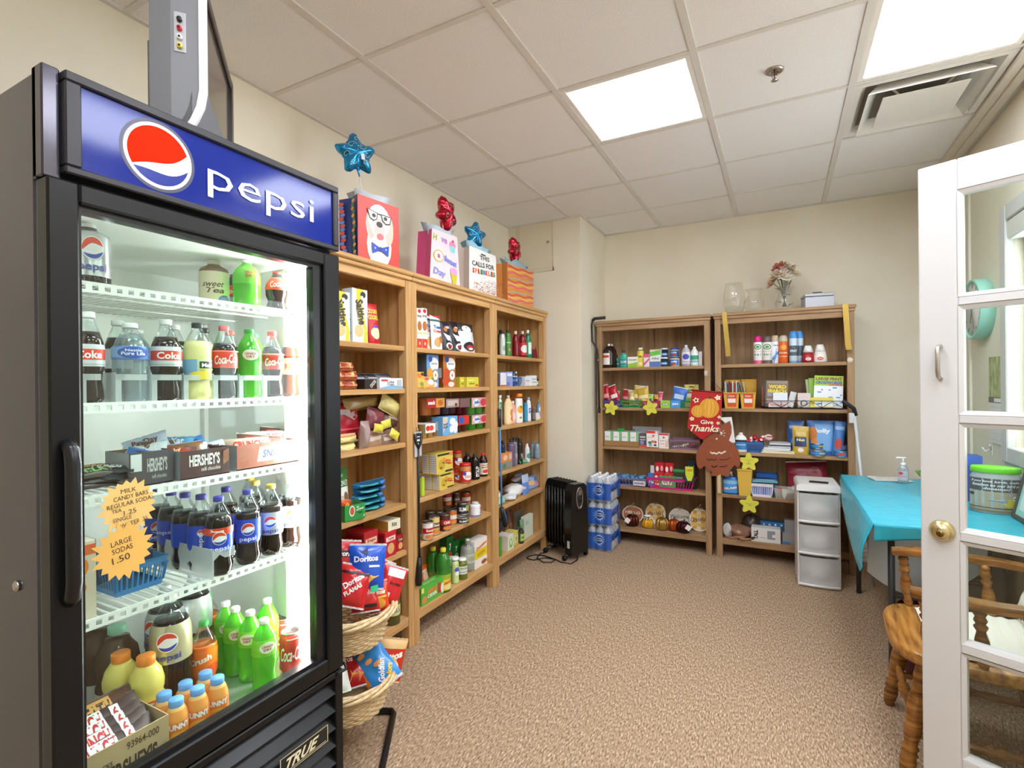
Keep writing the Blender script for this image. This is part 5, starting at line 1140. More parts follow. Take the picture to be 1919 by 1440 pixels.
strp = lambda h: [(.008, 0), (.012, .1*h), (.014, .3*h), (.010, .36*h), (.019, .42*h), (.013, .46*h), (.021, .5*h), (.013, .54*h), (.019, .58*h), (.010, .64*h), (.014, .7*h), (.012, .9*h), (.008, h)]
for (i, j, t) in ((0, 2, .38), (1, 3, .38), (0, 1, .48)):
    a = mixp(feet[i], tops[i], t); c_ = mixp(feet[j], tops[j], t); b = MB(); along(b, strp, (*a, .395*t), (*c_, .395*t), CW); obj('stretcher', b, ch)
# saddle seat, D outline
def seat_outline(s=1.):
    o = []
    for i in range(40):
        a = 2*math.pi*i/40; c_, s_ = math.cos(a), math.sin(a); e = .55 if s_ < 0 else .75
        o.append((.255*s*math.copysign(abs(c_)**e, c_), .245*s*math.copysign(abs(s_)**e, s_)))
    return o
ol = seat_outline(); b = MB(); vs = []; n = 40
rings = [(.0, .0, 0)]
lv = [(.96, .392), (1.0, .402), (1.0, .428), (.97, .436), (.6, .424), (.25, .420)]
for s_, z in lv: vs += [(x*s_, y*s_, z) for x, y in ol]
fs = [(j*n+i, j*n+(i+1) % n, (j+1)*n+(i+1) % n, (j+1)*n+i) for j in range(len(lv)-1) for i in range(n)]+[tuple(range(n))[::-1], tuple((len(lv)-1)*n+i for i in range(n))]
b.add(vs, fs, CWS, True); obj('seat', b, ch)
armz = .645
for s_ in (-1, 1):
    b = MB(); path = [(s_*.235, -.20, armz), (s_*.262, -.12, armz+.002), (s_*.272, .02, armz), (s_*.262, .14, armz), (s_*.225, .225, armz)]
    vs = []; hw_ = [.022, .034, .026, .024, .022]
    for k, (x, y, z) in enumerate(path): vs += [(x-hw_[k], y, z-.014), (x+hw_[k], y, z-.014), (x+hw_[k], y, z+.014), (x-hw_[k], y, z+.014)]
    b.add(vs, [(4*i+e, 4*i+(e+1) % 4, 4*i+4+(e+1) % 4, 4*i+4+e) for i in range(4) for e in range(4)]+[(3, 2, 1, 0), (16, 17, 18, 19)], CW)
    am = obj('arm', b, ch); mdf = am.modifiers.new('round', 'BEVEL'); mdf.width = .006; mdf.segments = 2
    for (y, x) in ((-.155, .236), (-.02, .245), (.10, .240)):
        b = MB(); along(b, spindle_prof, (s_*(x-.012), y+.01, .43), (s_*(x+.012), y-.005, armz-.012), CW); obj('arm_spindle', b, ch)
for s_ in (-1, 1):
    b = MB(); b.tube([(s_*.165, .185, .43), (s_*.205, .235, .66), (s_*.225, .33, 1.02)], .017, CW, 10); obj('back_post', b, ch)
for k in range(5):
    x = -.12+k*.06; b = MB(); along(b, spindle_prof, (x, .205, .43), (x*1.2, .318, .935), CW); obj('back_spindle', b, ch)
b = MB(); b.grid(lambda u, v: (-.25+.5*u, .318+.03*v-.03*math.sin(math.pi*u)*0-.02*(2*u-1)**2, .925+.105*v+.02*math.sin(math.pi*u)*v), 16, 3, CW, True); o = obj('crest_rail', b, ch); md = o.modifiers.new('thickness', 'SOLIDIFY'); md.thickness = .022
# ribbed cream pad on the seat and back
RIB = P('#e6e1d4', .85)
pd = thing('chair_pad', 'cream ribbed cushion lying on the oak armchair', 'cushion', (.590, 2.375, 0), -93)
def pad(u, v):
    x = -.20+.40*u; e = max(0, (1-abs(2*u-1)**6))**.5
    rr = .0035*math.sin(v*95+4*u)
    if v < .5:
        t = v/.5; return (x, -.13+.31*t, .438+(.035+rr)*e*min(1, t*8+.15))
    t = (v-.5)/.5; return (x, .18+.115*t-.035*e*min(1, (1-t)*6)*(1 if t > .1 else t/.1), .475+.36*t+rr)
obj('ribbed_cover', MB().grid(pad, 18, 90, RIB, True), pd)
obj('underside', MB().box(-.195, .195, -.125, .17, .4365, .440, RIB), pd)
# ================================================================== goods on the left bookcases
def dep(p): return p[0]*AF.x+p[1]*AF.y
def rad(wpx, p): return wpx/2*dep(p)/CF
def Lp(px, X, z): return (X, ypx(px, X, z), z)
def hgt(p, pt): return zpx(pt, p[0], p[1])-p[2]
def Lbot(name, label, z, pl, pr_, pt, X=-1.77, kind='flask', liquid='#888888', fill=.92, cap='#eeeeee', capr=.012, lab=(.15, .6), labcol=None, prints=None, sx=1., sy=1., cat='bottle', clear=None, caph=None, rz=68):
    p = Lp((pl+pr_)/2, X, z); return bottle(name, label, cat, p, hgt(p, pt), rad(pr_-pl, p)/sx, kind, liquid, fill, clear, cap, capr, caph, lab, labcol, prints, rz, None, sx, sy)
def Lcan(name, label, z, pl, pr_, pt, col, prints=None, X=-1.77, lid='#b9b9b7', kind='can', cat='can', zz=None):
    p = Lp((pl+pr_)/2, X, zz if zz is not None else z); return tin(name, label, cat, p, hgt(p, pt), rad(pr_-pl, p), col, prints, 65, None, lid, 170, kind)
def Lpouch(name, label, z, pl, pr_, pt, t, col, prints=None, X=-1.75, rx=-6, ry=0, seed=1, cat='bag', stand=True, dz=0., rz=90, seal='#d8d8d8', group=None, back=None, crump=.10):
    y, w, h = LI(pl, pr_, X, z, pt); return pouch(name, label, cat, w, h, t, col, prints, (X-t/2, y, z+dz), (R(rx), R(ry), R(rz)), group, seed, back, crump, .3, stand, seal)
def packet(name, label, z, pl, pr_, pt, pb, d, col, prints=None, X=-1.74, seed=1, ry=0., cat='packet', group=None, rz=90., seal='#d9c9a8'):
    """soft packet seen from its front: width and height from pixels, depth d"""
    y, w, _ = LI(pl, pr_, X, z); z0 = zpx(pb, X, y); h = zpx(pt, X, y)-z0
    return pouch(name, label, cat, w, h*.92, d, col, prints, (X-d/2, y, z0+h*.04), (0, R(ry), R(rz)), group, seed, None, .10, .25, False, seal)
# ---- bookcase behind the cooler
z = LZ[0]
SAL = [('r', 0, 0, 1, 1, '#eef0ee'), ('p', [(.25, 1), (.75, 1), (.62, .72), (.80, .45), (1, .2), (.95, 0), (.70, 0), (.78, .25), (.45, .45), (.28, .75)], '#d8cf3a'), ('t', 'Saltine', .55, .57, 1.25, .20, '#4a4640', -78, .05), ('t', 'CRACKERS', .36, .50, .8, .07, '#7a7640', -78, .02), ('c', .42, .22, .30, .12, '#d8c48a'), ('c', .70, .90, .18, .06, '#3a3a36'), ('c', .62, .84, .10, .04, '#e8e8e4')]
Lbox('cracker_box', 'tall white saltine cracker box with yellow wave beside the cooler', 'box', z, 624, 656, 546, '#e8ecee', {'F': SAL}, -1.745, .065)
Lbox('cracker_box', 'tall white saltine cracker box standing next to the red cookie bag', 'box', z, 661, 689, 542, '#e4eaf0', {'F': SAL, 'L': [('r', 0, 0, 1, 1, '#dfe8f2'), ('t', 'NUTRITION', .5, .3, 1.6, .2, '#8a94a0', 90, 0)]}, -1.735, .065)
CKB = [('r', .05, .52, .95, .93, '#c8242a'), ('t', 'COOKIE', .5, .80, .8, .12, '#e8c84a', 0, .05), ('t', 'COOKIES', .5, .65, .8, .12, '#e8c84a', 0, .05), ('c', .5, .26, .34, .15, '#e8d8b0'), ('c', .5, .42, .18, .04, '#7a4ab0')]
Lpouch('cookie_bag', 'red cookie bag standing on the top shelf', z, 694, 718, 568, .055, '#c4202a', CKB, -1.735, -4, 0, 3)
Lpouch('cookie_bag', 'red cookie bag half hidden behind its twin on the top shelf', z, 686, 704, 572, .05, '#b81e26', CKB, -1.80, -4, 0, 4)
z = LZ[1]
k = 0
for (pt, pb, cols_) in ((713, 731, ((628, 652), (650, 676))), (696, 714, ((628, 650), (648, 677))), (679, 697, ((628, 648), (646, 669)))):
    for (a, b_) in cols_:
        packet('cracker_packet', 'clear wrapped packet of red-filled crackers in the stacked pile', z, a, b_, pt, pb, .06, ['#b4492e', '#a84630', '#bc5236'][k % 3], [('p', [(.3, .95), (.7, .95), (.6, .4), (.4, .4)], '#e8cf6a'), ('r', .05, .42, .95, .58, '#d89a72'), ('r', .05, .1, .95, .2, '#d8a06a')], -1.74, k, 0, 'packet', 'pile of wrapped cracker packets', 90, '#d8b8a0'); k += 1
for i, (a, b_, c_) in enumerate(((664, 690, '#4a4644'), (686, 714, '#3c3a3c'), (708, 740, '#5a5a62'))):
    packet('cupcake_packet', ['dark cupcake packet behind the white snack box', 'black cupcake packet beside the stacked crackers', 'grey cupcake packet at the back of the second shelf'][i], z, a, b_, 700, 722, .06, c_, [('r', .2, .3, .8, .7, '#a8a4b4')], -1.83+.01*i, 20+i, 0, 'packet', None, 90, '#6a6a70')
Lbox('candy_carton', 'black candy carton with cursive white lettering on the second shelf', 'box', z, 684, 709, 711, '#2a2422', {'F': [('t', 'cocoa', .6, .55, .5, .4, '#d8d0c4', 40, .02)]}, -1.735, .10)
Lbox('snack_box', 'white snack box with blue wave lying at the shelf edge', 'box', z, 712, 755, 709, '#e9edf0', {'F': [('p', [(0, 0), (1, 0), (1, .22), (.5, .34), (0, .1)], '#7fb4dc'), ('r', .06, .70, .32, .88, '#c8424a'), ('t', 'Cake', .45, .66, .3, .26, '#6a6a72', 0, .02), ('t', 'Cups', .45, .40, .3, .24, '#6a6a72', 0, .02), ('r', .74, .2, .94, .85, '#b4bcc2')]}, -1.715, .11)
z = LZ[2]
Lpouch('cookie_pack', 'large crimson cookie pack with silver window', z, 624, 688, 768, .07, '#9c1626', [('p', [(.05, .95), (.9, .95), (.85, .6), (.7, .5), (.4, .66), (.05, .62)], '#a89a94'), ('r', .05, .26, .9, .30, '#c84a52')], -1.79, -10, 0, 2, 'packet', False, .035)
packet('wafer_packet', 'yellow wafer packet lying second from the shelf board', z, 626, 680, 815, 833, .09, '#e3d68e', [('r', .0, .75, .9, .9, '#d89a6a')], -1.735, 31)
packet('wafer_packet', 'yellow wafer packet lying flat on the third shelf', z, 626, 677, 832, 850, .09, '#e6dc9a', [('r', .5, .5, .9, .6, '#d8c880')], -1.735, 32)
for i, (lab, a, b_, pt, pb, c_, X_, ry) in enumerate((('clear bag of brown rolls on the third shelf', 690, 724, 808, 845, '#a8886a', -1.74, -6), ('brown wrapped cake pack with yellow seal', 718, 755, 806, 842, '#8a6a5c', -1.74, -8), ('burgundy cake pack in the middle of the heap', 690, 724, 766, 812, '#7d3c44', -1.76, 14), ('brown cookie sleeve leaning on the heap', 720, 754, 770, 808, '#6e5448', -1.78, 22), ('yellow cookie bag drooping over the heap', 716, 757, 745, 776, '#d8cc84', -1.75, 24), ('tan cracker sleeve on top of the heap', 652, 722, 744, 768, '#a08650', -1.80, -4), ('pale crumpled wrapper at the shelf edge', 682, 698, 790, 846, '#a48c86', -1.715, 4), ('red wafer pack behind the cake packs', 700, 724, 760, 784, '#9c2430', -1.83, 8), ('tawny wrapped cake behind the yellow seal', 732, 756, 792, 812, '#b09a84', -1.80, 10))):
    packet('cake_packet' if i not in (5, 4) else 'cookie_bag', lab, z, a, b_, pt, pb, .06, c_, [('r', .15, .55, .85, .75, '#c8b8a8')] if i in (0, 1, 3) else None, X_, 40+i, ry, 'packet', None, 90, c_)
for i, (px, py) in enumerate(((728, 795), (712, 803), (740, 814))):
    packet('seal_packet', ['small yellow packet on the cake heap', 'small yellow packet beside the clear bag', 'small yellow packet on the front cake'][i], z, px-9, px+9, py-8, py+8, .02, '#dcd04a', None, -1.712, 60+i, 20*i-10)
z = LZ[3]
Lpouch('coconut_bag', 'green and white bag of shredded coconut', z, 624, 664, 880, .06, '#e6e6de', [('r', 0, .62, 1, 1, '#3a7a3a'), ('t', 'COCONUT', .55, .70, .66, .11, '#e8f0e0', 0, .02), ('c', .45, .32, .26, .14, '#c8b89a'), ('c', .70, .40, .12, .12, '#7a5a40'), ('t', 'Baker', .5, .86, .4, .07, '#d8e8d0', 0, .02)], -1.77, -4, 0, 5)
gb = open_box('cereal_carton', 'open green snack carton at the shelf edge', .105, .10, .072, '#2f9440', {'F': [('c', .35, .62, .14, .34, '#d8ecd4'), ('c', .35, .62, .10, .26, '#c85a3a'), ('t', 'the', .62, .82, .12, .14, '#f0f6ee', 0, .02), ('t', 'original', .72, .66, .36, .16, '#f0f6ee', 8, .03), ('t', 'gum', .74, .40, .24, .22, '#1c6a2c', 0, .03), ('t', '4', .92, .22, .06, .16, '#e8f4e8', 0, .02)]}, (-1.755, ypx(673, -1.705, z)-.012, z), 78, '#8a6a48')
packet('gum_packet', 'orange wrapped packet in the green carton', z, 640, 660, 938, 956, .03, '#d8562a', [('c', .5, .5, .2, .3, '#f0a03a')], -1.75, 71, 10)
packet('gum_packet', 'red wrapped packet in the green carton', z, 628, 644, 940, 958, .03, '#c83428', None, -1.76, 72, -10)
for i in range(5):
    z0 = z+.0005+i*.0285
    y0 = ypx(676-(4 if i == 2 else 0), -1.74, z)
    for j in range(1):
        pouch('cookie_sleeve', 'shiny blue cookie sleeve in the flat stack', 'packet', .215-.01*(i % 2), .024, .10, ['#1f6f8c', '#2a86a0', '#246a94', '#1d5f86', '#2a7aa8'][i], [('r', .1, .4, .6, .7, '#3fa6a0'), ('r', .68, .2, .95, .8, '#4a86d0')], (-1.80+.004*(i % 2), y0+.115, z0+.001), (0, 0, R(86+3*(i % 3))), 'stack of blue cookie sleeves', 74+i, None, .12, .16, False, '#5a9ac8', .4)
z = LZ[4]
y, w, _ = LI(728, 751, -1.725, z); carton('cracker_box', 'white and yellow cracker box lying on top of red boxes', 'box', w, .16, .052, '#e8e2c8', {'F': [('t', 'Ritz', .5, .6, .4, .4, '#3a4a2a', 0, .03)], 'L': [('r', 0, 0, 1, 1, '#c8a040')]}, (-1.805, y, zpx(994, -1.725, y)), 90)
for i, (lab, a, b_, pt, pb, X_) in enumerate((('red cookie box lying behind the chip bags', 683, 709, 996, 1024, -1.73), ('tall red cracker box with stacked cracker picture', 722, 743, 996, 1048, -1.72), ('narrow red cracker box at the shelf end', 744, 757, 1003, 1042, -1.735), ('dark red cookie box at the back of the fifth shelf', 650, 684, 1008, 1040, -1.80), ('pink and white cookie box behind the chip bags', 690, 720, 1022, 1050, -1.76))):
    o = Lbox('cracker_box', lab, 'box', z, a, b_, pt, ['#b4222a', '#c02028', '#a81e24', '#9a1c22', '#d8b8b0'][i], {'F': [('r', .1, .62, .9, .80, ['#e8c8a8', '#f0e8e0', '#3a2020', '#c8a08a', '#c83a34'][i]), ('t', ['Snaps', 'Toasted', 'Club', 'Chips', 'Pecan'][i], .5, .72, .6, .14, ['#9a2020', '#c02028', '#f0e0c8', '#7a2018', '#f4e8e0'][i], 0, .03), ('c', .5, .32, .3, .22, '#d8a86a')], 'L': [('r', .1, .1, .9, .9, '#8a161c')]}, X_, .07 if i != 0 else .12)
    if i == 0 or i == 4: pass
z = LZ[5]
Lbot('pickle_jar', 'tall green relish jar with pale label on the bottom shelf', z, 721, 750, 1108, -1.735, 'straight', P('#5c5a2a', .15), .88, '#d8d4b8', .030, (.30, .62), '#c8cf8a', [('t', 'DILL', .5, .5, .5, .4, '#8a6aa0', 0, .02)])
Lpouch('noodle_bag', 'brown and white bag behind the lower basket', z, 700, 722, 1150, .05, '#8a4a3a', [('r', .1, .2, .5, .6, '#e0d8d0')], -1.74, -8, 0, 91)
# ---- middle bookcase
z = LZ[0]
CRX = [('r', 0, 0, 1, .24, '#d8452a'), ('c', .5, .93, .32, .05, '#c8303a'), ('t', 'PROTEIN', .5, .80, .8, .06, '#4a4a48', 0, .02), ('c', .5, .56, .42, .12, '#b8763a'), ('r', .05, .36, .95, .40, '#e8d48a'), ('c', .5, .12, .16, .04, '#f0c8b8')]
Lbox('granola_box', 'white and orange granola box first on its shelf', 'box', z, 782, 791, 578, '#efece8', {'F': CRX}, -1.74, .05)
Lbox('granola_box', 'white and orange granola box beside its twin', 'box', z, 791.5, 801, 578, '#efece8', {'F': CRX}, -1.74, .05)
CIN = [('p', [(0, 1), (1, 1), (1, .90), (.2, .98)], '#c8303a'), ('r', 0, .82, 1, .88, '#3a6a5a'), ('t', 'Toast', .5, .66, .7, .10, '#3a6ab8', 0, .05), ('t', 'Crunch', .5, .54, .8, .09, '#d8502a', 0, .04), ('c', .35, .22, .25, .14, '#d8a05a'), ('c', .70, .30, .2, .1, '#b8743a')]
Lpouch('cereal_pouch', 'white cinnamon cereal pouch with red corner behind another', z, 802, 817, 588, .045, '#e9ebee', CIN, -1.78, -4, 0, 6)
Lpouch('cereal_pouch', 'white cinnamon cereal pouch with red corner in front', z, 815, 834, 591, .045, '#eceef0', CIN, -1.745, -4, 0, 7)
OR = [('c', .5, .16, .32, .12, '#e8e8ec'), ('c', .5, .16, .22, .07, '#8a2a2a'), ('t', 'mini', .55, .80, .5, .10, '#e8e0f0', 0, .04), ('p', [(.1, .6), (.6, .5), (.8, .3), (.3, .35)], '#dfe4ec'), ('c', .3, .72, .14, .08, '#c87a3a')]
for i, (a, b_, pt, X_) in enumerate(((835, 853, 602, -1.75), (852, 874, 603, -1.765), (868, 896, 606, -1.745))):
    Lpouch('cookie_pouch', ['black and white cookie pouch next to the cereal', 'all black cookie pouch in the middle of three', 'black and white cookie pouch with red mouth at the end'][i], z, a, b_, pt, .055, ['#2a2830', '#26242a', '#d8dce2'][i], OR if i != 2 else [('r', 0, .72, 1, 1, '#2c2826'), ('c', .45, .80, .3, .12, '#e8e4e0'), ('c', .5, .20, .36, .16, '#2a2428'), ('c', .5, .16, .24, .09, '#b83a3a'), ('c', .5, .12, .14, .04, '#e8e8e8')], X_, -5, 0, 8+i, 'packet')
z = LZ[1]
OAT = lambda c2: [('c', .62, .72, .36, .20, '#eef0f2'), ('c', .30, .86, .16, .09, '#3a5ab0'), ('t', 'oatmeal', .62, .74, .5, .07, '#6a6a72', 0, .02), ('c', .70, .38, .27, .19, '#8a7468'), ('c', .70, .38, .21, .15, '#f0e6da'), ('c', .70, .38, .06, .05, '#c8763a'), ('c', .25, .45, .24, .14, c2), ('c', .2, .2, .3, .14, c2), ('c', .6, .10, .25, .08, '#e8dcd0')]
Lbox('oatmeal_box', 'blue instant oatmeal box with peach picture', 'box', z, 800, 822.5, 665, '#6f9ccf', {'F': OAT('#e0a03a'), 'L': [('r', 0, 0, 1, 1, '#55606a')]}, -1.745, .06)
Lbox('oatmeal_box', 'brown maple oatmeal box', 'box', z, 831, 854, 666, '#b87432', {'F': OAT('#c8502a'), 'L': [('r', 0, 0, 1, 1, '#8a5424'), ('r', .2, .3, .8, .6, '#d8d4d0')]}, -1.75, .06)
Lpouch('fruit_pouch', 'fruit snack pouch with orange slices in front of the oatmeal', z, 784, 801, 697, .04, '#e2b24a', [('c', .3, .75, .2, .16, '#e07a2a'), ('c', .7, .35, .25, .18, '#f0d060'), ('c', .4, .25, .2, .12, '#7a9a3a'), ('c', .7, .85, .18, .1, '#5a3a24')], -1.73, -3, 0, 95, 'packet')
Lpouch('fruit_pouch', 'fruit snack pouch with pale label in front of the blue box', z, 799, 818, 706, .03, '#e8a85a', [('c', .5, .5, .3, .25, '#f0e8dc'), ('c', .2, .8, .16, .14, '#d8502a'), ('c', .8, .8, .16, .14, '#7a9a3a')], -1.72, -3, 0, 96, 'packet')
for i, (a, b_, X_, c_) in enumerate(((857, 864, -1.80, '#c3b84a'), (862, 876, -1.77, '#cfc23f'), (875.5, 897, -1.745, '#d8cf4a'))):
    Lbox('tea_box', ['yellow tea box at the back of three', 'yellow tea box in the middle of three', 'yellow tea box in front with red corner'][i], 'box', z, a, b_, 707, c_, {'F': [('r', .1, .6, .6, .75, '#e6e08a'), ('r', .72, .08, .95, .28, '#d8502a'), ('t', 'LEMON', .4, .35, .5, .18, '#6a8a3a', 0, .03)]}, X_, .05)
# cup packs
def cups(label, z, pl, pr_, pt, pb, cupcol, sleeve, prints, X=-1.745, group=None, d=.075):
    y, w, _ = LI(pl, pr_, X, z); z0 = zpx(pb, X, y); h = zpx(pt, X, y)-z0; d = w
    t = thing('cup_pack', label, 'cups', (X-d/2, y, z0), 90, group)
    r1 = w/4
    for sx in (-1, 1):
        for sy in (-1, 1): obj('cup', MB().lathe([(r1*.74, 0), (r1*.94, h*.90), (r1, h*.92), (r1, h*.96), (1e-5, h*.96)], pm(cupcol), 14), t, (sx*r1, sy*d/4, 0))
    obj('sleeve', MB().box(-w*.49, w*.49, -d/2-.001, -d/2, h*.42, h*.985, P(sleeve, .45)).box(-w*.49, w*.49, -d/2-.001, d/2, h*.972, h*.985, P(sleeve, .45)), t)
    if prints: printed(t, prints, S_front(w*.98, h*.565, -d/2-.001, None, h*.42))
    return t
z = LZ[2]
FR_ = lambda c: [('c', .25, .6, .22, .35, c), ('c', .7, .5, .2, .3, '#d8dce8'), ('t', 'Jello', .55, .5, .5, .4, '#3a4a9a', 0, .05)]
cups('orange pudding cup pack stacked behind the price card', z, 800, 834, 746, 778, P('#b86a2a', .3), '#d89a4a', [('r', 0, 0, .5, 1, '#b02a2a'), ('t', 'snack', .26, .55, .4, .4, '#f0e8e0', 0, .05), ('c', .75, .5, .15, .3, '#b8682a')])
cups('brown chocolate pudding cup pack on the third shelf', z, 836, 861, 747, 776, P('#4a2a20', .3), '#a08a80', [('r', .1, .2, .9, .8, '#c8b8b0'), ('c', .75, .3, .1, .2, '#6a3a2a')])
cups('dark cherry gelatin cup pack on the third shelf', z, 862, 881, 746, 776, P('#4a1a20', .2), '#7a5a58', None)
cups('lime gelatin cup pack stacked on top of another', z, 884, 912, 745, 776.5, P('#3a9a2a', .15), '#d8a8a8', [('c', .3, .5, .22, .4, '#e8eef0'), ('c', .78, .5, .2, .4, '#c83a4a'), ('t', 'Jello', .35, .5, .4, .4, '#3a6ab0', 0, .05)])
cups('lime gelatin cup pack under its twin', z, 884, 913, 777, 806, P('#3a9a2a', .15), '#d8a8a8', [('c', .3, .5, .22, .4, '#e8eef0'), ('c', .78, .5, .2, .4, '#c83a4a'), ('t', 'Jello', .35, .5, .4, .4, '#3a6ab0', 0, .05)])
cups('strawberry gelatin cup pack beside the lime packs', z, 859, 879, 778, 809, P('#5a2028', .2), '#c8342e', [('c', .3, .5, .25, .4, '#3a5ab0'), ('c', .75, .5, .25, .42, '#d8342a')])
Lbox('pudding_box', 'sky blue vanilla pudding box with white blossom', 'box', z, 830, 858, 781, '#6fb0e2', {'F': [('p', [(0, .1), (.3, .6), (.32, 1), (0, 1)], '#c8ccce'), ('c', .16, .85, .16, .10, '#d8c8a8'), ('t', 'Snack', .18, .62, .3, .14, '#5a5a60', 10, .04), ('t', 'Pack', .18, .46, .3, .14, '#5a5a60', 10, .04), ('c', .64, .72, .2, .2, '#f2f4f4'), ('c', .80, .52, .2, .22, '#eceff0'), ('c', .56, .30, .14, .2, '#f4f6f6'), ('c', .80, .25, .14, .2, '#eef0f2')]}, -1.725, .08)
cups('strawberry applesauce cup pack at the shelf edge', z, 794, 816, 794, 824, P('#c8a460', .3), '#eceae6', [('c', .35, .5, .18, .3, '#d8342a'), ('c', .65, .5, .2, .3, '#e04a34'), ('r', 0, 0, .12, 1, '#3a7a4a')], -1.722)
cups('caramel pudding cup pack lying behind the applesauce', z, 816, 832, 790, 818, P('#b08a50', .3), '#9aa0a4', None, -1.76)
z = LZ[3]
CP = [('r', .05, .86, .8, .96, '#3a342a'), ('t', 'Corn', .62, .62, .5, .16, '#d8502a', -12, .05), ('t', 'Chips', .66, .46, .5, .14, '#c83a2a', -8, .05), ('c', .3, .45, .2, .26, '#c8a83a'), ('c', .25, .3, .08, .05, '#8a6a2a'), ('c', .40, .52, .08, .05, '#8a6a2a'), ('r', .5, .05, .95, .14, '#3a342a'), ('c', .85, .9, .12, .08, '#e8846a')]
NUT = [('r', .06, .05, .94, .95, '#e3e2de')]+[('r', .14, .14+.1*k, .86, .155+.1*k, '#6a6a68') for k in range(8)]
h5 = None
for i in range(5):
    low = i < 3; j = i if low else i-3; X_ = -1.732-.053*j
    if low:
        y, w, h = LI(824, 851, -1.732, z, 886); h5 = h; zz = z
    else: y, w, h = LI(818.5, 849, -1.732, z+h5, 848); zz = z+h5
    carton('corn_snack_box', ['yellow corn snack box at the front of the lower row', 'yellow corn snack box second in the lower row', 'yellow corn snack box third in the lower row', 'yellow corn snack box at the front of the upper row', 'yellow corn snack box second in the upper row'][i], 'box', w, .05, h-.0006, '#d8c255', {'F': CP, 'L': NUT}, (X_-.025, y, zz), 90, 'stacked yellow corn snack boxes')
PBJ = [('r', 0, .12, 1, .78, '#c8242a'), ('c', .5, .48, .32, .26, '#f0eae2'), ('c', .28, .62, .1, .1, '#3a4ab0'), ('t', 'Peanut', .5, .48, .4, .09, '#b8302a', 0, .02), ('t', 'butter', .5, .38, .36, .08, '#b8302a', 0, .02)]
Lcan('peanut_butter_jar', 'peanut butter jar with red lid standing in front', z, 861, 883, 868, '#b8793a', PBJ, -1.735, '#d02a24', 'jar', 'jar')
pj_ = Lcan('peanut_butter_jar', 'peanut butter jar with red lid at the bottom of a stack of two', z, 847.5, 866, 880, '#b8793a', PBJ, -1.80, '#d02a24', 'jar', 'jar')
Lcan('peanut_butter_jar', 'peanut butter jar with red lid on top of another jar', z, 847.5, 866, 847, '#b8793a', PBJ, -1.80, '#d02a24', 'jar', 'jar', z+hgt(Lp(857, -1.80, z), 880)+.001)
SY = [('t', 'SYRUP', .5, .42, .7, .26, '#e8e6e2', 90, .04)]
Lbot('syrup_bottle', 'black syrup bottle with white upright lettering in front', z, 881, 899, 851, -1.74, 'straight', P('#1a1412', .12), .92, '#2a2624', .013, (.05, .70), P('#1c1614', .2), SY)
Lbot('syrup_bottle', 'black syrup bottle behind the peanut butter', z, 868, 885, 849, -1.80, 'straight', P('#1a1412', .12), .92, '#2a2624', .013, (.05, .70), P('#1c1614', .2), None)
Lbot('ketchup_bottle', 'dark sauce bottle with red cap and cream label', z, 897, 914, 849, -1.75, 'flask', P('#241612', .12), .9, '#c8262a', .014, (.10, .58), '#e6dcc4', [('t', 'SAUCE', .5, .82, .6, .12, '#3a3028', 0, .03), ('t', 'MAPLE', .5, .62, .6, .14, '#c83a2a', 0, .04), ('c', .5, .28, .24, .16, '#c83a34')])
Lcan('drink_can', 'lime green can at the left end of the shelf', z, 786, 796, 893, '#b4d236', None, -1.735)
z = LZ[4]
def soup(label, pl, pr_, pt, col, c2, txt, X, zz=None): return Lcan('soup_can', label, z, pl, pr_, pt, col, [('r', 0, .38, 1, .70, c2), ('t', txt, .5, .54, .5, .18, '#f0e8dc', 0, .04), ('c', .5, .18, .3, .14, '#d8863a')], X, '#9a9894', 'can', 'can', zz)
soup('white and red soup can at the front corner', 791, 812, 977, '#e6e2de', '#b8242a', 'Soup', -1.728)
soup('yellow chunky soup can beside the white one', 804, 824, 967, '#d8c07a', '#6a4a34', 'Chunky', -1.752)
soup('dark red chili can in the front row', 824.5, 844, 963, '#5a2420', '#b8342a', 'CHILI', -1.74)
soup('orange chowder can behind the chili', 837, 856, 955, '#c86a24', '#e0d8cc', 'Corn', -1.785)
soup('dark brown chili can in the second row', 812, 831, 958, '#4a2c22', '#3a2018', 'Beef', -1.80)
soup('black labelled soup can in the second row', 797, 815, 958, '#3a302c', '#5a4a40', 'Bean', -1.82)
tv1 = Lcan('tuna_can', 'short dark can under its twin', z, 856, 879, 969, '#2a2c34', [('r', .5, .3, .95, .9, '#8aa04a'), ('t', 'SLIM', .3, .5, .4, .4, '#f0f0f0', 0, .04), ('c', .8, .35, .12, .3, '#c8502a')], -1.735)
p = Lp(867.5, -1.735, z)
Lcan('tuna_can', 'short dark can on top of its twin', z, 856, 879, 947, '#2a2c34', [('r', .5, .3, .95, .9, '#8aa04a'), ('t', 'SLIM', .3, .5, .4, .4, '#f0f0f0', 0, .04), ('c', .8, .35, .12, .3, '#c8502a')], -1.735, zz=z+hgt(p, 969)+.001)
for i, (lab, a, b_, c_, c2) in enumerate((('red and white labelled can at the back of the fifth shelf', 830, 846, '#a8242a', '#e0d8d4'), ('dark can at the back of the fifth shelf', 848, 862, '#4a3a34', '#7a6a60'), ('orange soup can with red band at the back', 864, 882, '#c8401c', '#f0e0d0'))):
    b1 = soup('plain dark can under the '+lab.split(' at ')[0], a, b_, 952, '#3a3634', '#55504c', 'Soup', -1.86)
    pz = Lp((a+b_)/2, -1.86, z); soup(lab+' standing on another can', a, b_, 926, c_, c2, 'Soup', -1.86, z+hgt(pz, 952)+.001)
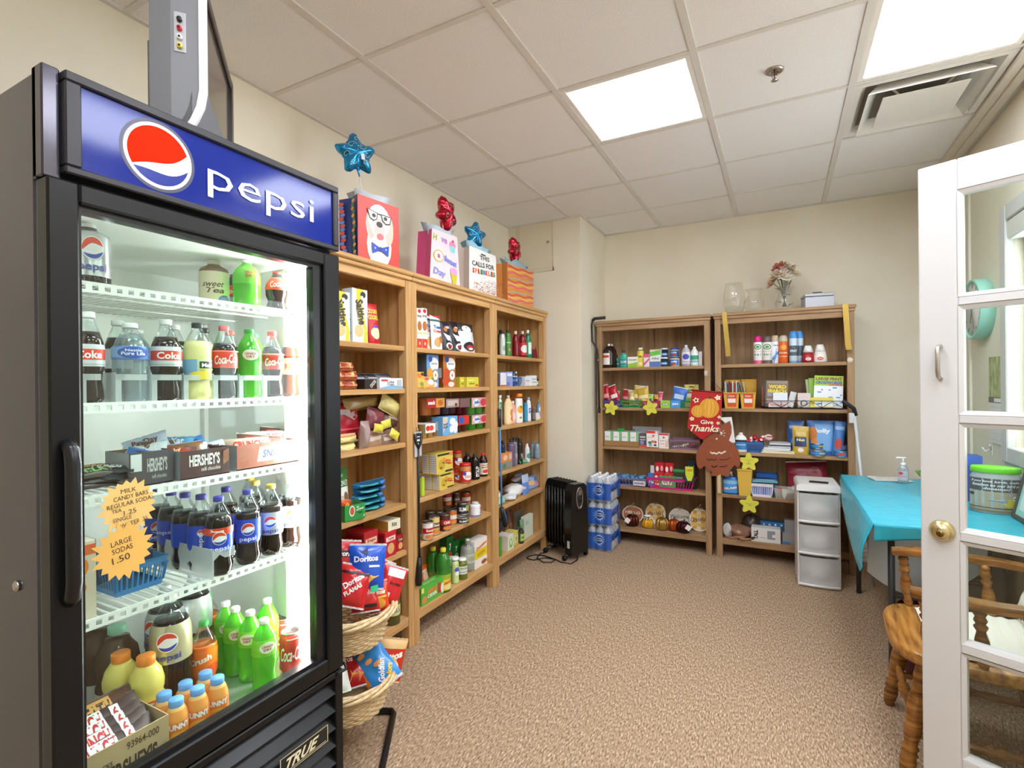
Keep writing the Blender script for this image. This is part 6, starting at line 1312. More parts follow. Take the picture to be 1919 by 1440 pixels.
Lbot('cream_jar', 'white canister with blue print on the fifth shelf', z, 880, 901, 941, -1.75, 'straight', P('#e6e6e8', .35), .9, '#d8d8dc', .022, (.08, .72), '#e9e9ec', [('t', 'Salt', .7, .6, .4, .3, '#3a4a9a', 90, .03), ('r', 0, 0, 1, .1, '#3a5ab0')])
soup('can with yellow and black label at the shelf end', 895, 908, 938, '#c8b83a', '#3a2c3a', 'Pea', -1.83)
z = LZ[5]
LJ = [('r', .1, 0, 1, .7, '#e0c83a'), ('t', 'Lemon', .55, .52, .6, .2, '#d8502a', 10, .05), ('c', .55, .22, .25, .18, '#f0e08a')]
LG = CLEAR('#3f9a34', .14, .06, .62)
Lbot('lemon_juice_bottle', 'green lemon juice bottle with yellow cap in front', z, 817, 845, 1027, -1.74, 'juice', LG, .88, '#e0d040', .017, (.06, .42), '#9ab83a', LJ, caph=.022)
Lbot('lemon_juice_bottle', 'green lemon juice bottle with yellow cap behind', z, 800, 824, 1025, -1.82, 'juice', LG, .88, '#e0d040', .017, (.06, .42), '#7a8a3a', LJ, caph=.022)
o = Lbox('green_tea_box', 'long green apple cider mix box lying at the front', 'box', z, 790, 834, 1092, '#58b040', {'F': [('r', 0, .72, .1, 1, '#e8e070'), ('t', 'APPLE', .45, .62, .4, .26, '#e8843a', 0, .05), ('t', 'CIDER', .45, .36, .4, .2, '#f0f0e0', 0, .04), ('r', .68, .2, .8, .8, '#c8382a'), ('c', .12, .3, .1, .2, '#d88a4a'), ('c', .88, .4, .08, .3, '#e8e4dc')], 'T': [('t', 'CIDER MIX', .5, .5, .5, .3, '#c8e8b0', 0, .02)]}, -1.715, .06)
Lpouch('bread_bag', 'bright orange bag behind the green box', z, 788, 813, 1064, .06, '#d8601c', [('c', .6, .6, .22, .2, '#e8c0a0'), ('c', .7, .3, .12, .1, '#3a6ab0'), ('t', 'CHIPS', .5, .82, .6, .1, '#f4e8d8', 0, .04)], -1.80, -6, 0, 97)
for lab, a, b_, X_ in (('pale green drink mix canister in front', 846, 860, -1.745), ('pale green drink mix canister behind the first', 838, 851, -1.82)):
    Lbot('drink_mix_canister', lab, z, a, b_, 1044, X_, 'straight', P('#cfe3a8', .35), .9, '#ecf0ea', .024, (.04, .74), '#c8e090', [('c', .5, .70, .22, .14, '#4a5ab8'), ('c', .5, .5, .2, .12, '#f0f2ee')], caph=.02)
Lbot('pickle_jar', 'jar of green pickles with white lid', z, 857, 876, 1046, -1.742, 'straight', P('#6f7a2c', .12), .9, '#eeeeea', .025, (.28, .66), '#dfe4d8', [('t', 'PICKLE', .5, .72, .6, .2, '#3a6a4a', 0, .03), ('r', .1, .2, .9, .32, '#8ab0a0')], caph=.02)
Lbot('water_bottle', 'tall clear tonic bottle with white cap behind the pickles', z, 863, 890, 1010, -1.79, 'big', CLEAR('#e4ebe4', .16, .05, .3), .8, '#f2f2ee', .013, (.28, .56), CLEAR('#dfe6d8', .1, .1, .6), [('c', .5, .5, .2, .3, '#9aa88a')])
for i, (a, b_, pt, X_, c_) in enumerate(((838, 850, 1006, -1.88, '#1f6a2c'), (849, 862, 1014, -1.88, '#237a34'), (872, 889, 1010, -1.86, '#2a8a3a'))):
    Lbox('soda_carton', ['dark green soda carton with red dot at the back', 'dark green soda carton in the middle of the back row', 'bright green soda carton with white swirl at the back'][i], 'box', z, a, b_, pt, c_, {'F': [('c', .5, .4, .3, .16, ['#c8302a', '#e8e8e4', '#e8f0e4'][i]), ('t', '7', .5, .7, .3, .2, '#f0f4ee', 0, .05)]}, X_, .06)
Lbox('sugar_box', 'white and yellow sugar box', 'box', z, 890, 914, 1010, '#ece8e0', {'F': [('r', 0, .34, 1, .66, '#e0cc2a'), ('t', 'Domino', .52, .76, .8, .12, '#d8602a', 12, .05), ('t', 'SUGAR', .5, .50, .6, .12, '#c88a1a', 8, .03), ('c', .4, .18, .24, .10, '#f2eee8'), ('c', .7, .14, .22, .08, '#9a5a34')]}, -1.745, .07)
# ---- third bookcase
z = LZ[0]
Lbot('shampoo_bottle', 'silver grey shampoo bottle with black cap', z, 936, 947, 620, -1.75, 'straight', P('#c8ccc8', .3, .3), .9, '#1c1c1c', .012, (.05, .7), '#c9d2cc', [('t', 'MEN', .5, .4, .6, .2, '#3a6a4a', 90, .03)], caph=.05)
Lbot('shampoo_bottle', 'black capped shampoo bottle behind the silver one', z, 933, 944, 618, -1.81, 'straight', P('#3a3a3c', .3), .9, '#1c1c1c', .012, (.05, .7), '#4a4a4a', None, caph=.05)
Lbot('hair_spray', 'dark green shower gel bottle with black top', z, 946.5, 957.5, 618, -1.755, 'straight', P('#3f7a3a', .3), .9, '#22281e', .013, (.04, .7), '#4a8a40', [('t', 'irish', .5, .72, .7, .1, '#d8e8c8', 0, .03), ('c', .5, .3, .16, .08, '#c88a6a')])
for i, (a, b_) in enumerate(((960, 973), (972, 987))):
    Lbot('mouthwash_bottle', ['red mouthwash bottle beside the green gel', 'red mouthwash bottle with white front label'][i], z, a, b_, 621, -1.76+.015*i, 'flask', P('#7a1420', .08), .88, '#e8d8d4', .011, (.08, .56), P('#7a1420', .1) if not i else '#c8242a', None if not i else [('c', .5, .5, .4, .3, '#e8e0dc')], caph=.03)
Lbot('mouthwash_bottle', 'green mouthwash bottle with white cap', z, 983, 996, 619, -1.755, 'flask', P('#1c7a4a', .08), .86, '#e9ecee', .011, (.10, .60), '#3a9a6a', [('r', .3, .1, .9, .9, '#d8e4dc')], caph=.03)
for i, (a, b_, pt, c_) in enumerate(((996, 1003, 653, '#3a2a34'), (1002, 1009, 655, '#7a1c24'), (1008, 1015, 651, '#a82028'))):
    Lpouch('hair_tie_pack', ['small dark pack at the end of the toiletry shelf', 'small maroon pack among the toiletries', 'small red pack against the side panel'][i], z, a, b_, pt, .03, c_, None, -1.76, -5, 0, 100+i, 'packet')
z = LZ[1]
for i, (lab, a, b_, pt, X_, c_, pr2) in enumerate((
    ('slim dark medicine box at the shelf end', 934, 938, 700, -1.75, '#4a4650', None),
    ('white medicine box with red base', 938.5, 949, 699, -1.745, '#e4e4e8', [('r', 0, 0, 1, .12, '#d8505a')]),
    ('lilac toothpaste box standing upright', 949.5, 961, 697, -1.745, '#8f9fd2', [('r', .1, .7, .9, .9, '#e4e8f4'), ('r', 0, 0, .5, .3, '#6a7cc0')]),
    ('white box beside the blue basket', 984, 996, 706, -1.76, '#dfe3e8', [('r', .1, .5, .9, .6, '#9aa8c0')]),
    ('white dental floss box near the shelf end', 996, 1006, 704, -1.745, '#e9ebee', [('r', .1, .3, .9, .4, '#c8a8a8'), ('r', .1, .6, .9, .7, '#a8b0b8')]))):
    Lbox('medicine_box', lab, 'box', z, a, b_, pt, c_, {'F': pr2} if pr2 else None, X_, .05)
Lpouch('sponge_pack', 'small green and white pack at the shelf end', z, 1005, 1015, 706, .04, '#3a6a5a', [('r', .1, .1, .6, .5, '#d8e4e0')], -1.755, -4, 0, 104, 'packet')
p = Lp(972, -1.735, z); wbk = .075
basket('plastic_basket', 'small blue basket of lotion bottles', 'basket', rad(22, p)*2*1.25, .11, .068, '#2f6fb4', (-1.79, p[1], z), 90, None, .82, 8)
for i in range(5):
    bottle('lotion_bottle', 'small white bottle standing in the blue basket', 'bottle', (-1.775-.03*(i % 2), p[1]-.035+.018*i, z+.004), .105, .0085, 'flask', P(['#8ab0d8', '#e4e6ea', '#4a6aa8', '#dfe2e6', '#3a3a4a'][i], .3), .9, None, ['#e8e8e8', '#2a4a9a', '#3a3a3a', '#e8e8e8', '#e8e8e8'][i], .006, .014, (.3, .7), '#dfe6f2', None, 90, 'lotion bottles in the small blue basket')
z = LZ[2]
Lbot('lotion_tube', 'white tube with green print at the third shelf end', z, 934, 941, 741, -1.75, 'straight', P('#e6ebe6', .35), .93, '#e8ece8', .012, (.5, .85), '#e8ece8', [('r', .2, .2, .8, .8, '#3a9a5a')])
Lbot('shampoo_bottle', 'peach body wash bottle with cream cap', z, 943, 962, 741, -1.765, 'flask', P('#ecd2a0', .35), .9, '#f0e4cc', .012, (.06, .62), '#f0d8a8', [('c', .7, .6, .2, .24, '#e8904a'), ('c', .75, .25, .2, .16, '#e8704a')], sy=.6)
Lbot('shampoo_bottle', 'pink body wash bottle in front of the orange capped bottle', z, 955, 968, 752, -1.74, 'flask', P('#e0a08a', .35), .9, '#f0e0d8', .010, (.06, .62), '#e8b09a', [('c', .5, .5, .3, .3, '#e8d0c8')], sy=.6)
Lbot('shampoo_bottle', 'white shampoo bottle with wide orange cap', z, 964, 981, 738, -1.75, 'straight', P('#f0eeea', .35), .84, '#ec8a1c', .028, (.05, .72), '#f2f0ec', [('c', .5, .62, .28, .2, '#f0a83a'), ('c', .55, .75, .1, .06, '#5a9a3a'), ('c', .5, .2, .12, .06, '#8ab84a')], sy=.6, caph=.035)
Lbot('shampoo_bottle', 'orange bottle behind the white shampoo', z, 956, 968, 740, -1.82, 'straight', P('#e0862a', .35), .84, '#e07a1c', .022, (.05, .72), '#e8902a', None, sy=.6, caph=.03)
Lbot('lotion_bottle', 'blue lotion bottle with black cap', z, 981, 989, 749, -1.76, 'straight', P('#2a8ab4', .3), .86, '#22252a', .010, (.05, .7), '#3a9ac0', None, caph=.03)
Lbot('lotion_bottle', 'white lotion bottle with blue lettering', z, 986, 995, 745, -1.75, 'straight', P('#e9edf2', .3), .9, '#9aa8d8', .012, (.05, .72), '#eef1f5', [('t', 'care', .5, .6, .7, .2, '#2a4ab0', 90, .04)], caph=.025)
Lbot('jar_small', 'small dark jar of beads on the third shelf', z, 996, 1004, 763, -1.745, 'straight', P('#55504c', .3), .86, '#6a6460', .012, (.1, .6), '#7a7470', None)
Lbot('lotion_bottle', 'blue upside-down lotion bottle near the side panel', z, 1006, 1016, 749, -1.755, 'flask', P('#6f9ed4', .3), .92, '#dfe6ee', .010, (.3, .75), '#8ab0de', [('c', .5, .5, .3, .3, '#e8eef6')])
Lpouch('tissue_pack', 'small white packet at the right shelf end', z, 1004, 1016, 774, .04, '#eae4de', None, -1.73, -4, 0, 108, 'packet')
z = LZ[3]
for i, (lab, a, b_, pt, X_, c_, cap) in enumerate((('dark blue bottle half behind the blue reacher', 938, 947, 826, -1.77, '#1c2c4a', '#101820'), ('purple and silver hair product bottle', 950, 966, 823, -1.775, '#6a5a78', '#2a2628'), ('silver grey body spray bottle', 958, 970, 822, -1.745, '#8a8488', '#2a2628'), ('black body spray bottle with white print', 968, 980, 822, -1.755, '#241f20', '#151212'), ('black body spray bottle behind the others', 962, 974, 820, -1.83, '#2a2426', '#181414'))):
    Lbot('body_spray', lab, z, a, b_, pt, X_, 'straight', P(c_, .25), .84, cap, .014, (.05, .7), P(c_, .28), [('t', 'AXE', .6, .4, .6, .22, '#d8d4d4', 90, .04)] if i in (2, 3) else None, caph=.04)
y, w, h = LI(940, 960, -1.735, z, 849); carton('soap_box', 'orange soap box on top of a grey box', 'box', w, .06, h-.052, '#e08a4a', {'F': [('c', .35, .5, .2, .3, '#f0c8a0'), ('r', .7, .2, .95, .8, '#d8c0b0')]}, (-1.765, y, z+.052), 90)
y, w, h = LI(941, 961, -1.732, z, 866)
carton('soap_box', 'grey green soap box under the orange one', 'box', w, .06, .051, '#8a8f84', {'F': [('r', .1, .2, .4, .8, '#5a7a5a')]}, (-1.735-.03, y, z), 90)
sp_ = Lbot('pump_bottle', 'clear pump soap bottle on the fourth shelf', z, 983, 993, 832, -1.75, 'flask', P('#d3dadc', .3), .9, '#eceeee', .009, (.1, .6), '#dfe6e6', [('c', .5, .5, .3, .3, '#5a9a8a')])
obj('pump', MB().tube([(.004, 0, .125), (-.016, 0, .127)], .003, P('#eceeee', .4), 6), sp_)
Lpouch('soap_bar', 'wrapped green soap bar lying at the front', z, 977, 994, 862, .025, '#2f9a70', [('r', .1, .3, .9, .6, '#8ad0b4')], -1.725, -20, 8, 110, 'soap', False)
Lpouch('soap_bar', 'blue and clear packet under the green soap', z, 978, 996, 872, .02, '#8ab0cc', None, -1.735, -5, 0, 111, 'packet', False)
for i, (a, b_) in enumerate(((994, 1002), (1001, 1012))):
    Lbot('perfume_bottle', ['clear blue-capped spray bottle behind its twin', 'clear blue-capped spray bottle in front'][i], z, a, b_, 827, -1.80+.05*i, 'flask', CLEAR('#b8ccd8', .16, .05, .45), .86, '#3a9ac8', .007, (.1, .5), CLEAR('#a8c0d0', .1, .1, .6), None, caph=.03)
z = LZ[4]
cloth('cotton_bag', 'white bag of cotton balls lying on the fifth shelf', 'bag', (-1.81, ypx(962, -1.81, z), z), .075, .12, .045, '#e9e7e4', 51, .6)
cloth('cotton_bag', 'white crumpled plastic bag hanging at the shelf edge', 'bag', (-1.765, ypx(955, -1.765, z), z), .05, .075, .022, '#e2e4e4', 52, .4)
cloth('cotton_bag', 'white rolled bundle behind the blue tube', 'bag', (-1.84, ypx(975, -1.84, z)-.01, z+.076), .06, .09, .02, '#dcdad8', 53, .6)
Lpouch('cream_tube', 'white and blue standing cream tube on the fifth shelf', z, 983, 995, 890, .03, '#6a8ed8', [('r', 0, .6, 1, 1, '#b8cbe8')], -1.735, -4, 0, 115, 'tube')
Lpouch('diaper_pack', 'blue diaper pack with flower pattern on the fifth shelf', z, 993, 1016, 893, .09, '#7fa4de', [('c', .3, .5, .2, .2, '#e8b870'), ('c', .6, .3, .2, .16, '#d88aa0'), ('c', .7, .7, .18, .16, '#4a7ac8'), ('c', .4, .8, .18, .12, '#a8c8f0')], -1.76, -6, 0, 116, 'pack')
Lpouch('diaper_pack', 'pale blue pack at the back of the fifth shelf', z, 975, 1004, 886, .08, '#8fb2e4', None, -1.88, -6, 0, 117, 'pack')
Lpouch('wipes_pack', 'teal and white wipes pack under the cotton bag', z, 938, 952, 913, .05, '#9ac4b8', [('r', .1, .4, .9, .6, '#e8e4e4')], -1.735, -30, 0, 118, 'pack')
z = LZ[5]
Lbox('bulb_box', 'white light bulb box with green picture', 'box', z, 952, 963, 1003, '#e8e2d4', {'F': [('r', .06, .06, .94, .94, '#d8e4c0'), ('c', .5, .45, .26, .3, '#6ab04a'), ('c', .5, .5, .14, .18, '#e8f0d8')], 'L': [('r', 0, 0, 1, 1, '#e6dccb')]}, -1.725, .10)
Lbox('bulb_box', 'yellow and green light bulb box behind the white one', 'box', z, 963.5, 972, 996, '#d8cf6a', {'F': [('r', .1, .2, .9, .7, '#e8e4c8'), ('c', .5, .45, .2, .2, '#b8a83a')]}, -1.745, .08)
Lbox('filter_box', 'large pale green box leaning at the bottom shelf end', 'box', z, 983, 999, 966, '#cfd8c4', {'F': [('r', .1, .6, .5, .8, '#b8c4b0')], 'L': [('r', .2, .2, .9, .9, '#a8b0a0')]}, -1.745, .03)
Lbox('green_box', 'bright green narrow box at the near end of the bottom shelf', 'box', z, 937, 941, 1008, '#4aa03a', None, -1.722, .05)
br = Lbot('brush_holder', 'black bottle with green brush handle on the bottom shelf', z, 971, 982, 990, -1.73, 'straight', P('#22261f', .25), .93, '#2a2a24', .014, (.1, .75), '#3a4a2a', [('r', .2, .15, .8, .85, '#b8c85a'), ('t', 'LIME', .5, .5, .5, .2, '#3a4a2a', 0, .04)])
obj('handle', MB().tube([(0, 0, .088), (-.006, 0, .14), (-.008, 0, .175)], .006, P('#2f9a4a', .35), 8), br)
Lpouch('garbage_bag', 'dark clear film pouch standing behind the black bottle', z, 972, 988, 958, .04, '#5a5a54', [('r', .1, .1, .8, .4, '#a8a89c')], -1.80, -5, 0, 120, 'bag')
for i, (a, b_, pt, c_) in enumerate(((947, 957, 958, '#6a4a3a'), (955, 966, 952, '#7a5a48'), (938, 947, 972, '#3a3c4a'))):
    Lpouch('tool_card', ['brown carded hook pack at the back', 'brown carded brush pack with hole', 'dark carded pack behind the blue reacher'][i], z, a, b_, pt, .02, c_, [('c', .5, .9, .2, .03, '#20201c'), ('r', .2, .2, .8, .5, '#b07a5a')], -1.86, -3, 0, 121+i, 'packet')
# ---- long-handled reachers leaning on the posts
def reacher(label, top, bot, col, trig, X, grip=True):
    t = thing('reacher_tool', label, 'tool', (0, 0, 0))
    a, b_ = onx(*top, X), onx(*bot, X)
    obj('shaft', MB().tube([a, a.lerp(b_, .5), b_], .006, P(col, .3), 8), t)
    return t, a, b_
t, a, b_ = reacher('long black reacher tool hanging on the pine bookcase post', (784, 840), (786, 1045), '#1c1a1a', None, -1.690)
u = (b_-a).normalized()
obj('jaw', MB().tube([a, a+Vector((0, -.022, .03)), a+Vector((0, -.026, .075))], .008, P('#1c1a1a', .35), 8).tube([a, a+Vector((0, .022, .03)), a+Vector((0, .026, .075))], .008, P('#1c1a1a', .35), 8), t)
obj('handle', MB().tube([b_, b_+Vector((0, -.004, -.05)), b_+Vector((.004, -.014, -.12)), b_+Vector((.004, -.014, -.14))], .016, P('#171515', .4), 10, rs=[.010, .016, .019, .016]), t)
obj('card', MB().box(-.0005, .0005, -.030, .030, -.045, .085, P('#b8b8b8', .5), 0, Matrix.Translation(a+Vector((-.002, 0, 0)))), t)
pr3 = MB(); draw(pr3, [('r', .2, .55, .8, .95, '#2a2a2a'), ('r', .3, .62, .7, .70, '#d8d8d8'), ('r', .3, .78, .7, .82, '#d8d8d8')], _S(lambda q, v, o: (a.x+o, a.y-.030+q*.06, a.z-.045+v*.13), .5)); obj('print', pr3, t)
obj('hook', MB().tube([a+Vector((0, 0, .085)), a+Vector((-.004, 0, .10)), a+Vector((-.012, 0, .105))], .003, P('#c8c4bc', .3, .9), 6), t)
t, a, b_ = reacher('blue handled reacher tool hanging on the toiletry bookcase', (937, 800), (940, 952), '#4a8ac8', None, -1.690)
obj('jaw', MB().tube([a+Vector((0, -.008, .0)), a+Vector((0, -.012, .12))], .010, P('#26262a', .35), 8).tube([a+Vector((0, .008, 0)), a+Vector((0, .012, .12))], .008, P('#3a3a3e', .35), 8), t)
obj('handle', MB().tube([b_, b_+Vector((0, .02, -.06)), b_+Vector((0, .055, -.14))], .014, P('#1c1c1e', .4), 10), t)
obj('trigger', MB().tube([b_+Vector((0, .02, -.02)), b_+Vector((0, .05, -.07)), b_+Vector((0, .07, -.12))], .008, P('#2f7ac0', .35), 8), t)
obj('strap', MB().tube([a+Vector((0, 0, .12)), a+Vector((.004, -.004, .14)), a+Vector((0, .006, .15))], .003, P('#d8d4d0', .4), 6), t)
# ================================================================== goods on the back bookcases
def Bp(px, Y, z): return (xpx(px, Y, z), Y, z)
def Bbot(name, label, z, pl, pr_, pt, Y=4.30, kind='flask', liquid='#888888', fill=.92, cap='#eeeeee', capr=.012, lab=(.15, .6), labcol=None, prints=None, sx=1., sy=1., cat='bottle', caph=None, clear=None):
    p = Bp((pl+pr_)/2, Y, z); return bottle(name, label, cat, p, hgt(p, pt), rad(pr_-pl, p)/sx, kind, liquid, fill, clear, cap, capr, caph, lab, labcol, prints, 2, None, sx, sy)
def Bcan(name, label, z, pl, pr_, pt, col, prints=None, Y=4.30, lid='#b9b9b7', kind='can', cat='can', zz=None):
    p = Bp((pl+pr_)/2, Y, zz if zz is not None else z); return tin(name, label, cat, p, hgt(p, pt), rad(pr_-pl, p), col, prints, 0, None, lid, 170, kind)
def Bpouch(name, label, z, pl, pr_, pt, t, col, prints=None, Y=4.285, rx=-6, ry=0, seed=1, cat='bag', stand=True, dz=0., seal='#d8d8d8', group=None, rz=0):
    x, w, h = BI(pl, pr_, Y, z, pt); return pouch(name, label, cat, w, h-dz, t, col, prints, (x, Y+t/2, z+dz), (R(rx), R(ry), R(rz)), group, seed, None, .10, .3, stand, seal)
# ---- bookcase with candy baskets: medicine shelf
z = BZ[0]
Bbot('peroxide_bottle', 'dark brown peroxide bottle with white label', z, 1130, 1153, 645, 4.30, 'flask', P('#2a1e18', .2), .9, '#e8e4e0', .010, (.12, .62), P('#2c201a', .25), [('r', .15, .02, .62, .98, '#e9e4e0'), ('r', .18, .6, .58, .8, '#c8382a')])
Bbot('peroxide_bottle', 'dark brown bottle behind the white labelled one', z, 1138, 1156, 645, 4.38, 'flask', P('#2a1e18', .2), .9, '#d8d4d0', .010, (.12, .62), None, None)
for i, (a, b_, pt) in enumerate(((1148, 1162, 664), (1162, 1176, 657))):
    Bbot('mouthwash_bottle', ['small teal mouthwash bottle with navy cap', 'larger teal mouthwash bottle with navy cap'][i], z, a, b_, pt, 4.29, 'flask', P('#3fae8e', .15), .84, '#2a2c44', .014, (.1, .55), '#4ab0a8', [('r', .15, .1, .85, .9, '#2f8a96'), ('t', 'SCOPE', .5, .5, .6, .3, '#c8ece4', 0, .04)], caph=.026, sy=.6)
Bbox('medicine_box', 'white and lime green medicine box', 'box', z, 1176, 1195, 669, '#e9ede4', {'F': [('p', [(0, 0), (1, 0), (1, .5), (0, .3)], '#9ac83a'), ('t', 'Chewable', .5, .72, .8, .16, '#4a5a4a', 0, .02)]})
Bbot('powder_bottle', 'yellow baby powder bottle', z, 1194.5, 1206.5, 652, 4.30, 'straight', P('#e0cf4a', .35), .86, '#e8e4d0', .018, (.05, .7), '#e2d250', [('c', .5, .75, .2, .08, '#8a7a2a'), ('c', .5, .2, .25, .1, '#f0e8a0')], caph=.022, sy=.7)
Bbox('medicine_box', 'pink and white antacid box', 'box', z, 1206.5, 1217, 664, '#e8e2e4', {'F': [('r', 0, .74, 1, 1, '#e05a8a'), ('p', [(0, .3), (.6, .55), (.9, .7), (1, .55), (.3, .2), (0, .1)], '#e05a8a')]})
Bbox('medicine_box', 'green white and blue medicine box', 'box', z, 1218, 1238, 655, '#e6ebe6', {'F': [('p', [(0, .85), (1, .95), (1, .7), (0, .6)], '#6ac04a'), ('r', 0, .94, 1, 1, '#d8c89a'), ('r', 0, 0, 1, .3, '#5a7ac0'), ('t', 'Alka', .5, .48, .7, .12, '#5a6a6a', 0, .02)]})
VK = [('r', 0, .2, 1, .62, '#2a6a9a'), ('t', 'VAPOR', .5, .42, .6, .2, '#c8e4f0', 0, .05)]
VS = [('r', .1, .1, .9, .9, '#2f7ac0'), ('t', 'Jelly', .5, .6, .5, .2, '#f0f4fa', 0, .05), ('c', .5, .3, .18, .16, '#c84a3a')]
for i, (a, b_, m_, pt, cl, pr2, lid) in enumerate(((1238, 1252, 670, 652, '#1f2c4a', VK, '#dfe4ea'), (1256, 1273, 669, 652, '#e8dfae', VS, '#2a5ab0'))):
    nm = ['navy vapor rub jar', 'petroleum jelly jar'][i]
    j1 = Bcan('ointment_jar', nm+' at the bottom of a pair', z, a, b_, m_, cl, pr2, 4.30, lid, 'lid', 'jar')
    pz = Bp((a+b_)/2, 4.30, z); Bcan('ointment_jar', nm+' on top of a pair', z, a, b_, pt, cl, pr2, 4.30, lid, 'lid', 'jar', z+hgt(pz, m_)+.001)
Bbot('alcohol_bottle', 'frosted rubbing alcohol bottle with purple circle', z, 1278, 1294, 647, 4.30, 'flask', P('#b4b4be', .2), .9, '#e9e9ee', .011, (.12, .66), '#d8d8e4', [('c', .5, .6, .26, .24, '#4a4ab0'), ('r', .2, .1, .8, .2, '#a8a8c0')], sy=.6)
Bbot('alcohol_bottle', 'white bottle with green wellness label', z, 1294.5, 1308.5, 650, 4.29, 'flask', P('#e4e8e6', .3), .9, '#eef0ee', .010, (.12, .62), '#e6eeea', [('r', .05, .4, .95, .85, '#3a9a7a'), ('r', .05, .1, .95, .35, '#7ac0c8')], sy=.6)
Bbox('medicine_box', 'white box against the side panel of the medicine shelf', 'box', z, 1309.5, 1316, 659, '#e9e4e0', None, 4.30)
# ---- candy baskets
z = BZ[1]
def bk(label, pl, pr_, pt, col, d=.16, Y=4.262, cat='basket', slots=10, zz=None, tp_=.84, name='plastic_basket'):
    zz = z if zz is None else zz
    x, w, h = BI(pl, pr_, Y, zz, pt); return basket(name, label, cat, w, d, h, col, (x, Y+d/2, zz), 0, None, tp_, slots)
bk('blue basket of red candy bags', 1132, 1163, 751, '#2a62b0', .14)
bk('green slotted basket of yellow candy bags', 1163.5, 1202, 751, '#2f9a48')
bk('pink basket with gum packs', 1203, 1236.5, 752, '#c82a78', .14)
bk('green basket at the right end of the candy shelf', 1276, 1306, 752, '#2f9a48', .14)
cnd = [('red candy bag leaning at the left of the blue basket', 1131, 1146, 722, '#b8222a', -14), ('red and orange candy bag in the blue basket', 1140, 1156, 733, '#c8402a', 10), ('red candy bag with white stripe', 1147, 1164, 722, '#c02230', -20), ('crimson candy bag between two baskets', 1163, 1179, 731, '#a81e26', 8), ('pale tan candy bag in the green basket', 1178, 1190, 733, '#c8b070', -6), ('yellow candy bag standing tall in the green basket', 1184, 1204, 724, '#d4b83a', 6), ('golden candy bag beside the tall yellow one', 1196, 1219, 726, '#c8a63a', -10)]
for i, (lab, a, b_, pt, c_, ry) in enumerate(cnd):
    Bpouch('candy_bag', lab, z, a, b_, pt, .035, c_, [('r', .1, .35, .9, .55, ['#e8a0a0', '#e8b04a', '#f0e8e8', '#d88a8a', '#e8dcb0', '#f0e0a0', '#e8d8a0'][i]), ('c', .5, .2, .25, .12, ['#7a1218', '#8a1a12', '#7a1218', '#6a1016', '#9a8448', '#8a7ab0', '#e8d070'][i])], 4.30+.02*(i % 2), -8, ry, 130+i, 'bag', False, .022)
for i, (lab, a, b_, pt, c_, c2) in enumerate((('lime green gum pack in the pink basket', 1207, 1224, 740, '#8ac83a', '#2a3a5a'), ('amber candy pack in the pink basket', 1223, 1233, 741, '#d89a2a', '#3a2a1a'), ('pink candy card behind the pink basket', 1233, 1242, 736, '#d04a6a', '#e8a0b0'), ('shiny blue candy bag over the blue carton', 1255, 1282, 727, '#3a74d0', '#c8dcf4'))):
    Bpouch('candy_bag', lab, z, a, b_, pt, .03, c_, [('r', .15, .4, .85, .65, c2)], 4.315 if i < 3 else 4.30, -4, [0, 5, 0, 12][i], 140+i, 'bag', False, .012)
Bbox('candy_carton', 'small lime green candy carton on the candy shelf', 'box', z, 1237.5, 1256, 751, '#9ad04a', {'F': [('c', .5, .5, .36, .2, '#6a8a6a'), ('t', 'GUM', .5, .5, .5, .22, '#e8f0e0', 0, .04)]}, 4.27, .09)
Bbox('candy_carton', 'small sky blue candy carton under the blue bag', 'box', z, 1256.5, 1275.5, 751, '#4a9ad8', {'F': [('t', 'pure', .5, .5, .6, .3, '#f0f6fc', 0, .05)]}, 4.265, .05)
Bbox('candy_card', 'yellow and green carded candy pack with hang hole', 'card', z, 1283, 1309.5, 721, '#d8c46a', {'F': [('c', .5, .9, .2, .03, '#4a3a1a'), ('p', [(0, .9), (.4, .8), (.5, .6), (0, .7)], '#5ab05a'), ('c', .35, .55, .28, .09, '#e8e4d8'), ('c', .35, .33, .28, .09, '#7ac05a'), ('r', .1, .62, .7, .68, '#b83a3a')]}, 4.335, .012)
# ---- first aid shelf
z = BZ[2]
op = open_box('display_tray', 'brown cardboard tray holding four white medicine boxes', xpx(1197, 4.262, z)-xpx(1132, 4.262, z), .15, .048, '#9a7448', None, ((xpx(1197, 4.262, z)+xpx(1132, 4.262, z))/2, 4.262+.075, z), 0)
for i in range(4):
    a = 1133+i*16; x, w, _ = BI(a, a+14.5, 4.27, z)
    carton('medicine_box', 'white and green medicine box in the cardboard tray', 'box', w, .12, .122, '#e9ecea', {'F': [('r', .78, .2, 1, 1, '#6ac06a'), ('p', [(.5, .02), (1, .02), (1, .4), (.8, .3)], '#4a8ad0'), ('c', .6, .2, .12, .1, '#2a3a5a'), ('r', .1, .6, .6, .66, '#b0b8b8'), ('c', .3, .12, .16, .1, '#d8d86a')], 'T': [('r', 0, 0, 1, 1, '#a8d4b0')]}, (x, 4.27+.062, z+.0035), 0, 'boxes in the cardboard tray')
Bbox('price_card', 'small green card on top of the tray boxes', 'card', z+.126, 1157, 1170, 803, '#2f9a48', None, 4.31, .004)
tr = Bbox('tray_back', 'grey rounded plastic tray standing at the shelf back', 'tray', z, 1186, 1240, 800, '#a0a2aa', {'F': [('r', .03, .5, .07, .6, '#3a3a3a'), ('r', .03, .75, .07, .85, '#3a3a3a')]}, 4.43, .02)
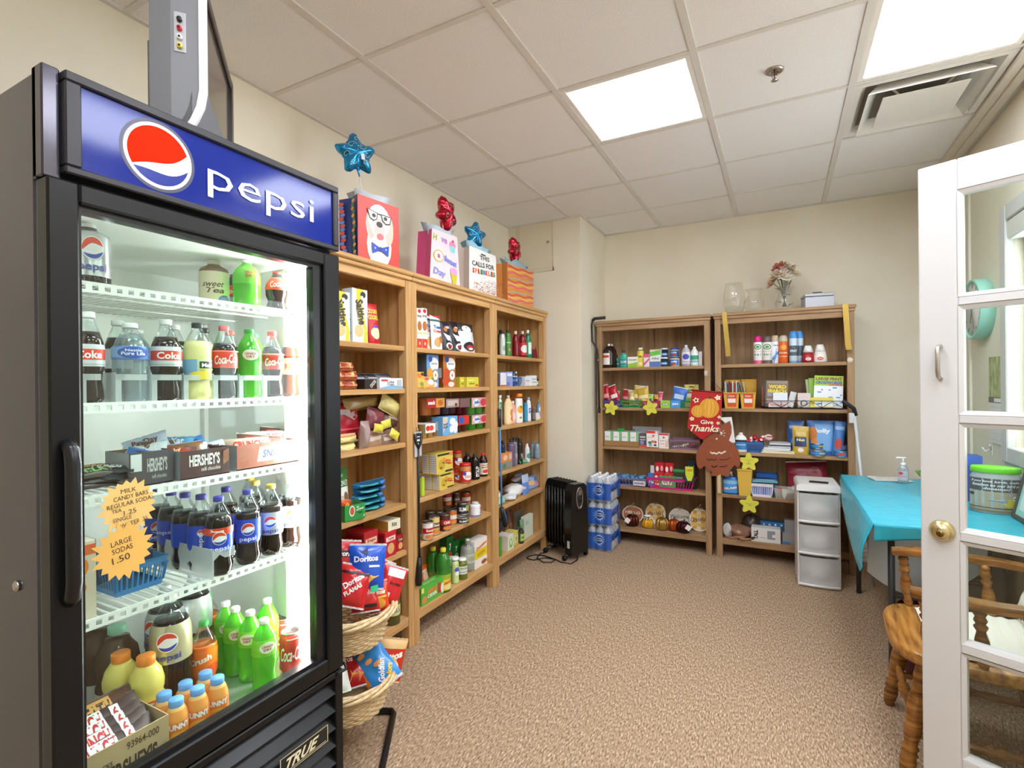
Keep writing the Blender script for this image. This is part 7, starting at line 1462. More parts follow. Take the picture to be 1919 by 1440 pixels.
Bbox('medicine_box', 'dark slim box beside the cardboard tray', 'box', z, 1198, 1211, 813, '#5a5860', {'F': [('r', .1, .7, .9, .8, '#d8d8d8'), ('r', .1, .52, .9, .6, '#c8c8c8'), ('c', .4, .35, .3, .14, '#8a94c8'), ('r', 0, 0, 1, .18, '#c85a4a')]}, 4.285)
AID = [('r', 0, .86, 1, 1, '#d8342e'), ('c', .86, .93, .12, .06, '#f4ece8'), ('c', .6, .72, .10, .06, '#d85a4a'), ('r', .1, .62, .6, .65, '#d8a8a0'), ('c', .3, .32, .16, .08, '#4a8a6a'), ('c', .55, .38, .14, .08, '#c88a5a'), ('c', .78, .36, .1, .08, '#d83a3a'), ('c', .35, .18, .14, .07, '#6ab0c8'), ('c', .75, .18, .12, .06, '#3a3a3a'), ('r', 0, 0, 1, .06, '#c8382e')]
Bbox('bandage_box', 'white bandage box with red lid band', 'box', z, 1211.5, 1233.5, 808, '#efece9', {'F': AID}, 4.27)
Bbox('bandage_box', 'smaller white bandage box with red stripes', 'box', z, 1235, 1253, 813, '#ece7e3', {'F': [('r', 0, .88, 1, 1, '#d8505a'), ('c', .5, .74, .12, .06, '#d85a5a'), ('r', .1, .5, .6, .53, '#d85a5a'), ('r', .1, .3, .6, .33, '#d85a5a'), ('p', [(.65, .1), (.95, .1), (.95, .5), (.75, .6)], '#e8c0a8')]}, 4.275)
o = bk('mauve clear basket of first aid tubes', 1254, 1312, 824, '#8a6a80', .15, 4.262, 'basket', 12)
for i in range(7):
    q = random.Random(200+i)
    pouch('ointment_tube', 'small tube lying in the mauve basket', 'tube', .07, .022, .018, ['#e4e0e4', '#c8a8b8', '#d8b83a', '#e8e4e8', '#b84a4a', '#dcd4dc', '#c87a3a'][i], None, (xpx(1264+i*7, 4.32, z), 4.30+.02*(i % 3), z+.012+.018*(i // 3)), (R(-70), R(q.uniform(-20, 20)), R(q.uniform(-30, 30))), 'tubes in the mauve basket', 200+i)
# ---- medicine baskets
z = BZ[3]
bk('lilac clear basket of striped blade packs', 1152, 1212, 896, '#7a80b8', .15, 4.262, 'basket', 9)
for i in range(8):
    x = xpx(1145+i*8, 4.30, z)
    carton('blade_pack', 'dark blue striped pack in the lilac basket', 'packet', .036, .10, .012, ['#1c2440', '#3a7ab0', '#20304a', '#6ab0d8'][i % 4], {'T': [('p', [(0, 0), (.4, 0), (1, 1), (.6, 1)], '#7ac4e8')], 'F': [('r', .2, .1, .8, .9, '#6ab8e0')]}, (x+.01, 4.265+.056, z+.066+.006*(i % 2)), 0, 'striped packs in the lilac basket', None)
carton('price_card', 'white lettered card clipped to the lilac basket', 'card', .10, .002, .04, '#dcd6dc', {'F': [('t', 'RAZORS', .5, .5, .8, .4, '#5a4a5a', 0, .04)]}, (xpx(1198, 4.255, z), 4.255, z+.012), 0)
bk('magenta slotted basket of medicine boxes', 1211.5, 1301, 897, '#d0247c', .17, 4.25, 'basket', 16)
TY = [('c', .25, .72, .16, .12, '#f4e8e8'), ('r', .05, .40, .95, .55, '#e8a83a'), ('t', 'TYLENOL', .5, .22, .8, .14, '#f6ecec', 0, .05), ('c', .75, .75, .14, .12, '#e8b0b0')]
k = 0
for (a, b_) in ((1227, 1244), (1245, 1262)):
    x, w, _ = BI(a, b_, 4.29, z)
    carton('pill_box', ['red pill box in the front rank over the magenta basket', 'red pill box in the front rank beside its twin'][k], 'box', w, .05, .115, '#c8202c', {'F': TY}, (x, 4.29, z+.012), 0)
    carton('pill_box', ['red pill box standing behind in the upper rank', 'red pill box standing behind beside its twin in the upper rank'][k], 'box', w, .05, .195, '#bc1c28', {'F': TY}, (x-.004, 4.352, z+.012), 0); k += 1
for i, (lab, a, b_, pt, c_, pr2, Y_) in enumerate((('blue pain relief box at the front of the magenta basket', 1214, 1235, 888, '#2a7ac8', [('t', 'ALEVE', .5, .5, .8, .5, '#f0f4fa', 0, .05)], 4.272), ('green antacid box lying in the magenta basket', 1236, 1266, 893, '#3aa05a', [('t', 'ALLERGY', .5, .5, .8, .5, '#e8f4e8', 0, .04)], 4.262), ('dark green medicine box in the magenta basket', 1262, 1284, 880, '#3c4a34', [('r', 0, .85, 1, 1, '#3a9a4a'), ('r', .1, .5, .8, .58, '#a8b0a0'), ('r', .1, .3, .8, .36, '#a8b0a0')], 4.31), ('charcoal medicine box at the right of the magenta basket', 1286, 1304, 862, '#34383c', [('t', 'Advil', .5, .72, .7, .14, '#8ac04a', 0, .05)], 4.36))):
    x, w, h = BI(a, b_, Y_, z, pt); carton('pill_box', lab, 'box', w, .03, h-.012, c_, {'F': pr2}, (x, Y_+.015, z+.012), 0)
x, w, h = BI(1283, 1302, 4.246, z, 875)
carton('lime_card', 'lime green and navy carded pack clipped over the magenta basket', 'card', w, .006, h*.62, '#2c3440', {'F': [('p', [(.1, 1), (.9, 1), (.9, .5), (.7, .1), (.3, .1), (.1, .5)], '#c8d83a'), ('t', 'CARD', .5, .78, .6, .14, '#d8502a', 0, .05)]}, (x, 4.243, z+h*.38), 0)
Bbox('slim_box', 'red and white slim box at the left of the magenta basket', 'box', z+.012, 1219, 1226, 873, '#d8d0d0', {'F': [('r', 0, 0, 1, .3, '#b83a3a')]}, 4.33, .02)
# ---- pumpkins
z = BZ[4]
def pumpkin(label, px, wpx, hpx, col, Y, metal=0., rough=.35, tagged=False, stem='#6a5a34', lob=.24):
    p = Bp(px, Y, z); r = rad(wpx, p); h = hpx*dep(p)/CF
    t = thing('pumpkin_ornament', label, 'ornament', p, rnd.uniform(0, 30))
    pr_ = [(1e-5, h*.06), (r*.45, 0), (r*.85, h*.12), (r, h*.42), (r*.92, h*.72), (r*.55, h*.95), (r*.15, h*.90), (1e-5, h*.86)]
    obj('body', MB().lathe(pr_, P(col, rough, metal, bump=.5 if metal else .1, bscale=260), 48, None, True, 8, lob, h*.05, h*.96), t)
    obj('stem', MB().tube([(0, 0, h*.86), (.004, 0, h*1.05), (.012, 0, h*1.14)], r*.12, P(stem, .6), 6), t)
    if tagged: obj('price_tag', MB().box(-.020, .020, -.001, .001, -.020, .020, P('#ece8e4', .6), 0, T(-r*.55 if tagged < 0 else r*.5, -r*1.12, h*.62, 0, 35, 0)), t)
    return t
pumpkin('dark copper glitter pumpkin with a white price tag before the hello sign', 1185, 27, 22, '#5a2418', 4.285, .7, .3, -1)
yp = pumpkin('yellow pumpkin topped with a white flower', 1214, 22, 18, '#e0a41c', 4.285)
b = MB()
for k in range(12):
    a = k*.524; b.add([(0, 0, .075), (.035*math.cos(a-.2), .035*math.sin(a-.2), .088), (.058*math.cos(a), .058*math.sin(a), .080), (.035*math.cos(a+.2), .035*math.sin(a+.2), .088)], [(0, 1, 2, 3)], P('#f0ece4', .7)); b.add([(0, 0, .085), (.022*math.cos(a-.1), .022*math.sin(a-.1), .100), (.036*math.cos(a+.2), .036*math.sin(a+.2), .102), (.022*math.cos(a+.5), .022*math.sin(a+.5), .100)], [(0, 1, 2, 3)], P('#f4f0ea', .7))
obj('flower', b, yp)['kind'] = 'stuff'
pumpkin('gold glitter pumpkin in the middle of the bottom shelf', 1241, 26, 24, '#c09c50', 4.275, .8, .28)
pumpkin('orange glass pumpkin before the welcome sign', 1263, 24, 22, '#b4521a', 4.30, .5, .2)
pumpkin('dark maroon glitter pumpkin with a white price tag in front', 1281, 27, 22, '#48161c', 4.268, .7, .3, 1)
def psign(label, pl, pr_, pt, col, lines, plaid, Y):
    x, w, h = BI(pl, pr_, Y, z, pt); t = thing('pumpkin_sign', label, 'sign', (x, Y, z), 0, None, (R(-8), 0, 0))
    hb = h*.86; n = 36; ol_ = []
    for i in range(n):
        a = 2*math.pi*i/n; c_, s_ = math.cos(a), math.sin(a); k = 1-.05*(math.cos(5*a+.0)*.5+.5)*(s_ > .2)
        ol_.append((w/2*math.copysign(abs(c_)**.85, c_)*k, hb/2+hb/2*math.copysign(abs(s_)**.85, s_)*k))
    obj('board', MB().prism(ol_, 0, .010, P(col, .6)), t)
    mb = MB(); S = S_front(w, hb, 0)
    inner = [(.5+(q[0]/w)*.90, .5+((q[1]-hb/2)/hb)*.90) for q in ol_]
    draw(mb, [('p', [(.5+(q[0]/w)*1.0, .5+((q[1]-hb/2)/hb)*1.0) for q in ol_], '#efe6d6'), ('p', inner, col)], S)
    if plaid:
        for k in range(2): draw(mb, [('r', .16+.42*k, .10, .16+.42*k+.20, .90, '#dda23a')], S, base=.0012)
        for k in range(2): draw(mb, [('r', .06, .20+.38*k, .94, .20+.38*k+.16, '#e8c070')], S, base=.0016)
    draw(mb, lines, S, base=.0022); obj('print', mb, t)
    obj('stem', MB().tube([(0, .005, hb*.94), (-.004, .005, hb*1.06), (.006, .005, h)], .006, P('#8a7a5a', .7), 6), t)
    bwm = MB()
    for s_ in (-1, 1): bwm.tube([(0, -.004, hb*.95), (s_*.018, -.006, hb*1.05), (s_*.026, -.006, hb*.99), (0, -.004, hb*.94), (s_*.014, -.006, hb*.84)], .0022, P('#cfc09a', .8), 5)
    obj('bow', bwm, t)
psign('terracotta pumpkin sign reading hello', 1166, 1205, 944, '#b4704a', [('t', 'HELLO', .5, .60, .72, .17, '#f4e6d6', 0, .02)], False, 4.40)
psign('yellow plaid pumpkin sign with lettering behind the flower pumpkin', 1209, 1247, 938, '#f0e2c8', [('t', 'thankful', .5, .52, .8, .2, '#8a5a2a', 8, .01, .3)], True, 4.43)
psign('white pumpkin sign reading welcome', 1253, 1294, 948, '#e4ddd0', [('t', 'Welcome', .5, .56, .84, .22, '#4a4038', 4, .01, .25)], False, 4.42)
psign('yellow plaid pumpkin sign reading grateful at the shelf end', 1292, 1330, 947, '#f0e2c8', [('t', 'Grateful', .45, .52, .8, .2, '#5a4a30', 10, .01, .3)], True, 4.36)
# ---- yellow star tags
def star(label, px, py, Y, lines, rot=0, s=1.):
    p = ony(px, py, Y); pts = []
    for i in range(40):
        a = 2*math.pi*i/40+math.pi/2; r_ = .064*s*(.79+.21*math.cos(5*(a-math.pi/2))); pts.append((r_*math.cos(a), r_*math.sin(a)))
    t = obj('star_tag', MB().prism(pts, -.0006, .0006, P('#d8d24a', .6)), None, p, 0, (0, R(rot), 0)); tag(t, label, 'tag')
    mb = MB(); draw(mb, lines, _S(lambda u, v, o: ((u-.5)*.08, -.0006-o, (v-.5)*.08), 1.)); obj('handwriting', mb, t)
ik = '#7a7434'
star('yellow paper star tag under the blue candy basket', 1145, 765, 4.236, [('t', '2 for', .5, .62, .3, .12, ik, 0, 0), ('t', '25 cents', .5, .45, .6, .12, ik, 0, 0)], 12)
star('yellow paper star tag under the pink candy basket', 1219, 765, 4.236, [('t', '5 cents', .5, .52, .5, .12, ik, 0, 0)], -14)
star('yellow paper star tag above the tall yellow bin', 1403, 866, 4.236, [('t', 'everything', .5, .66, .7, .10, ik, 0, 0), ('t', '25', .5, .5, .2, .12, ik, 0, 0), ('t', 'cents', .5, .34, .4, .12, ik, 0, 0)], 0, 1.1)
star('yellow paper star tag above the bottom shelf', 1404, 946, 4.236, [('t', 'lighters', .5, .58, .6, .10, ik, 0, 0), ('t', '.75', .5, .42, .3, .13, ik, 0, 0)], 0, 1.1)
# ================================================================== bookcase with vases: air fresheners
z = BZ[0]+.004
AW = lambda c: [('c', .5, .80, .30, .13, '#2f7a3a'), ('c', .5, .80, .22, .09, '#e8f0e4'), ('c', .5, .80, .15, .06, '#3a9a4a'), ('r', .15, .58, .85, .60, '#d8a86a'), ('t', '6 in 1', .5, .44, .5, .10, '#3a7a5a', 0, .03), ('r', 0, 0, 1, .16, c)]
for i, (lab, a, b_, pt, c_, cap, pr2, Y_) in enumerate((
    ('air freshener can with hot pink cap', 1413, 1428, 630, '#ebe9e6', '#d01a78', AW('#e05a8a'), 4.295), ('air freshener can with brown cap', 1430, 1446, 630, '#e6e4e0', '#6a5a58', AW('#6a5a54'), 4.295),
    ('white and blue air freshener can', 1445.5, 1460, 629, '#e9ecf0', '#cdb89a', [('p', [(0, .2), (.6, .7), (1, .75), (1, .5), (.6, .3), (.4, 0), (0, 0)], '#5a94d8'), ('t', 'glade', .6, .85, .5, .08, '#5a6a8a', 0, .03)], 4.315),
    ('bright orange air freshener can', 1460.5, 1476, 629, '#e0641c', '#c8bca4', [('c', .5, .75, .26, .12, '#f0a83a'), ('t', 'febreze', .5, .50, .7, .08, '#f4e8d8', 0, .03), ('r', .2, .3, .8, .34, '#f0c08a')], 4.295),
    ('tall disinfectant can with blue cap', 1480, 1494, 621, '#c9dbe8', '#4a94d8', [('r', .1, .3, .9, .72, '#55626e'), ('t', 'SPRAY', .5, .5, .6, .1, '#e4ecf2', 0, .04), ('r', 0, 0, 1, .08, '#5a94c8')], 4.29),
    ('tall disinfectant can with blue cap tucked behind its twin', 1491.5, 1505, 621, '#c9dbe8', '#4a94d8', [('r', .1, .3, .9, .72, '#55626e'), ('r', 0, 0, 1, .08, '#5a94c8')], 4.345))):
    p = Bp((a+b_)/2, Y_, z); spray('air_freshener', lab, 'spray can', p, hgt(p, pt), rad(b_-a, p), c_, cap, pr2)
for i, (lab, a, b_, pt, c1, c2) in enumerate((('red solid air freshener with white top', 1504, 1525, 648, '#a8202a', '#e8ebe6'), ('white solid air freshener with orange picture', 1526, 1548, 646, '#ebe7e2', '#ece9e4'))):
    p = Bp((a+b_)/2, 4.295, z); h = hgt(p, pt); r = rad(b_-a, p); t = thing('solid_freshener', lab, 'air freshener', p, 0)
    obj('base', MB().lathe([(r*.85, 0), (r, h*.06), (r*.98, h*.3), (r*.80, h*.62)], P(c1, .35), 20, sy=.8), t); obj('top', MB().lathe([(r*.82, h*.60), (r*.66, h*.80), (r*.52, h*.96), (r*.4, h), (1e-5, h)], P(c2, .4), 20, sy=.8), t)
    printed(t, [('c', .5, .5, .3, .3, '#d8502a' if i else '#e8e0d8'), ('t', 'apple' if not i else 'citrus', .5, .5, .36, .2, '#f4ece6' if i else '#8a1a20', 0, .03)], _S(lambda u, v, o, r=r, h=h: ((u-.5)*1.5*r, -(r*.99)*.8*math.cos((u-.5)*1.5)-.002-o, h*(.06+.3*v)), 2), True)
# ---- books, bins and wire rack
z = BZ[1]+.004
def bin_(label, pl, pr_, pt, pt2, d, Y=4.25):
    x, w, h = BI(pl, pr_, Y, z, pt); h2 = zpx(pt2, x, Y+d)-z; t = thing('magazine_bin', label, 'bin', (x, Y, z), 0); m_ = P('#d8a83a', .45); k = .8; th_ = .003
    vs = [(-w/2*k, 0, 0), (w/2*k, 0, 0), (w/2*k, d, 0), (-w/2*k, d, 0), (-w/2, -.012, h), (w/2, -.012, h), (w/2, d+.01, h2), (-w/2, d+.01, h2)]
    o = obj('shell', MB().add(vs, [(0, 3, 2, 1), (0, 1, 5, 4), (1, 2, 6, 5), (2, 3, 7, 6), (3, 0, 4, 7)], m_), t); md = o.modifiers.new('thickness', 'SOLIDIFY'); md.thickness = th_; md.offset = -1
    obj('lip', MB().box(-w/2-.003, w/2+.003, -.02, -.008, h-.008, h+.001, m_, .002), t)
    printed(t, [('r', .2, .1, .85, .9, '#d8502a'), ('r', .25, .36, .80, .62, '#ece6dc'), ('r', .3, .72, .7, .82, '#e8a08a'), ('c', .28, .76, .05, .07, '#3a9a8a')], _S(lambda u, v, o: ((u-.5)*w*(k+(1-k)*v), -.012*v-.001-o, v*h), w/h))
    return x, w, h
x1_, w1, h1 = bin_('small yellow bin packed with slim books', 1356, 1386, 736, 712, .14)
x2_, w2, h2 = bin_('small yellow bin half empty beside the packed one', 1387, 1417, 736, 711, .16)
bcol = ['#cfd2d2', '#8fa4ac', '#2f3a44', '#a82a24', '#7a2420', '#2f6a54', '#d8dad8', '#d8563a', '#3a4a6a', '#e0e2e2', '#6a7478', '#8a8f92']
for i, c_ in enumerate(bcol):
    carton('slim_book', ['slim book with %s spine in the yellow bin' % s_ for s_ in ('pale grey', 'blue grey', 'charcoal', 'brick red', 'dark maroon', 'bottle green', 'off-white', 'coral orange', 'navy', 'snow white', 'slate', 'steel grey')][i], 'book', w1*.78/12*.92, .11, .205-.012*(i % 3), c_, {'F': [('r', .2, .2, .8, .8, c_)]}, (x1_-w1*.36+w1*.78*(i+.5)/12, 4.25+.072, z+.004), 0, None, (R(-2), R(-3+.5*i), 0))
for i, c_ in enumerate(('#3a444a', '#8a9296', '#c8c4b8')):
    carton('slim_book', ['dark leaning magazine in the half empty bin', 'grey leaning magazine in the half empty bin', 'tan leaning magazine in the half empty bin'][i], 'book', .006, .11, .20, c_, None, (x2_-.035+.012*i, 4.25+.075, z+.004), 0, None, (0, R(-12+3*i), 0))
rk = thing('wire_rack', 'black wire rack holding puzzle books', 'rack', (xpx(1428, 4.262, z), 4.262, z), 0)
RW = xpx(1580, 4.262, z)-xpx(1428, 4.262, z); WB = P('#2a2624', .4, .4)
obj('rack_base', MB().tube([(0, 0, .006), (RW, 0, .006), (RW, .16, .006), (0, .16, .006)], .005, WB, 6, True), rk)
obj('rack_rail', MB().tube([(0, 0, .06), (RW, 0, .06), (RW, .16, .10), (0, .16, .10)], .0028, WB, 6, True), rk)
for i in range(9): obj('rack_wire', MB().tube([(RW*i/8, 0, .006), (RW*i/8, -.002, .06)], .002, WB, 5) if i % 2 == 0 else MB().tube([(RW*(i-1)/8, 0, .012), (RW*i/8-.02, -.001, .045), (RW*i/8, -.001, .055), (RW*i/8+.02, -.001, .045), (RW*(i+1)/8, 0, .012)], .002, WB, 5), rk)
def book(label, pl, pr_, pt, col, pr2, Y, d=.012, ry=0, rx=-8, dz=.012):
    x, w, h = BI(pl, pr_, Y, z, pt); return carton('puzzle_book', label, 'book', w, d, h-dz, col, {'F': pr2}, (x, Y+d/2, z+dz), 0, None, (R(rx), R(ry), 0))
book('word search puzzle book with yellow title', 1434, 1476, 713, '#7d6a58', [('r', .05, .88, .95, .97, '#9a8a7a'), ('t', 'WORD', .52, .76, .8, .15, '#e8cf2a', 0, .06), ('t', 'SEARCH', .5, .60, .84, .13, '#e8cf2a', 0, .06), ('r', .08, .40, .3, .52, '#8a94b8'), ('r', .05, .1, .6, .3, '#b09484')], 4.30, .014, 2)
book('puzzle book with dark cover behind the word search', 1430, 1472, 712, '#3c342e', [('r', .05, .05, .95, .95, '#4a4038')], 4.325, .014, 1)
book('orange spined magazine behind the word search book', 1428, 1436, 725, '#c8502a', None, 4.345, .05)
book('white notepad leaning on the word search book', 1449, 1476, 736, '#e6ecf0', [('r', .05, .05, .95, .95, '#dfe6ec')], 4.282, .008, 0, -10, .030)
book('folded white paper beside the notepad', 1474, 1486, 734, '#dfe2e2', None, 4.33, .01, 14)
book('green and white puzzle book lying across the rack', 1440, 1476, 752, '#d8c4c4', [('r', .1, .2, .9, .5, '#b88a8a')], 4.268, .008, 0, -14)
Bbox('photo_box', 'small pink and white box with a print in the wire rack', 'box', z+.012, 1495, 1519, 737, '#e4dcd8', {'F': [('c', .5, .3, .3, .22, '#8a8a8a'), ('c', .5, .28, .18, .14, '#e4dcd8'), ('r', .1, .62, .9, .95, '#e8d4d0')]}, 4.29, .04)
CWD = [('r', 0, 0, 1, .68, '#eef2f4'), ('t', 'LARGE PRINT', .5, .90, .9, .10, '#8a5a3a', 0, .06), ('t', 'CROSSWORDS', .5, .78, .9, .10, '#2f5ab0', 0, .05), ('r', .5, .69, .98, .73, '#e0703a')]+[('r', .12+.13*((k*5) % 7), .08+.075*((k*3) % 8), .12+.13*((k*5) % 7)+(.14 if k % 2 else .06), .08+.075*((k*3) % 8)+.035, '#3a8ad8') for k in range(12)]
book('large print crosswords book with lime cover', 1524, 1579, 704, '#a8cc3a', CWD, 4.30, .012, 3)
book('lime green puzzle book behind the crosswords', 1519, 1570, 707, '#8ab83a', None, 4.33, .012, -3)
book('pale green puzzle book at the back of the rack', 1515, 1560, 709, '#b8cc9a', None, 4.355, .012, -5)
book('yellow crosswords booklet low in the rack', 1518, 1562, 745, '#d8c83a', [('r', .2, .1, .98, .6, '#e8eef2'), ('r', .3, .3, .5, .45, '#3a8ad8')], 4.272, .008, 0, -14)
# ---- snacks and supplies
z = BZ[2]+.004
Bbot('cleaner_bottle', 'white bottle with blue label beside the owl', z, 1378, 1399, 811, 4.275, 'flask', P('#eceae8', .35), .9, '#efefee', .014, (.10, .66), '#eeecea', [('r', .1, .05, .9, .95, '#3a80b8'), ('r', .1, .75, .9, .95, '#22303c'), ('r', .2, .45, .8, .55, '#a8d0e8')], sy=.5)
bk('small blue basket of peppermint candies', 1399, 1431, 829, '#2a6ab4', .12, 4.262, 'basket', 10, z)
for i in range(6):
    q = random.Random(300+i)
    p = Bp(1404+i*5.5, 4.30+.015*(i % 2), z); bl = obj('peppermint', MB().ball((0, 0, 0), .021, P('#ecdcd8' if i % 2 else '#b8222c', .25), 12, 8, 1.1, .9, .9), None, (p[0], p[1], z+.086+.012*(i % 3)), q.uniform(0, 90)); tag(bl, ['white wrapped peppermint in the blue basket', 'red wrapped peppermint in the blue basket'][(i+1) % 2], 'candy', 'peppermints in the blue basket')
    printed(bl, [('c', .5, .5, .3, .3, '#c8303a' if i % 2 else '#f0e4e0')], _S(lambda u, v, o: ((u-.5)*.03, -.0195-o, (v-.5)*.03), 1))
p = Bp(1432, 4.30, z); bl = obj('peppermint', MB().ball((0, 0, 0), .026, P('#e8d4d0', .25), 12, 8, 1.2, .9, .9), None, (p[0]+.03, 4.31, z+.116), 20); tag(bl, 'large striped peppermint at the basket edge', 'candy'); printed(bl, [('r', .1, .6, .9, .9, '#b8222c')], _S(lambda u, v, o: ((u-.5)*.05, -.0245-o, (v-.5)*.03), 1))
zz = z
for i, (a, b_, hh, c_) in enumerate(((1426, 1489, .010, '#e2dcb0'), (1428, 1488, .009, '#e6e2c0'), (1429, 1481, .012, '#d8dade'), (1431, 1482, .011, '#e4e6e8'), (1440, 1482, .012, '#c4c8d0'), (1441, 1483, .009, '#3a3c44'), (1442, 1482, .011, '#dcdde2'))):
    x, w, _ = BI(a, b_, 4.255, z)
    carton('notebook', ['cream notepad at the very bottom of the pile', 'cream notepad second in the pile', 'grey notebook third in the pile', 'white notebook in the middle of the pile', 'silver notebook above the middle of the pile', 'black covered notebook near the top of the pile', 'white notebook on top of the pile'][i], 'notebook', w, .15, hh, c_, None, (x, 4.255+.085+.004*(i % 2), zz+.0003), [0, 2, -2, 1, -1, 2, 0][i], 'pile of notebooks'); zz += hh+.0004
BS = [('r', .28, .1, .95, .9, '#7ab0e4'), ('t', 'Jolly', .55, .68, .6, .16, '#e8f0fa', 0, .05), ('c', .2, .6, .16, .22, '#c87a34'), ('c', .25, .3, .14, .18, '#d88a3a')]
for i, (lab, a, b_, pt, c_, Y_) in enumerate((('blue snack bag at the back left of the three', 1476, 1508, 789, '#2f62b0', 4.36), ('large blue snack bag with pretzel picture', 1513, 1566, 789, '#3a76c8', 4.335), ('narrow blue snack bag with red fruit at the end', 1558, 1580, 790, '#4a84cc', 4.30))):
    Bpouch('snack_bag', lab, z, a, b_, pt, .05, c_, BS if i == 1 else [('c', .5, .35, .3, .16, '#c84a3a' if i == 2 else '#7ab0e4'), ('r', .1, .75, .9, .85, '#9ac4ec')], Y_, -4, [0, 0, 6][i], 310+i)
Bpouch('snack_bag', 'gold snack bag with navy label', z, 1485, 1517, 800, .05, '#c8a63a', [('r', .12, .28, .85, .62, '#2a3a6a'), ('t', 'Nut', .5, .52, .5, .10, '#e8d8a0', 0, .04), ('c', .5, .16, .18, .08, '#e0dcd4'), ('r', .2, .66, .8, .8, '#d8bc70')], 4.275, -4, 0, 315)
TU = [('r', 0, .3, 1, .8, '#4a90d0'), ('r', .55, .4, .85, .75, '#c8c84a')]
zz = z
for i in range(3):
    p = Bp(1533, 4.275, z); tin('tuna_can', ['blue tuna can at the bottom of three', 'blue tuna can in the middle of three', 'blue tuna can on top of three'][i], 'can', (p[0]-.004*(i == 1), p[1], zz), .040, rad(25, p), '#3a78b8', TU, 0, 'stack of three blue tuna cans'); zz += .0405
zz = z
for i in range(2):
    p = Bp(1576, 4.275, z); tin('tuna_can', ['blue tuna can at the bottom of the pair by the side panel', 'blue tuna can on top of the pair by the side panel'][i], 'can', (p[0], p[1], zz), .040, rad(21, p), '#3a78b8', [('r', 0, .3, 1, .8, '#4a90d0'), ('r', .3, .4, .7, .75, '#c84a3a')], 0, 'pair of blue tuna cans'); zz += .0405
# ---- cleaning things
z = BZ[3]+.004
Bbot('glass_cleaner', 'blue glass cleaner bottle with red label', z, 1356, 1383, 884, 4.285, 'flask', P('#2a6ab8', .2), .78, '#b8c4c8', .013, (.08, .68), '#4a90cc', [('p', [(0, .4), (1, .6), (1, .3), (0, .1)], '#c83a34'), ('r', .1, .65, .9, .9, '#8ac0e4'), ('t', 'GLASS', .5, .35, .6, .14, '#f4f0f0', 8, .04)], sy=.55)
x, w, h = BI(1382, 1410, 4.25, z, 880)
t = thing('tall_bin', 'tall narrow yellow bin below the star tag', 'bin', (x, 4.25, z), 0); m_ = P('#d8b04a', .45)
o = obj('shell', MB().add([(-w*.38, 0, 0), (w*.38, 0, 0), (w*.38, .09, 0), (-w*.38, .09, 0), (-w/2, -.008, h), (w/2, -.008, h), (w/2, .10, h), (-w/2, .10, h)], [(0, 3, 2, 1), (0, 1, 5, 4), (1, 2, 6, 5), (2, 3, 7, 6), (3, 0, 4, 7)], m_), t); md = o.modifiers.new('thickness', 'SOLIDIFY'); md.thickness = .003; md.offset = -1
obj('lip', MB().box(-w/2-.003, w/2+.003, -.014, -.006, h-.010, h+.001, m_, .002), t)
bk('white slotted basket on the cleaning shelf', 1407, 1449, 907, '#e4e6ee', .15, 4.252, 'basket', 11, z)
x, w, h = BI(1417, 1456, 4.40, z, 889); basket('plastic_basket', 'blue slotted basket at the back of the cleaning shelf', 'basket', w, .07, h, '#2a68b8', (x, 4.46, z), 0, None, .9, 12)
carton('battery_pack', 'teal blister pack on the white basket', 'packet', .17, .10, .010, '#6ab0c4', {'T': [('r', .1, .2, .9, .8, '#a8d0dc')]}, (xpx(1430, 4.30, z)+.01, 4.32, z+.108), 6)
carton('battery_pack', 'dark navy blister pack under the teal one', 'packet', .16, .11, .012, '#2a3448', None, (xpx(1432, 4.30, z), 4.32, z+.094), 2)
for i in range(4): carton('battery_pack', 'blue boxed pack standing in the white basket', 'packet', .034, .10, .088, ['#5a7ad0', '#7a90dc', '#4a6ac8', '#8aa0e0'][i], None, (xpx(1414+i*9, 4.30, z)+.004, 4.32, z+.0035), 0, 'blue packs in the white basket')
t = thing('clear_tub', 'clear plastic tub of small parts', 'tub', (xpx(1470, 4.265, z), 4.30, z), 0); wq = .068
o = obj('shell', MB().add([(-wq*.85, -.035, 0), (wq*.85, -.035, 0), (wq*.85, .05, 0), (-wq*.85, .05, 0), (-wq, -.045, .075), (wq, -.045, .075), (wq, .06, .075), (-wq, .06, .075)], [(0, 3, 2, 1), (0, 1, 5, 4), (1, 2, 6, 5), (2, 3, 7, 6), (3, 0, 4, 7)], CLEAR('#eeeeea', .12, .1, .35)), t); obj('latch', MB().prism([(-.014, .03), (0, .0), (.014, .03), (.014, .075), (-.014, .075)], -.056, -.05, CLEAR('#f4f4f0', .12, .1, .5)), t)
cloth('red_cap', 'red bottle cap piece in the clear tub', 'cap', (xpx(1462, 4.3, z), 4.295, z+.045), .018, .018, .014, '#c8242a', 5)
cloth('white_part', 'white plastic piece in the clear tub', 'part', (xpx(1474, 4.3, z), 4.295, z+.02), .022, .02, .018, '#e8e8e6', 6)
Bbox('white_box', 'white box behind the drawer tower', 'box', z, 1484, 1500, 914, '#e4e2de', None, 4.30, .06)
Bpouch('gift_wrap', 'dark red gift wrap bag lying across the shelf', z, 1477, 1556, 868, .06, '#8a2434', [('c', .7, .5, .16, .3, '#b04a58'), ('r', .05, .55, .5, .65, '#a83a4a')], 4.36, -14, -5, 330, 'bag', False, .075)
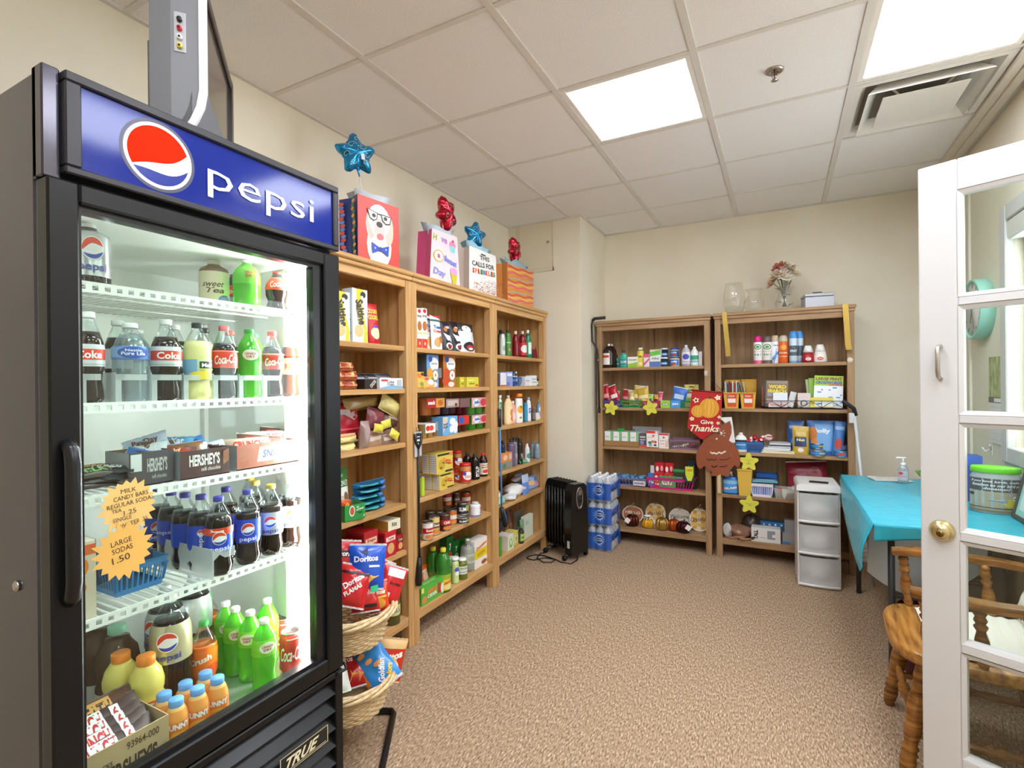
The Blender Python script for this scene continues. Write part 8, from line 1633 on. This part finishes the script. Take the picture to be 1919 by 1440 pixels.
for i, (lab, cx_, c_, a_, zz_) in enumerate((('pale green envelope sticking out over the shelf', 1486, '#c4cc8a', -14, .036), ('orange envelope in the pile behind the drawer tower', 1512, '#d8a04a', 4, .044), ('yellow card in the pile behind the drawer tower', 1535, '#d8c068', -3, .052), ('green and white wrapping sheet in the pile', 1560, '#8ab88a', 10, .060), ('white paper pile behind the drawer tower', 1528, '#e4e2dc', 0, .006))):
    carton('envelope', lab, 'paper', .17 if i < 4 else .26, .14, .006 if i < 4 else .030, c_, None, (xpx(cx_, 4.30, z), 4.345, z+(zz_ if i < 4 else .0005)), a_)
# ---- bottom shelf
z = BZ[4]+.004
cloth('sausage_bag', 'clear bag of brown sausages on the bottom shelf', 'bag', (xpx(1385, 4.31, z), 4.315, z), .10, .07, .05, '#8a6450', 61, .25)
cloth('sausage_bag', 'crumpled clear wrapper at the left of the bottom shelf', 'bag', (xpx(1364, 4.29, z), 4.285, z), .035, .035, .055, '#b8b4b4', 62, .2)
cloth('net_bag', 'dark gathered net bag behind the brown sausages', 'bag', (xpx(1408, 4.40, z), 4.41, z), .07, .06, .085, '#4a4038', 63, .3)
for i in range(3):
    p = Bp(1374+12*i, 4.265, z); tag(obj('sausage', MB().tube([(-.045, 0, 0), (-.02, -.004, -.004), (.02, -.004, -.003), (.045, 0, .004)], .010, P('#9a6a50', .35), 8, rs=[.006, .010, .010, .006]), None, (p[0], 4.252, z+.012+.010*(i % 2)), 10*i), 'small brown sausage at the front of the bag', 'sausage', 'sausages on the bottom shelf')
x, w, h = BI(1408, 1463, 4.258, z, 991)
carton('bag_box', 'white and grey box of tall kitchen bags', 'box', w, .09, h, '#dcdcd8', {'F': [('t', 'TALL', .16, .5, .35, .28, '#2a2a2a', 90, .06), ('r', .55, .25, .82, .85, '#8f949a'), ('r', .72, .4, .82, .6, '#e4e6e8'), ('r', .3, .3, .5, .34, '#a8a8a8'), ('c', .05, .2, .05, .12, '#3a3a3a')]}, (x, 4.258+.045, z), 0)
x, w, h = BI(1424, 1471, 4.37, z, 972); t = carton('bulb_pack', 'blue blister pack of small bulbs at the back', 'packet', w, .07, .05, '#2a70a8', None, (x, 4.42, z+.075), 4)
carton('small_carton', 'plain carton carrying the blue blister pack', 'box', w*.9, .07, .074, '#7a6a54', None, (x, 4.42, z), 0)
for i in range(4): obj('bulb', MB().ball((0, 0, 0), .010, P('#d8dce4', .15, .3), 10, 6), t, (-.06+.04*i, -.038, .03))
for i, (a, b_, pt) in enumerate(((1466, 1490, 1002), (1470, 1492, 976))):
    x, w, h = BI(a, b_, 4.29+.06*i, z, pt); carton('clear_box', ['clear plastic box with blue base by the drawer tower', 'clear plastic box at the back by the drawer tower'][i], 'box', w, .06, h, CLEAR('#e0e0e0', .12, .1, .4), {'F': [('r', 0, 0, .6, .2, '#3a80c8')]} if not i else None, (x, 4.32+.06*i, z), 0)
# ================================================================== on top and hung on the back bookcases
zt = 1.8855
def vase(label, px, prof, Y=4.36):
    p = Bp(px, Y, zt); t = thing('glass_vase', label, 'vase', p, 0); obj('bowl', MB().lathe(prof, CLEAR('#f6f5f0', .10, .03, .10), 28), t); obj('base', MB().lathe([(1e-5, 0), (prof[0][0], 0), (prof[0][0], .012), (1e-5, .012)], CLEAR('#f2f1ec', .12, .03, .2), 24), t); return t, p
vase('tall rounded clear glass vase on the bookcase', 1376, [(.045, .0), (.065, .02), (.080, .09), (.078, .15), (.062, .235), (.060, .24)])
vase('small flared clear glass vase on the bookcase', 1413, [(.040, .0), (.058, .015), (.072, .06), (.066, .10), (.042, .135), (.040, .15), (.060, .178), (.064, .182)])
fv, p = vase('clear glass vase holding faded artificial roses', 1470, [(.035, .0), (.055, .02), (.064, .06), (.050, .10), (.044, .13), (.062, .17), (.066, .175)])
fl_ = thing('rose_bouquet', 'bouquet of faded cream and pink artificial roses in the vase', 'flowers', (p[0], p[1], zt+.013), 0)
fcol = ['#c06a5a', '#e6dcc4', '#ddd0b4', '#e8dfcc', '#d8b8a0', '#e4d8c0', '#cdbf9a', '#ead8c8']
fpos = [(-.03, -.01, .315), (.035, .0, .31), (-.055, -.02, .255), (.015, -.035, .235), (-.075, -.01, .20), (.065, -.01, .265), (.0, .02, .28), (-.02, -.03, .27)]
for i, (c_, q) in enumerate(zip(fcol, fpos)):
    b = MB(); m_ = P(c_, .7)
    for ringn, (nr, r0, rz_, up) in enumerate(((6, .050, .0, .006), (5, .036, .6, .020), (4, .020, .2, .026))):
        for k in range(nr):
            a = 2*math.pi*k/nr+rz_+i
            pts = [(0, 0, 0), (r0*.9*math.cos(a-.55), r0*.9*math.sin(a-.55), up), (r0*1.15*math.cos(a-.2), r0*1.15*math.sin(a-.2), up+.010), (r0*1.15*math.cos(a+.2), r0*1.15*math.sin(a+.2), up+.010), (r0*.9*math.cos(a+.55), r0*.9*math.sin(a+.55), up)]
            b.add(pts, [(0, 1, 2, 3, 4)], m_, True)
    b.ball((0, 0, .014), .015, m_, 8, 6)
    tilt = Vector((q[0], q[1]-.03, .05)); rot_ = Vector((0, 0, 1)).rotation_difference(tilt.normalized()).to_euler()
    o = obj('rose', b, fl_, q, 0, tuple(rot_)); o['kind'] = 'part' if False else o.get('kind', '') or 'stuff'
    obj('stem', MB().tube([(q[0], q[1], q[2]), (q[0]*.4, q[1]*.4, .16), (q[0]*-.2, q[1]*-.2, .02)], .003, P('#4a5a34', .6), 5), fl_)
for k in range(14):
    a = k*2.4; r_ = .045+.03*(k % 3)/2; zc = .10+.016*k if k > 4 else .02+.03*k; rr = r_ if k > 6 else .03
    obj('leaf', MB().add([(0, 0, 0), (.018, .010, .006), (.045, 0, .0), (.018, -.010, .006)], [(0, 1, 2, 3)], P(['#5a6a44', '#4c5c3a', '#74805a'][k % 3], .6)), fl_, (rr*math.cos(a)*.7, rr*math.sin(a)*.7, zc), 0, (R(20), R(-30+10*(k % 4)), a))
x, w, h = BI(1511, 1568, 4.33, zt, 549)
mbx = thing('cash_box', 'pale grey metal box with handle on the bookcase', 'box', (x-.02, 4.33+.075, zt), 8)
MG = P('#b8bcc4', .35, .3)
obj('case', MB().box(-w/2, w/2, -.075, .075, 0, h*.78, MG, .004), mbx); obj('lid', MB().box(-w/2-.002, w/2+.002, -.077, .077, h*.80, h, MG, .005), mbx)
obj('handle', MB().tube([(-.03, 0, h), (-.028, 0, h+.016), (.028, 0, h+.016), (.03, 0, h)], .004, P('#55504a', .4, .6), 6), mbx)
GOLD = P('#b89a4a', .3, .6)
for i, (lab, top, bot) in enumerate((('gold metal wreath hanger over the left of the vase bookcase', (1357, 586), (1365, 668)), ('gold metal wreath hanger over the right of the vase bookcase', (1584, 569), (1590, 656)))):
    a, b_ = ony(top[0], top[1], 4.212), ony(bot[0], bot[1], 4.212); t = thing('wreath_hanger', lab, 'hanger', (0, 0, 0)); hwid = .017
    obj('strap', MB().add([(a.x-hwid, 4.213, 1.887), (a.x+hwid, 4.213, 1.887), (b_.x+hwid, 4.213, b_.z), (b_.x-hwid, 4.213, b_.z), (a.x-hwid, 4.216, 1.887), (a.x+hwid, 4.216, 1.887), (b_.x+hwid, 4.216, b_.z), (b_.x-hwid, 4.216, b_.z)], [(3, 2, 1, 0), (4, 5, 6, 7), (0, 1, 5, 4), (1, 2, 6, 5), (2, 3, 7, 6), (3, 0, 4, 7)], GOLD), t)
    obj('top_hook', MB().box(a.x-hwid, a.x+hwid, 4.213, 4.29, 1.886, 1.889, GOLD), t); obj('hook', MB().box(b_.x-hwid, b_.x+hwid, 4.185, 4.216, b_.z-.002, b_.z+.001, GOLD).box(b_.x-hwid, b_.x+hwid, 4.185, 4.188, b_.z, b_.z+.022, GOLD), t)
p = ony(1593, 675, 4.236); tag(obj('sticker', MB().lathe([(.019, 0), (.019, .001), (1e-5, .001)], P('#e4ddc4', .6), 8, T(p.x, 4.239, p.z, 90))), 'pale octagonal sticker on the bookcase post', 'sticker')
# walking cane hooked over the left bookcase
cn = thing('walking_cane', 'black walking cane hanging on the back bookcase corner', 'cane', (0, 0, 0)); CB = P('#221e1c', .4)
c0, c1, c2, c3, c4 = ony(1118, 615, 4.19), ony(1109, 617, 4.19), ony(1113, 640, 4.19), ony(1121, 665, 4.19), ony(1123, 772, 4.19)
zh = 1.905
obj('shaft', MB().tube([(c1.x+.01, 4.19, zh-.01), (c1.x, 4.19, zh-.05), (c1.x+.004, 4.19, c2.z), (c2.x+.03, 4.19, c2.z-.07), (c3.x, 4.19, c3.z-.03), (c4.x, 4.19, c4.z)], .008, CB, 10), cn)
obj('handle', MB().tube([(c1.x+.008, 4.19, zh-.012), (c1.x+.03, 4.19, zh+.002), (c1.x+.12, 4.19, zh+.004)], .013, CB, 10), cn)
obj('tip', MB().tube([(c4.x, 4.19, c4.z+.03), (c4.x, 4.19, c4.z-.01)], .012, P('#151312', .7), 10), cn)
obj('collar', MB().tube([(c3.x, 4.19, c3.z-.04), (c3.x, 4.19, c3.z-.055)], .010, P('#8a8680', .3, .8), 10), cn)
# give thanks pennant
YG = 4.196
gp = [ony(1297, 731, YG), ony(1354, 736, YG), ony(1349, 802, YG), ony(1315, 824, YG), ony(1288, 802, YG)]
gx0, gx1 = gp[0].x, gp[1].x; gz1 = gp[0].z; gz0 = gp[3].z
gt = thing('thanks_pennant', 'red pointed pennant with pumpkins reading give thanks', 'sign', (0, 0, 0))
pol = [(gp[0].x, gp[0].z), (gp[1].x, gp[1].z), (gp[2].x, gp[2].z), (gp[3].x, gp[3].z), (gp[4].x, gp[4].z)][::-1]
obj('board', MB().prism(pol, YG, YG+.006, P('#b8141c', .5)), gt)
gw, gh = gp[1].x-gp[4].x, gz1-gz0
Sg = _S(lambda u, v, o: (gp[4].x+.004+u*gw+.030*(v-.4), YG-o, gz0+v*gh-.018*u), gw/gh)
def pk_(cx, cy, rx, ry): return [('c', cx, cy, rx, ry, '#d89a30'), ('c', cx, cy, rx*.62, ry*.98, '#a8701c'), ('c', cx, cy, rx*.58, ry*.97, '#e0a63a'), ('c', cx, cy, rx*.25, ry*.96, '#a8701c'), ('c', cx, cy, rx*.21, ry*.95, '#e2aa40')]
flw = lambda cx, cy, r_, c: [('p', [(cx+r_*(1 if k % 2 else .6)*math.cos(k*.628), cy+r_*.62*(1 if k % 2 else .6)*math.sin(k*.628)) for k in range(10)], '#f0e4c0'), ('c', cx, cy, r_*.35, r_*.22, c)]
mb = MB(); draw(mb, pk_(.58, .66, .28, .20)+pk_(.28, .58, .20, .125)+[('r', .55, .85, .61, .90, '#5a3a1c')]+flw(.20, .80, .10, '#4a2c14')+flw(.80, .88, .10, '#e8d8a0')+flw(.12, .42, .08, '#d8b860')+flw(.88, .50, .06, '#d8b860')+flw(.86, .38, .06, '#d8b860')+[('t', 'Give', .55, .38, .36, .085, '#f4e8c8', 4, .02), ('t', 'Thanks', .50, .25, .82, .13, '#f4e8c8', 4, .02, .35)], Sg); obj('print', mb, gt)
obj('hanging_rod', MB().tube([(gp[0].x-.01, YG-.004, gp[0].z), (gp[1].x+.008, YG-.004, gp[1].z)], .005, P('#8a1018', .5), 8), gt)
kn = ony(1322, 700, 4.215)
obj('string', MB().tube([(gp[0].x, YG, gp[0].z), (kn.x, 4.205, kn.z+.005), (gp[1].x+.006, YG, gp[1].z)], .0015, P('#3a342c', .7), 5), gt)
hk = thing('adhesive_hook', 'small clear hook on the bookcase post above the pennant', 'hook', (kn.x, 4.24, kn.z), 0)
obj('plate', MB().box(-.012, .012, -.006, 0, -.02, .02, P('#cfcac4', .3), .002), hk); obj('prong', MB().tube([(0, -.004, -.01), (0, -.035, -.014), (0, -.040, .0)], .004, P('#d8d4d0', .3), 8), hk)
# metal owl on a stake
YO = 4.215
def oz(px, py): q = ony(px, py, YO); return (q.x, q.z)
ow = thing('owl_sign', 'flat rust brown metal owl on a wooden stake', 'sign', (0, 0, 0))
RUST = P('#8f4a2a', .55)
body = [oz(*q) for q in ((1368, 789), (1371, 800), (1371, 812), (1366, 826), (1377, 834), (1384, 846), (1387, 860), (1387, 873), (1382, 877), (1376, 871), (1372, 878), (1366, 886), (1368, 893), (1361, 894), (1354, 892), (1351, 888), (1347, 891), (1340, 893), (1332, 892), (1334, 885), (1326, 880), (1320, 873), (1313, 880), (1307, 876), (1304, 860), (1306, 847), (1312, 836), (1318, 829), (1316, 818), (1318, 806), (1314, 796), (1334, 800), (1350, 798))]
obj('body', MB().prism(body[::-1], YO, YO+.003, RUST), ow)
mb = MB()
def strip(pts, wid, col, base=.0006):
    vs = []; P_ = [oz(*q) for q in pts]
    for (x, z_) in P_: vs += [(x, YO-base, z_-wid), (x, YO-base, z_+wid)]
    mb.add(vs, [(2*i, 2*i+2, 2*i+3, 2*i+1) for i in range(len(P_)-1)], P(col, .6))
strip(((1331, 847), (1334, 850), (1338, 849), (1343, 851), (1347, 848), (1352, 850), (1356, 848), (1360, 846)), .006, '#e0d8cc')
strip(((1324, 860), (1329, 863), (1334, 861), (1339, 863), (1343, 860)), .004, '#241810'); strip(((1348, 862), (1353, 862), (1358, 862), (1363, 861), (1368, 858)), .003, '#241810')
strip(((1333, 873), (1337, 876), (1341, 875), (1345, 873)), .005, '#1c130c'); strip(((1349, 875), (1354, 875), (1359, 875), (1363, 872)), .004, '#1c130c')
strip(((1318, 846), (1320, 853), (1318, 860)), .002, '#5a2c18'); strip(((1371, 845), (1371, 850), (1370, 855)), .002, '#d8b8a0')
c_ = oz(1350, 813); mb.lathe([(.016, 0), (1e-5, .0005)], P('#ece4d8', .6), 16, T(c_[0], YO-.0004, c_[1], 90)); mb.lathe([(.009, 0), (1e-5, .0005)], RUST, 14, T(c_[0]-.007, YO-.0012, c_[1]+.003, 90))
for a_ in (95, 45, 10, -30): mb.box(.024, .036, -.0012, -.0004, -.0022, .0022, P('#e4dacc', .6), 0, T(c_[0], YO, c_[1], 0, -a_, 0))
c_ = oz(1343, 823); mb.lathe([(.008, 0), (1e-5, .0005)], P('#ece4c8', .6), 12, T(c_[0], YO-.0004, c_[1], 90))
obj('cutouts', mb, ow)['kind'] = 'stuff'
a, b_ = oz(1347, 880), oz(1346, 925); obj('stake', MB().box(a[0]-.012, a[0]+.012, YO+.004, YO+.014, b_[1], a[1], P('#cdb88e', .6), .001), ow)
w0 = [oz(*q) for q in ((1346, 783), (1371, 782), (1378, 830), (1366, 830), (1358, 792))]
tag(obj('paper_note', MB().prism(w0[::-1], YO+.006, YO+.007, P('#e4e2de', .6))), 'white paper sheet behind the metal owl', 'paper')
# white stick with black grip leaning by the table
ms = thing('picker_stick', 'white stick with black grip leaning on the bookcase end', 'tool', (0, 0, 0))
pa, pb_ = ony(1600, 768, 4.19), ony(1613, 885, 4.15); pb_ = pa+(pb_-pa)*((pa.z-.002)/(pa.z-pb_.z))
obj('pole', MB().tube([pa, pb_], .009, P('#c9d2d6', .35), 10), ms)
g0, g1 = ony(1580, 752, 4.17), ony(1600, 766, 4.19); obj('grip', MB().tube([g0, g0.lerp(g1, .5), g1, g1+Vector((.01, 0, -.05))], .014, P('#1f1d1c', .5), 10), ms)
obj('latch', MB().box(-.03, .006, -.012, .012, -.10, -.03, P('#d6d4d0', .4), .004, Matrix.Translation(g1)), ms)
# ================================================================== gift bags and balloons on the pine bookcases
zt = 1.9455
def gift(label, pl, pr_, pt, X, d, col, side, prints, rz=90, topw=1., tissue='#a8c0cc', seed=1, hole=True, group=None):
    y, w, h = LI(pl, pr_, X, zt, pt)
    t = thing('gift_bag', label, 'gift bag', (X-d/2, y, zt), rz); mF, mS = pm(col), pm(side)
    wt = w*topw/2; k = .004
    vs = [(-w/2, -d/2, 0), (w/2, -d/2, 0), (w/2, d/2, 0), (-w/2, d/2, 0), (-wt, -d/2, h), (wt, -d/2, h), (wt, d/2, h), (-wt, d/2, h), (-w/2+.015, 0, h*.02), (-wt+.02, 0, h), (w/2-.015, 0, h*.02), (wt-.02, 0, h)]
    b = MB(); b.add(vs, [(0, 1, 5, 4)], mF).add(vs, [(2, 3, 7, 6)], mF).add(vs, [(0, 3, 2, 1)], mS).add(vs, [(4, 9, 8, 0)], mS).add(vs, [(9, 7, 3, 8)], mS).add(vs, [(1, 10, 11, 5)], mS).add(vs, [(10, 2, 6, 11)], mS).add(vs, [(0, 8, 3)], mS).add(vs, [(1, 2, 10)], mS)
    o = obj('bag_body', b, t); md = o.modifiers.new('thickness', 'SOLIDIFY'); md.thickness = .0008
    S = _S(lambda u, v, o_: ((u-.5)*2*(w/2+(wt-w/2)*v), -d/2-.0009-o_, v*h), w/h); mb = MB(); draw(mb, prints, S); obj('print', mb, t)
    if hole: obj('handle_slot', MB().box(-.028, .028, -d/2-.0018, -d/2-.001, h-.030, h-.022, P('#2a2624', .6), .0003), t)
    if tissue:
        q = random.Random(seed); b = MB(); n = 16; vs = []
        for i in range(n):
            a = 2*math.pi*i/n; vs.append((.30*w*math.cos(a), .32*d*math.sin(a), h*.80))
        for i in range(n):
            a = 2*math.pi*i/n; r_ = 1+.35*(i % 2); vs.append((.40*w*math.cos(a)*r_*.9, .42*d*math.sin(a)*r_, h+.012+.045*q.random()))
        b.add(vs, [(i, (i+1) % n, n+(i+1) % n, n+i) for i in range(n)], P(tissue, .7), True); o = obj('tissue_paper', b, t); md = o.modifiers.new('thickness', 'SOLIDIFY'); md.thickness = .0006
    return t, y, w, h
DOG = [('c', .5, .30, .30, .34, '#e9dfd2'), ('c', .30, .60, .12, .22, '#c8bcae'), ('c', .74, .58, .11, .24, '#d8c2ae'), ('c', .5, .70, .27, .24, '#ece6de'), ('c', .5, .56, .19, .15, '#f2eee8'), ('c', .5, .56, .13, .16, '#c9c2ba'), ('c', .5, .63, .075, .045, '#2a2624'), ('c', .52, .445, .085, .05, '#d8707a'), ('c', .36, .76, .055, .035, '#2a2422'), ('c', .62, .76, .055, .035, '#2a2422'),
       ('p', [(.20, .83), (.46, .80), (.44, .70), (.36, .66), (.26, .69)], '#2c2a2a'), ('p', [(.53, .80), (.80, .80), (.76, .67), (.65, .65), (.56, .70)], '#2c2a2a'), ('p', [(.225, .815), (.44, .79), (.42, .705), (.36, .68), (.27, .70)], '#ded4cc'), ('p', [(.55, .785), (.775, .785), (.74, .685), (.65, .67), (.58, .71)], '#ded4cc'), ('c', .36, .745, .045, .03, '#2a2422'), ('c', .64, .745, .045, .03, '#2a2422'), ('r', .44, .78, .55, .795, '#2c2a2a'),
       ('p', [(.30, .33), (.50, .27), (.50, .23), (.32, .16)], '#2a4ab8'), ('p', [(.72, .33), (.52, .27), (.52, .23), (.70, .16)], '#2a4ab8'), ('c', .51, .25, .05, .035, '#1f3890'), ('c', .38, .25, .02, .015, '#a8c8f0'), ('c', .64, .26, .02, .015, '#a8c8f0')]
q = random.Random(9)
DOTS = [('c', .2+.6*(k % 2)+q.uniform(-.06, .06), .04+.054*(k//2), .11, .028, ['#d8563a', '#e0a83a', '#6a8ad8', '#3a7a5a'][k % 4]) for k in range(34)]
gd, y, w, h = gift('red gift bag with puppy in glasses and bow tie', 679, 746, 378, -1.735, .14, '#d8453a', '#24387c', DOG, 82, 1.0, '#c8d0d4', 2)
mb = MB(); draw(mb, DOTS, _S(lambda u, v, o: (-w/2+.015*(1-abs(2*u-1))-.002-o, .07-.14*u, v*h), .14/h), True); sd = obj('side_dots', mb, gd); sd['kind'] = 'stuff'; sd['label'] = 'navy side with coloured polka dots'
HSD = [('t', 'H', .12, .86, .14, .12, '#9ab04a', -4, .04), ('t', 've', .46, .84, .24, .10, '#a87ac8', -4, .03), ('c', .78, .80, .13, .08, '#e88ab0'), ('p', [(.66, .78), (.90, .78), (.86, .66), (.70, .66)], '#8ad0d0'), ('c', .80, .88, .04, .025, '#c8303a'), ('c', .26, .52, .18, .115, '#c8b83a'), ('c', .26, .52, .15, .095, '#f6f2ee'), ('t', 'a', .26, .52, .10, .08, '#d84a7a', 0, .05), ('t', 'Sweet', .68, .48, .46, .12, '#7a8ad8', -10, .04), ('t', 'Day', .30, .20, .40, .16, '#8a9ad8', -6, .03), ('p', [(.66, .26), (.90, .24), (.84, .04), (.74, .04)], '#c8c03a'), ('c', .78, .30, .13, .07, '#e0a0c8')]
gift('pale pink gift bag reading have a sweet day', 810, 860, 437, -1.745, .11, '#f0d4d8', '#cf4a80', HSD, 84, .82, '#b8c4d0', 4, False)
q = random.Random(10)
SPR = [('t', 'THIS', .55, .84, .36, .10, '#2a2626', 3, .02), ('t', 'CALLS FOR', .5, .68, .82, .11, '#2a2626', 3, .02)]+[('t', ch_, .14+.095*k, .50+.006*k, .072, .11, ['#d8402a', '#e08a2a', '#c8302a', '#4a8a4a', '#3a7ac0', '#d8402a', '#e0a02a', '#b83a3a', '#6aa04a'][k], 0, .05) for k, ch_ in enumerate('SPRINKLES')]+[('p', [(x_, y_), (x_+.035*math.cos(a_), y_+.018*math.sin(a_)), (x_+.035*math.cos(a_)+.008, y_+.018*math.sin(a_)+.012), (x_+.008, y_+.012)], c_) for x_, y_, a_, c_ in [(q.uniform(.02, .94), .30*q.random()**1.6+.01, q.uniform(0, 6.28), q.choice(['#c8402a', '#e0923a', '#5a3a2a', '#e8b8a0', '#6a6a6a', '#3a3a3a', '#d86a6a'])) for _ in range(260)]]
gift('white gift bag with sprinkles lettering', 881, 930, 471, -1.745, .11, '#f0efec', '#ddd6cc', SPR, 88, .96, '#9cc4d4', 5)
WAV = []
for k in range(15):
    WAV.append(('p', [(u/12, k/15+.02*math.sin(u*1.1+k)+.012*u/2) for u in range(13)]+[((12-u)/12, k/15+.045+.02*math.sin((12-u)*1.1+k)+.012*(12-u)/2) for u in range(13)], ['#e8923a', '#e06a7a', '#f0b85a', '#d85a4a', '#b8a88a'][k % 5]))
WAV = [('p', [(x_, min(1, y_)) for x_, y_ in e[1]], e[2]) for e in WAV]
gift('orange gift bag with wavy pink and yellow stripes', 953, 998, 501, -1.745, .11, '#e8a04a', '#d88a44', WAV, 88, 1.0, '#8fb0bc', 6, False)
def balloon(label, px, py, X, wpx, col, face, foot, seed, tilt=0):
    """foil star on a stick; face = heading of its flat side in degrees, foot = pixel where the stick meets the bag"""
    c_ = onx(px, py, X); Rr = rad(wpx, (c_.x, c_.y, 0)); t = thing('foil_balloon', label, 'balloon', c_, face, None, (0, R(tilt), R(face)))
    F = P(col, .16, .75); n = 60; rings = 7; vs = []; fs = []
    def rs_(a): return Rr*1.05*(.80+.17*math.cos(5*(a-math.pi/2))+.03*math.cos(10*(a-math.pi/2)))
    for side in (-1, 1):
        off = len(vs)
        for j in range(rings+1):
            f = j/rings
            for i in range(n):
                a = 2*math.pi*i/n; r_ = rs_(a)*f; th_ = Rr*.42*math.sqrt(max(0, 1-f**2.2))*(1-.18*(1-math.cos(5*(a-math.pi/2)))*f)
                if j == rings: th_ = 0
                wr_ = 1+.02*math.sin(40*a)*(f > .8)
                vs.append((r_*math.cos(a)*wr_, side*th_, r_*math.sin(a)*wr_))
        for j in range(rings):
            for i in range(n):
                q_ = (off+j*n+i, off+j*n+(i+1) % n, off+(j+1)*n+(i+1) % n, off+(j+1)*n+i); fs.append(q_ if side > 0 else q_[::-1])
    obj('foil', MB().add(vs, fs, F, True), t)
    mb = MB(); q = random.Random(seed); sm_ = P('#cfd6c8', .3, .5)
    def surf(x, z_):
        a = math.atan2(z_, x); f = min(.98, math.hypot(x, z_)/rs_(a)); return -Rr*.42*math.sqrt(max(0, 1-f**2.2))*(1-.18*(1-math.cos(5*(a-math.pi/2)))*f)-.0012
    for (sx, sz, s_, d_) in ((-.25, .35, .22, 1), (.25, .30, .20, -1), (.0, .62, .14, 1), (-.55, -.1, .16, 1), (.45, -.05, .16, -1), (-.3, -.45, .16, -1), (.3, -.5, .16, 1)):
        for sg in (1, -1):
            pts = []
            for i in range(15):
                a = i*.42*d_; r_ = s_*Rr*(1-i/16); x = sx*Rr+r_*math.cos(a); z_ = sz*Rr+r_*math.sin(a); pts.append((x, surf(x, z_)*sg, z_))
            mb.tube(pts, Rr*.014, sm_, 4)
    for k in range(26):
        a = q.uniform(0, 6.28); r_ = rs_(a)*q.uniform(.1, .85); x, z_ = r_*math.cos(a), r_*math.sin(a); y_ = surf(x, z_)*(1 if k % 2 else -1); s_ = Rr*.035
        mb.add([(x+s_*(1 if i % 2 == 0 else .4)*math.cos(i*.628), y_, z_+s_*(1 if i % 2 == 0 else .4)*math.sin(i*.628)) for i in range(10)], [tuple(range(10))], sm_)
    obj('swirl_print', mb, t)['kind'] = 'stuff'
    obj('neck', MB().tube([(0, 0, -Rr*.62), (0, 0, -Rr*.85), (.002, 0, -Rr*1.06)], Rr*.06, F, 8, rs=[Rr*.12, Rr*.05, Rr*.035]), t)
    ft = onx(foot[0], foot[1], X)
    M_ = Matrix.Translation(c_) @ (Matrix.Rotation(R(face), 4, 'Z') @ Matrix.Rotation(R(tilt), 4, 'Y')); li = M_.inverted() @ ft
    obj('stick', MB().tube([(0, 0, -Rr*.8), li], .003, P('#e4ded4', .5), 6), t)
    return t
bl1 = balloon('large blue foil star balloon floating highest', 667, 290, -1.80, 76, '#2f94d0', 62, (690, 425), 1, -8)
obj('barcode_patch', MB().box(-.008, .008, -.052, -.050, -.042, -.016, P('#e4e4e0', .5)), bl1, (.012, -.006, .0))
balloon('red foil star balloon seen on edge above the pink gift bag', 836, 402, -1.80, 66, '#b81c34', 98, (836, 470), 2, 36)
balloon('small blue foil star balloon above the sprinkles bag', 890, 441, -1.80, 50, '#2f94d0', 70, (893, 500), 3, 6)
balloon('red foil star balloon seen on edge above the orange gift bag', 964, 470, -1.80, 50, '#b81c34', 100, (964, 530), 4, 36)
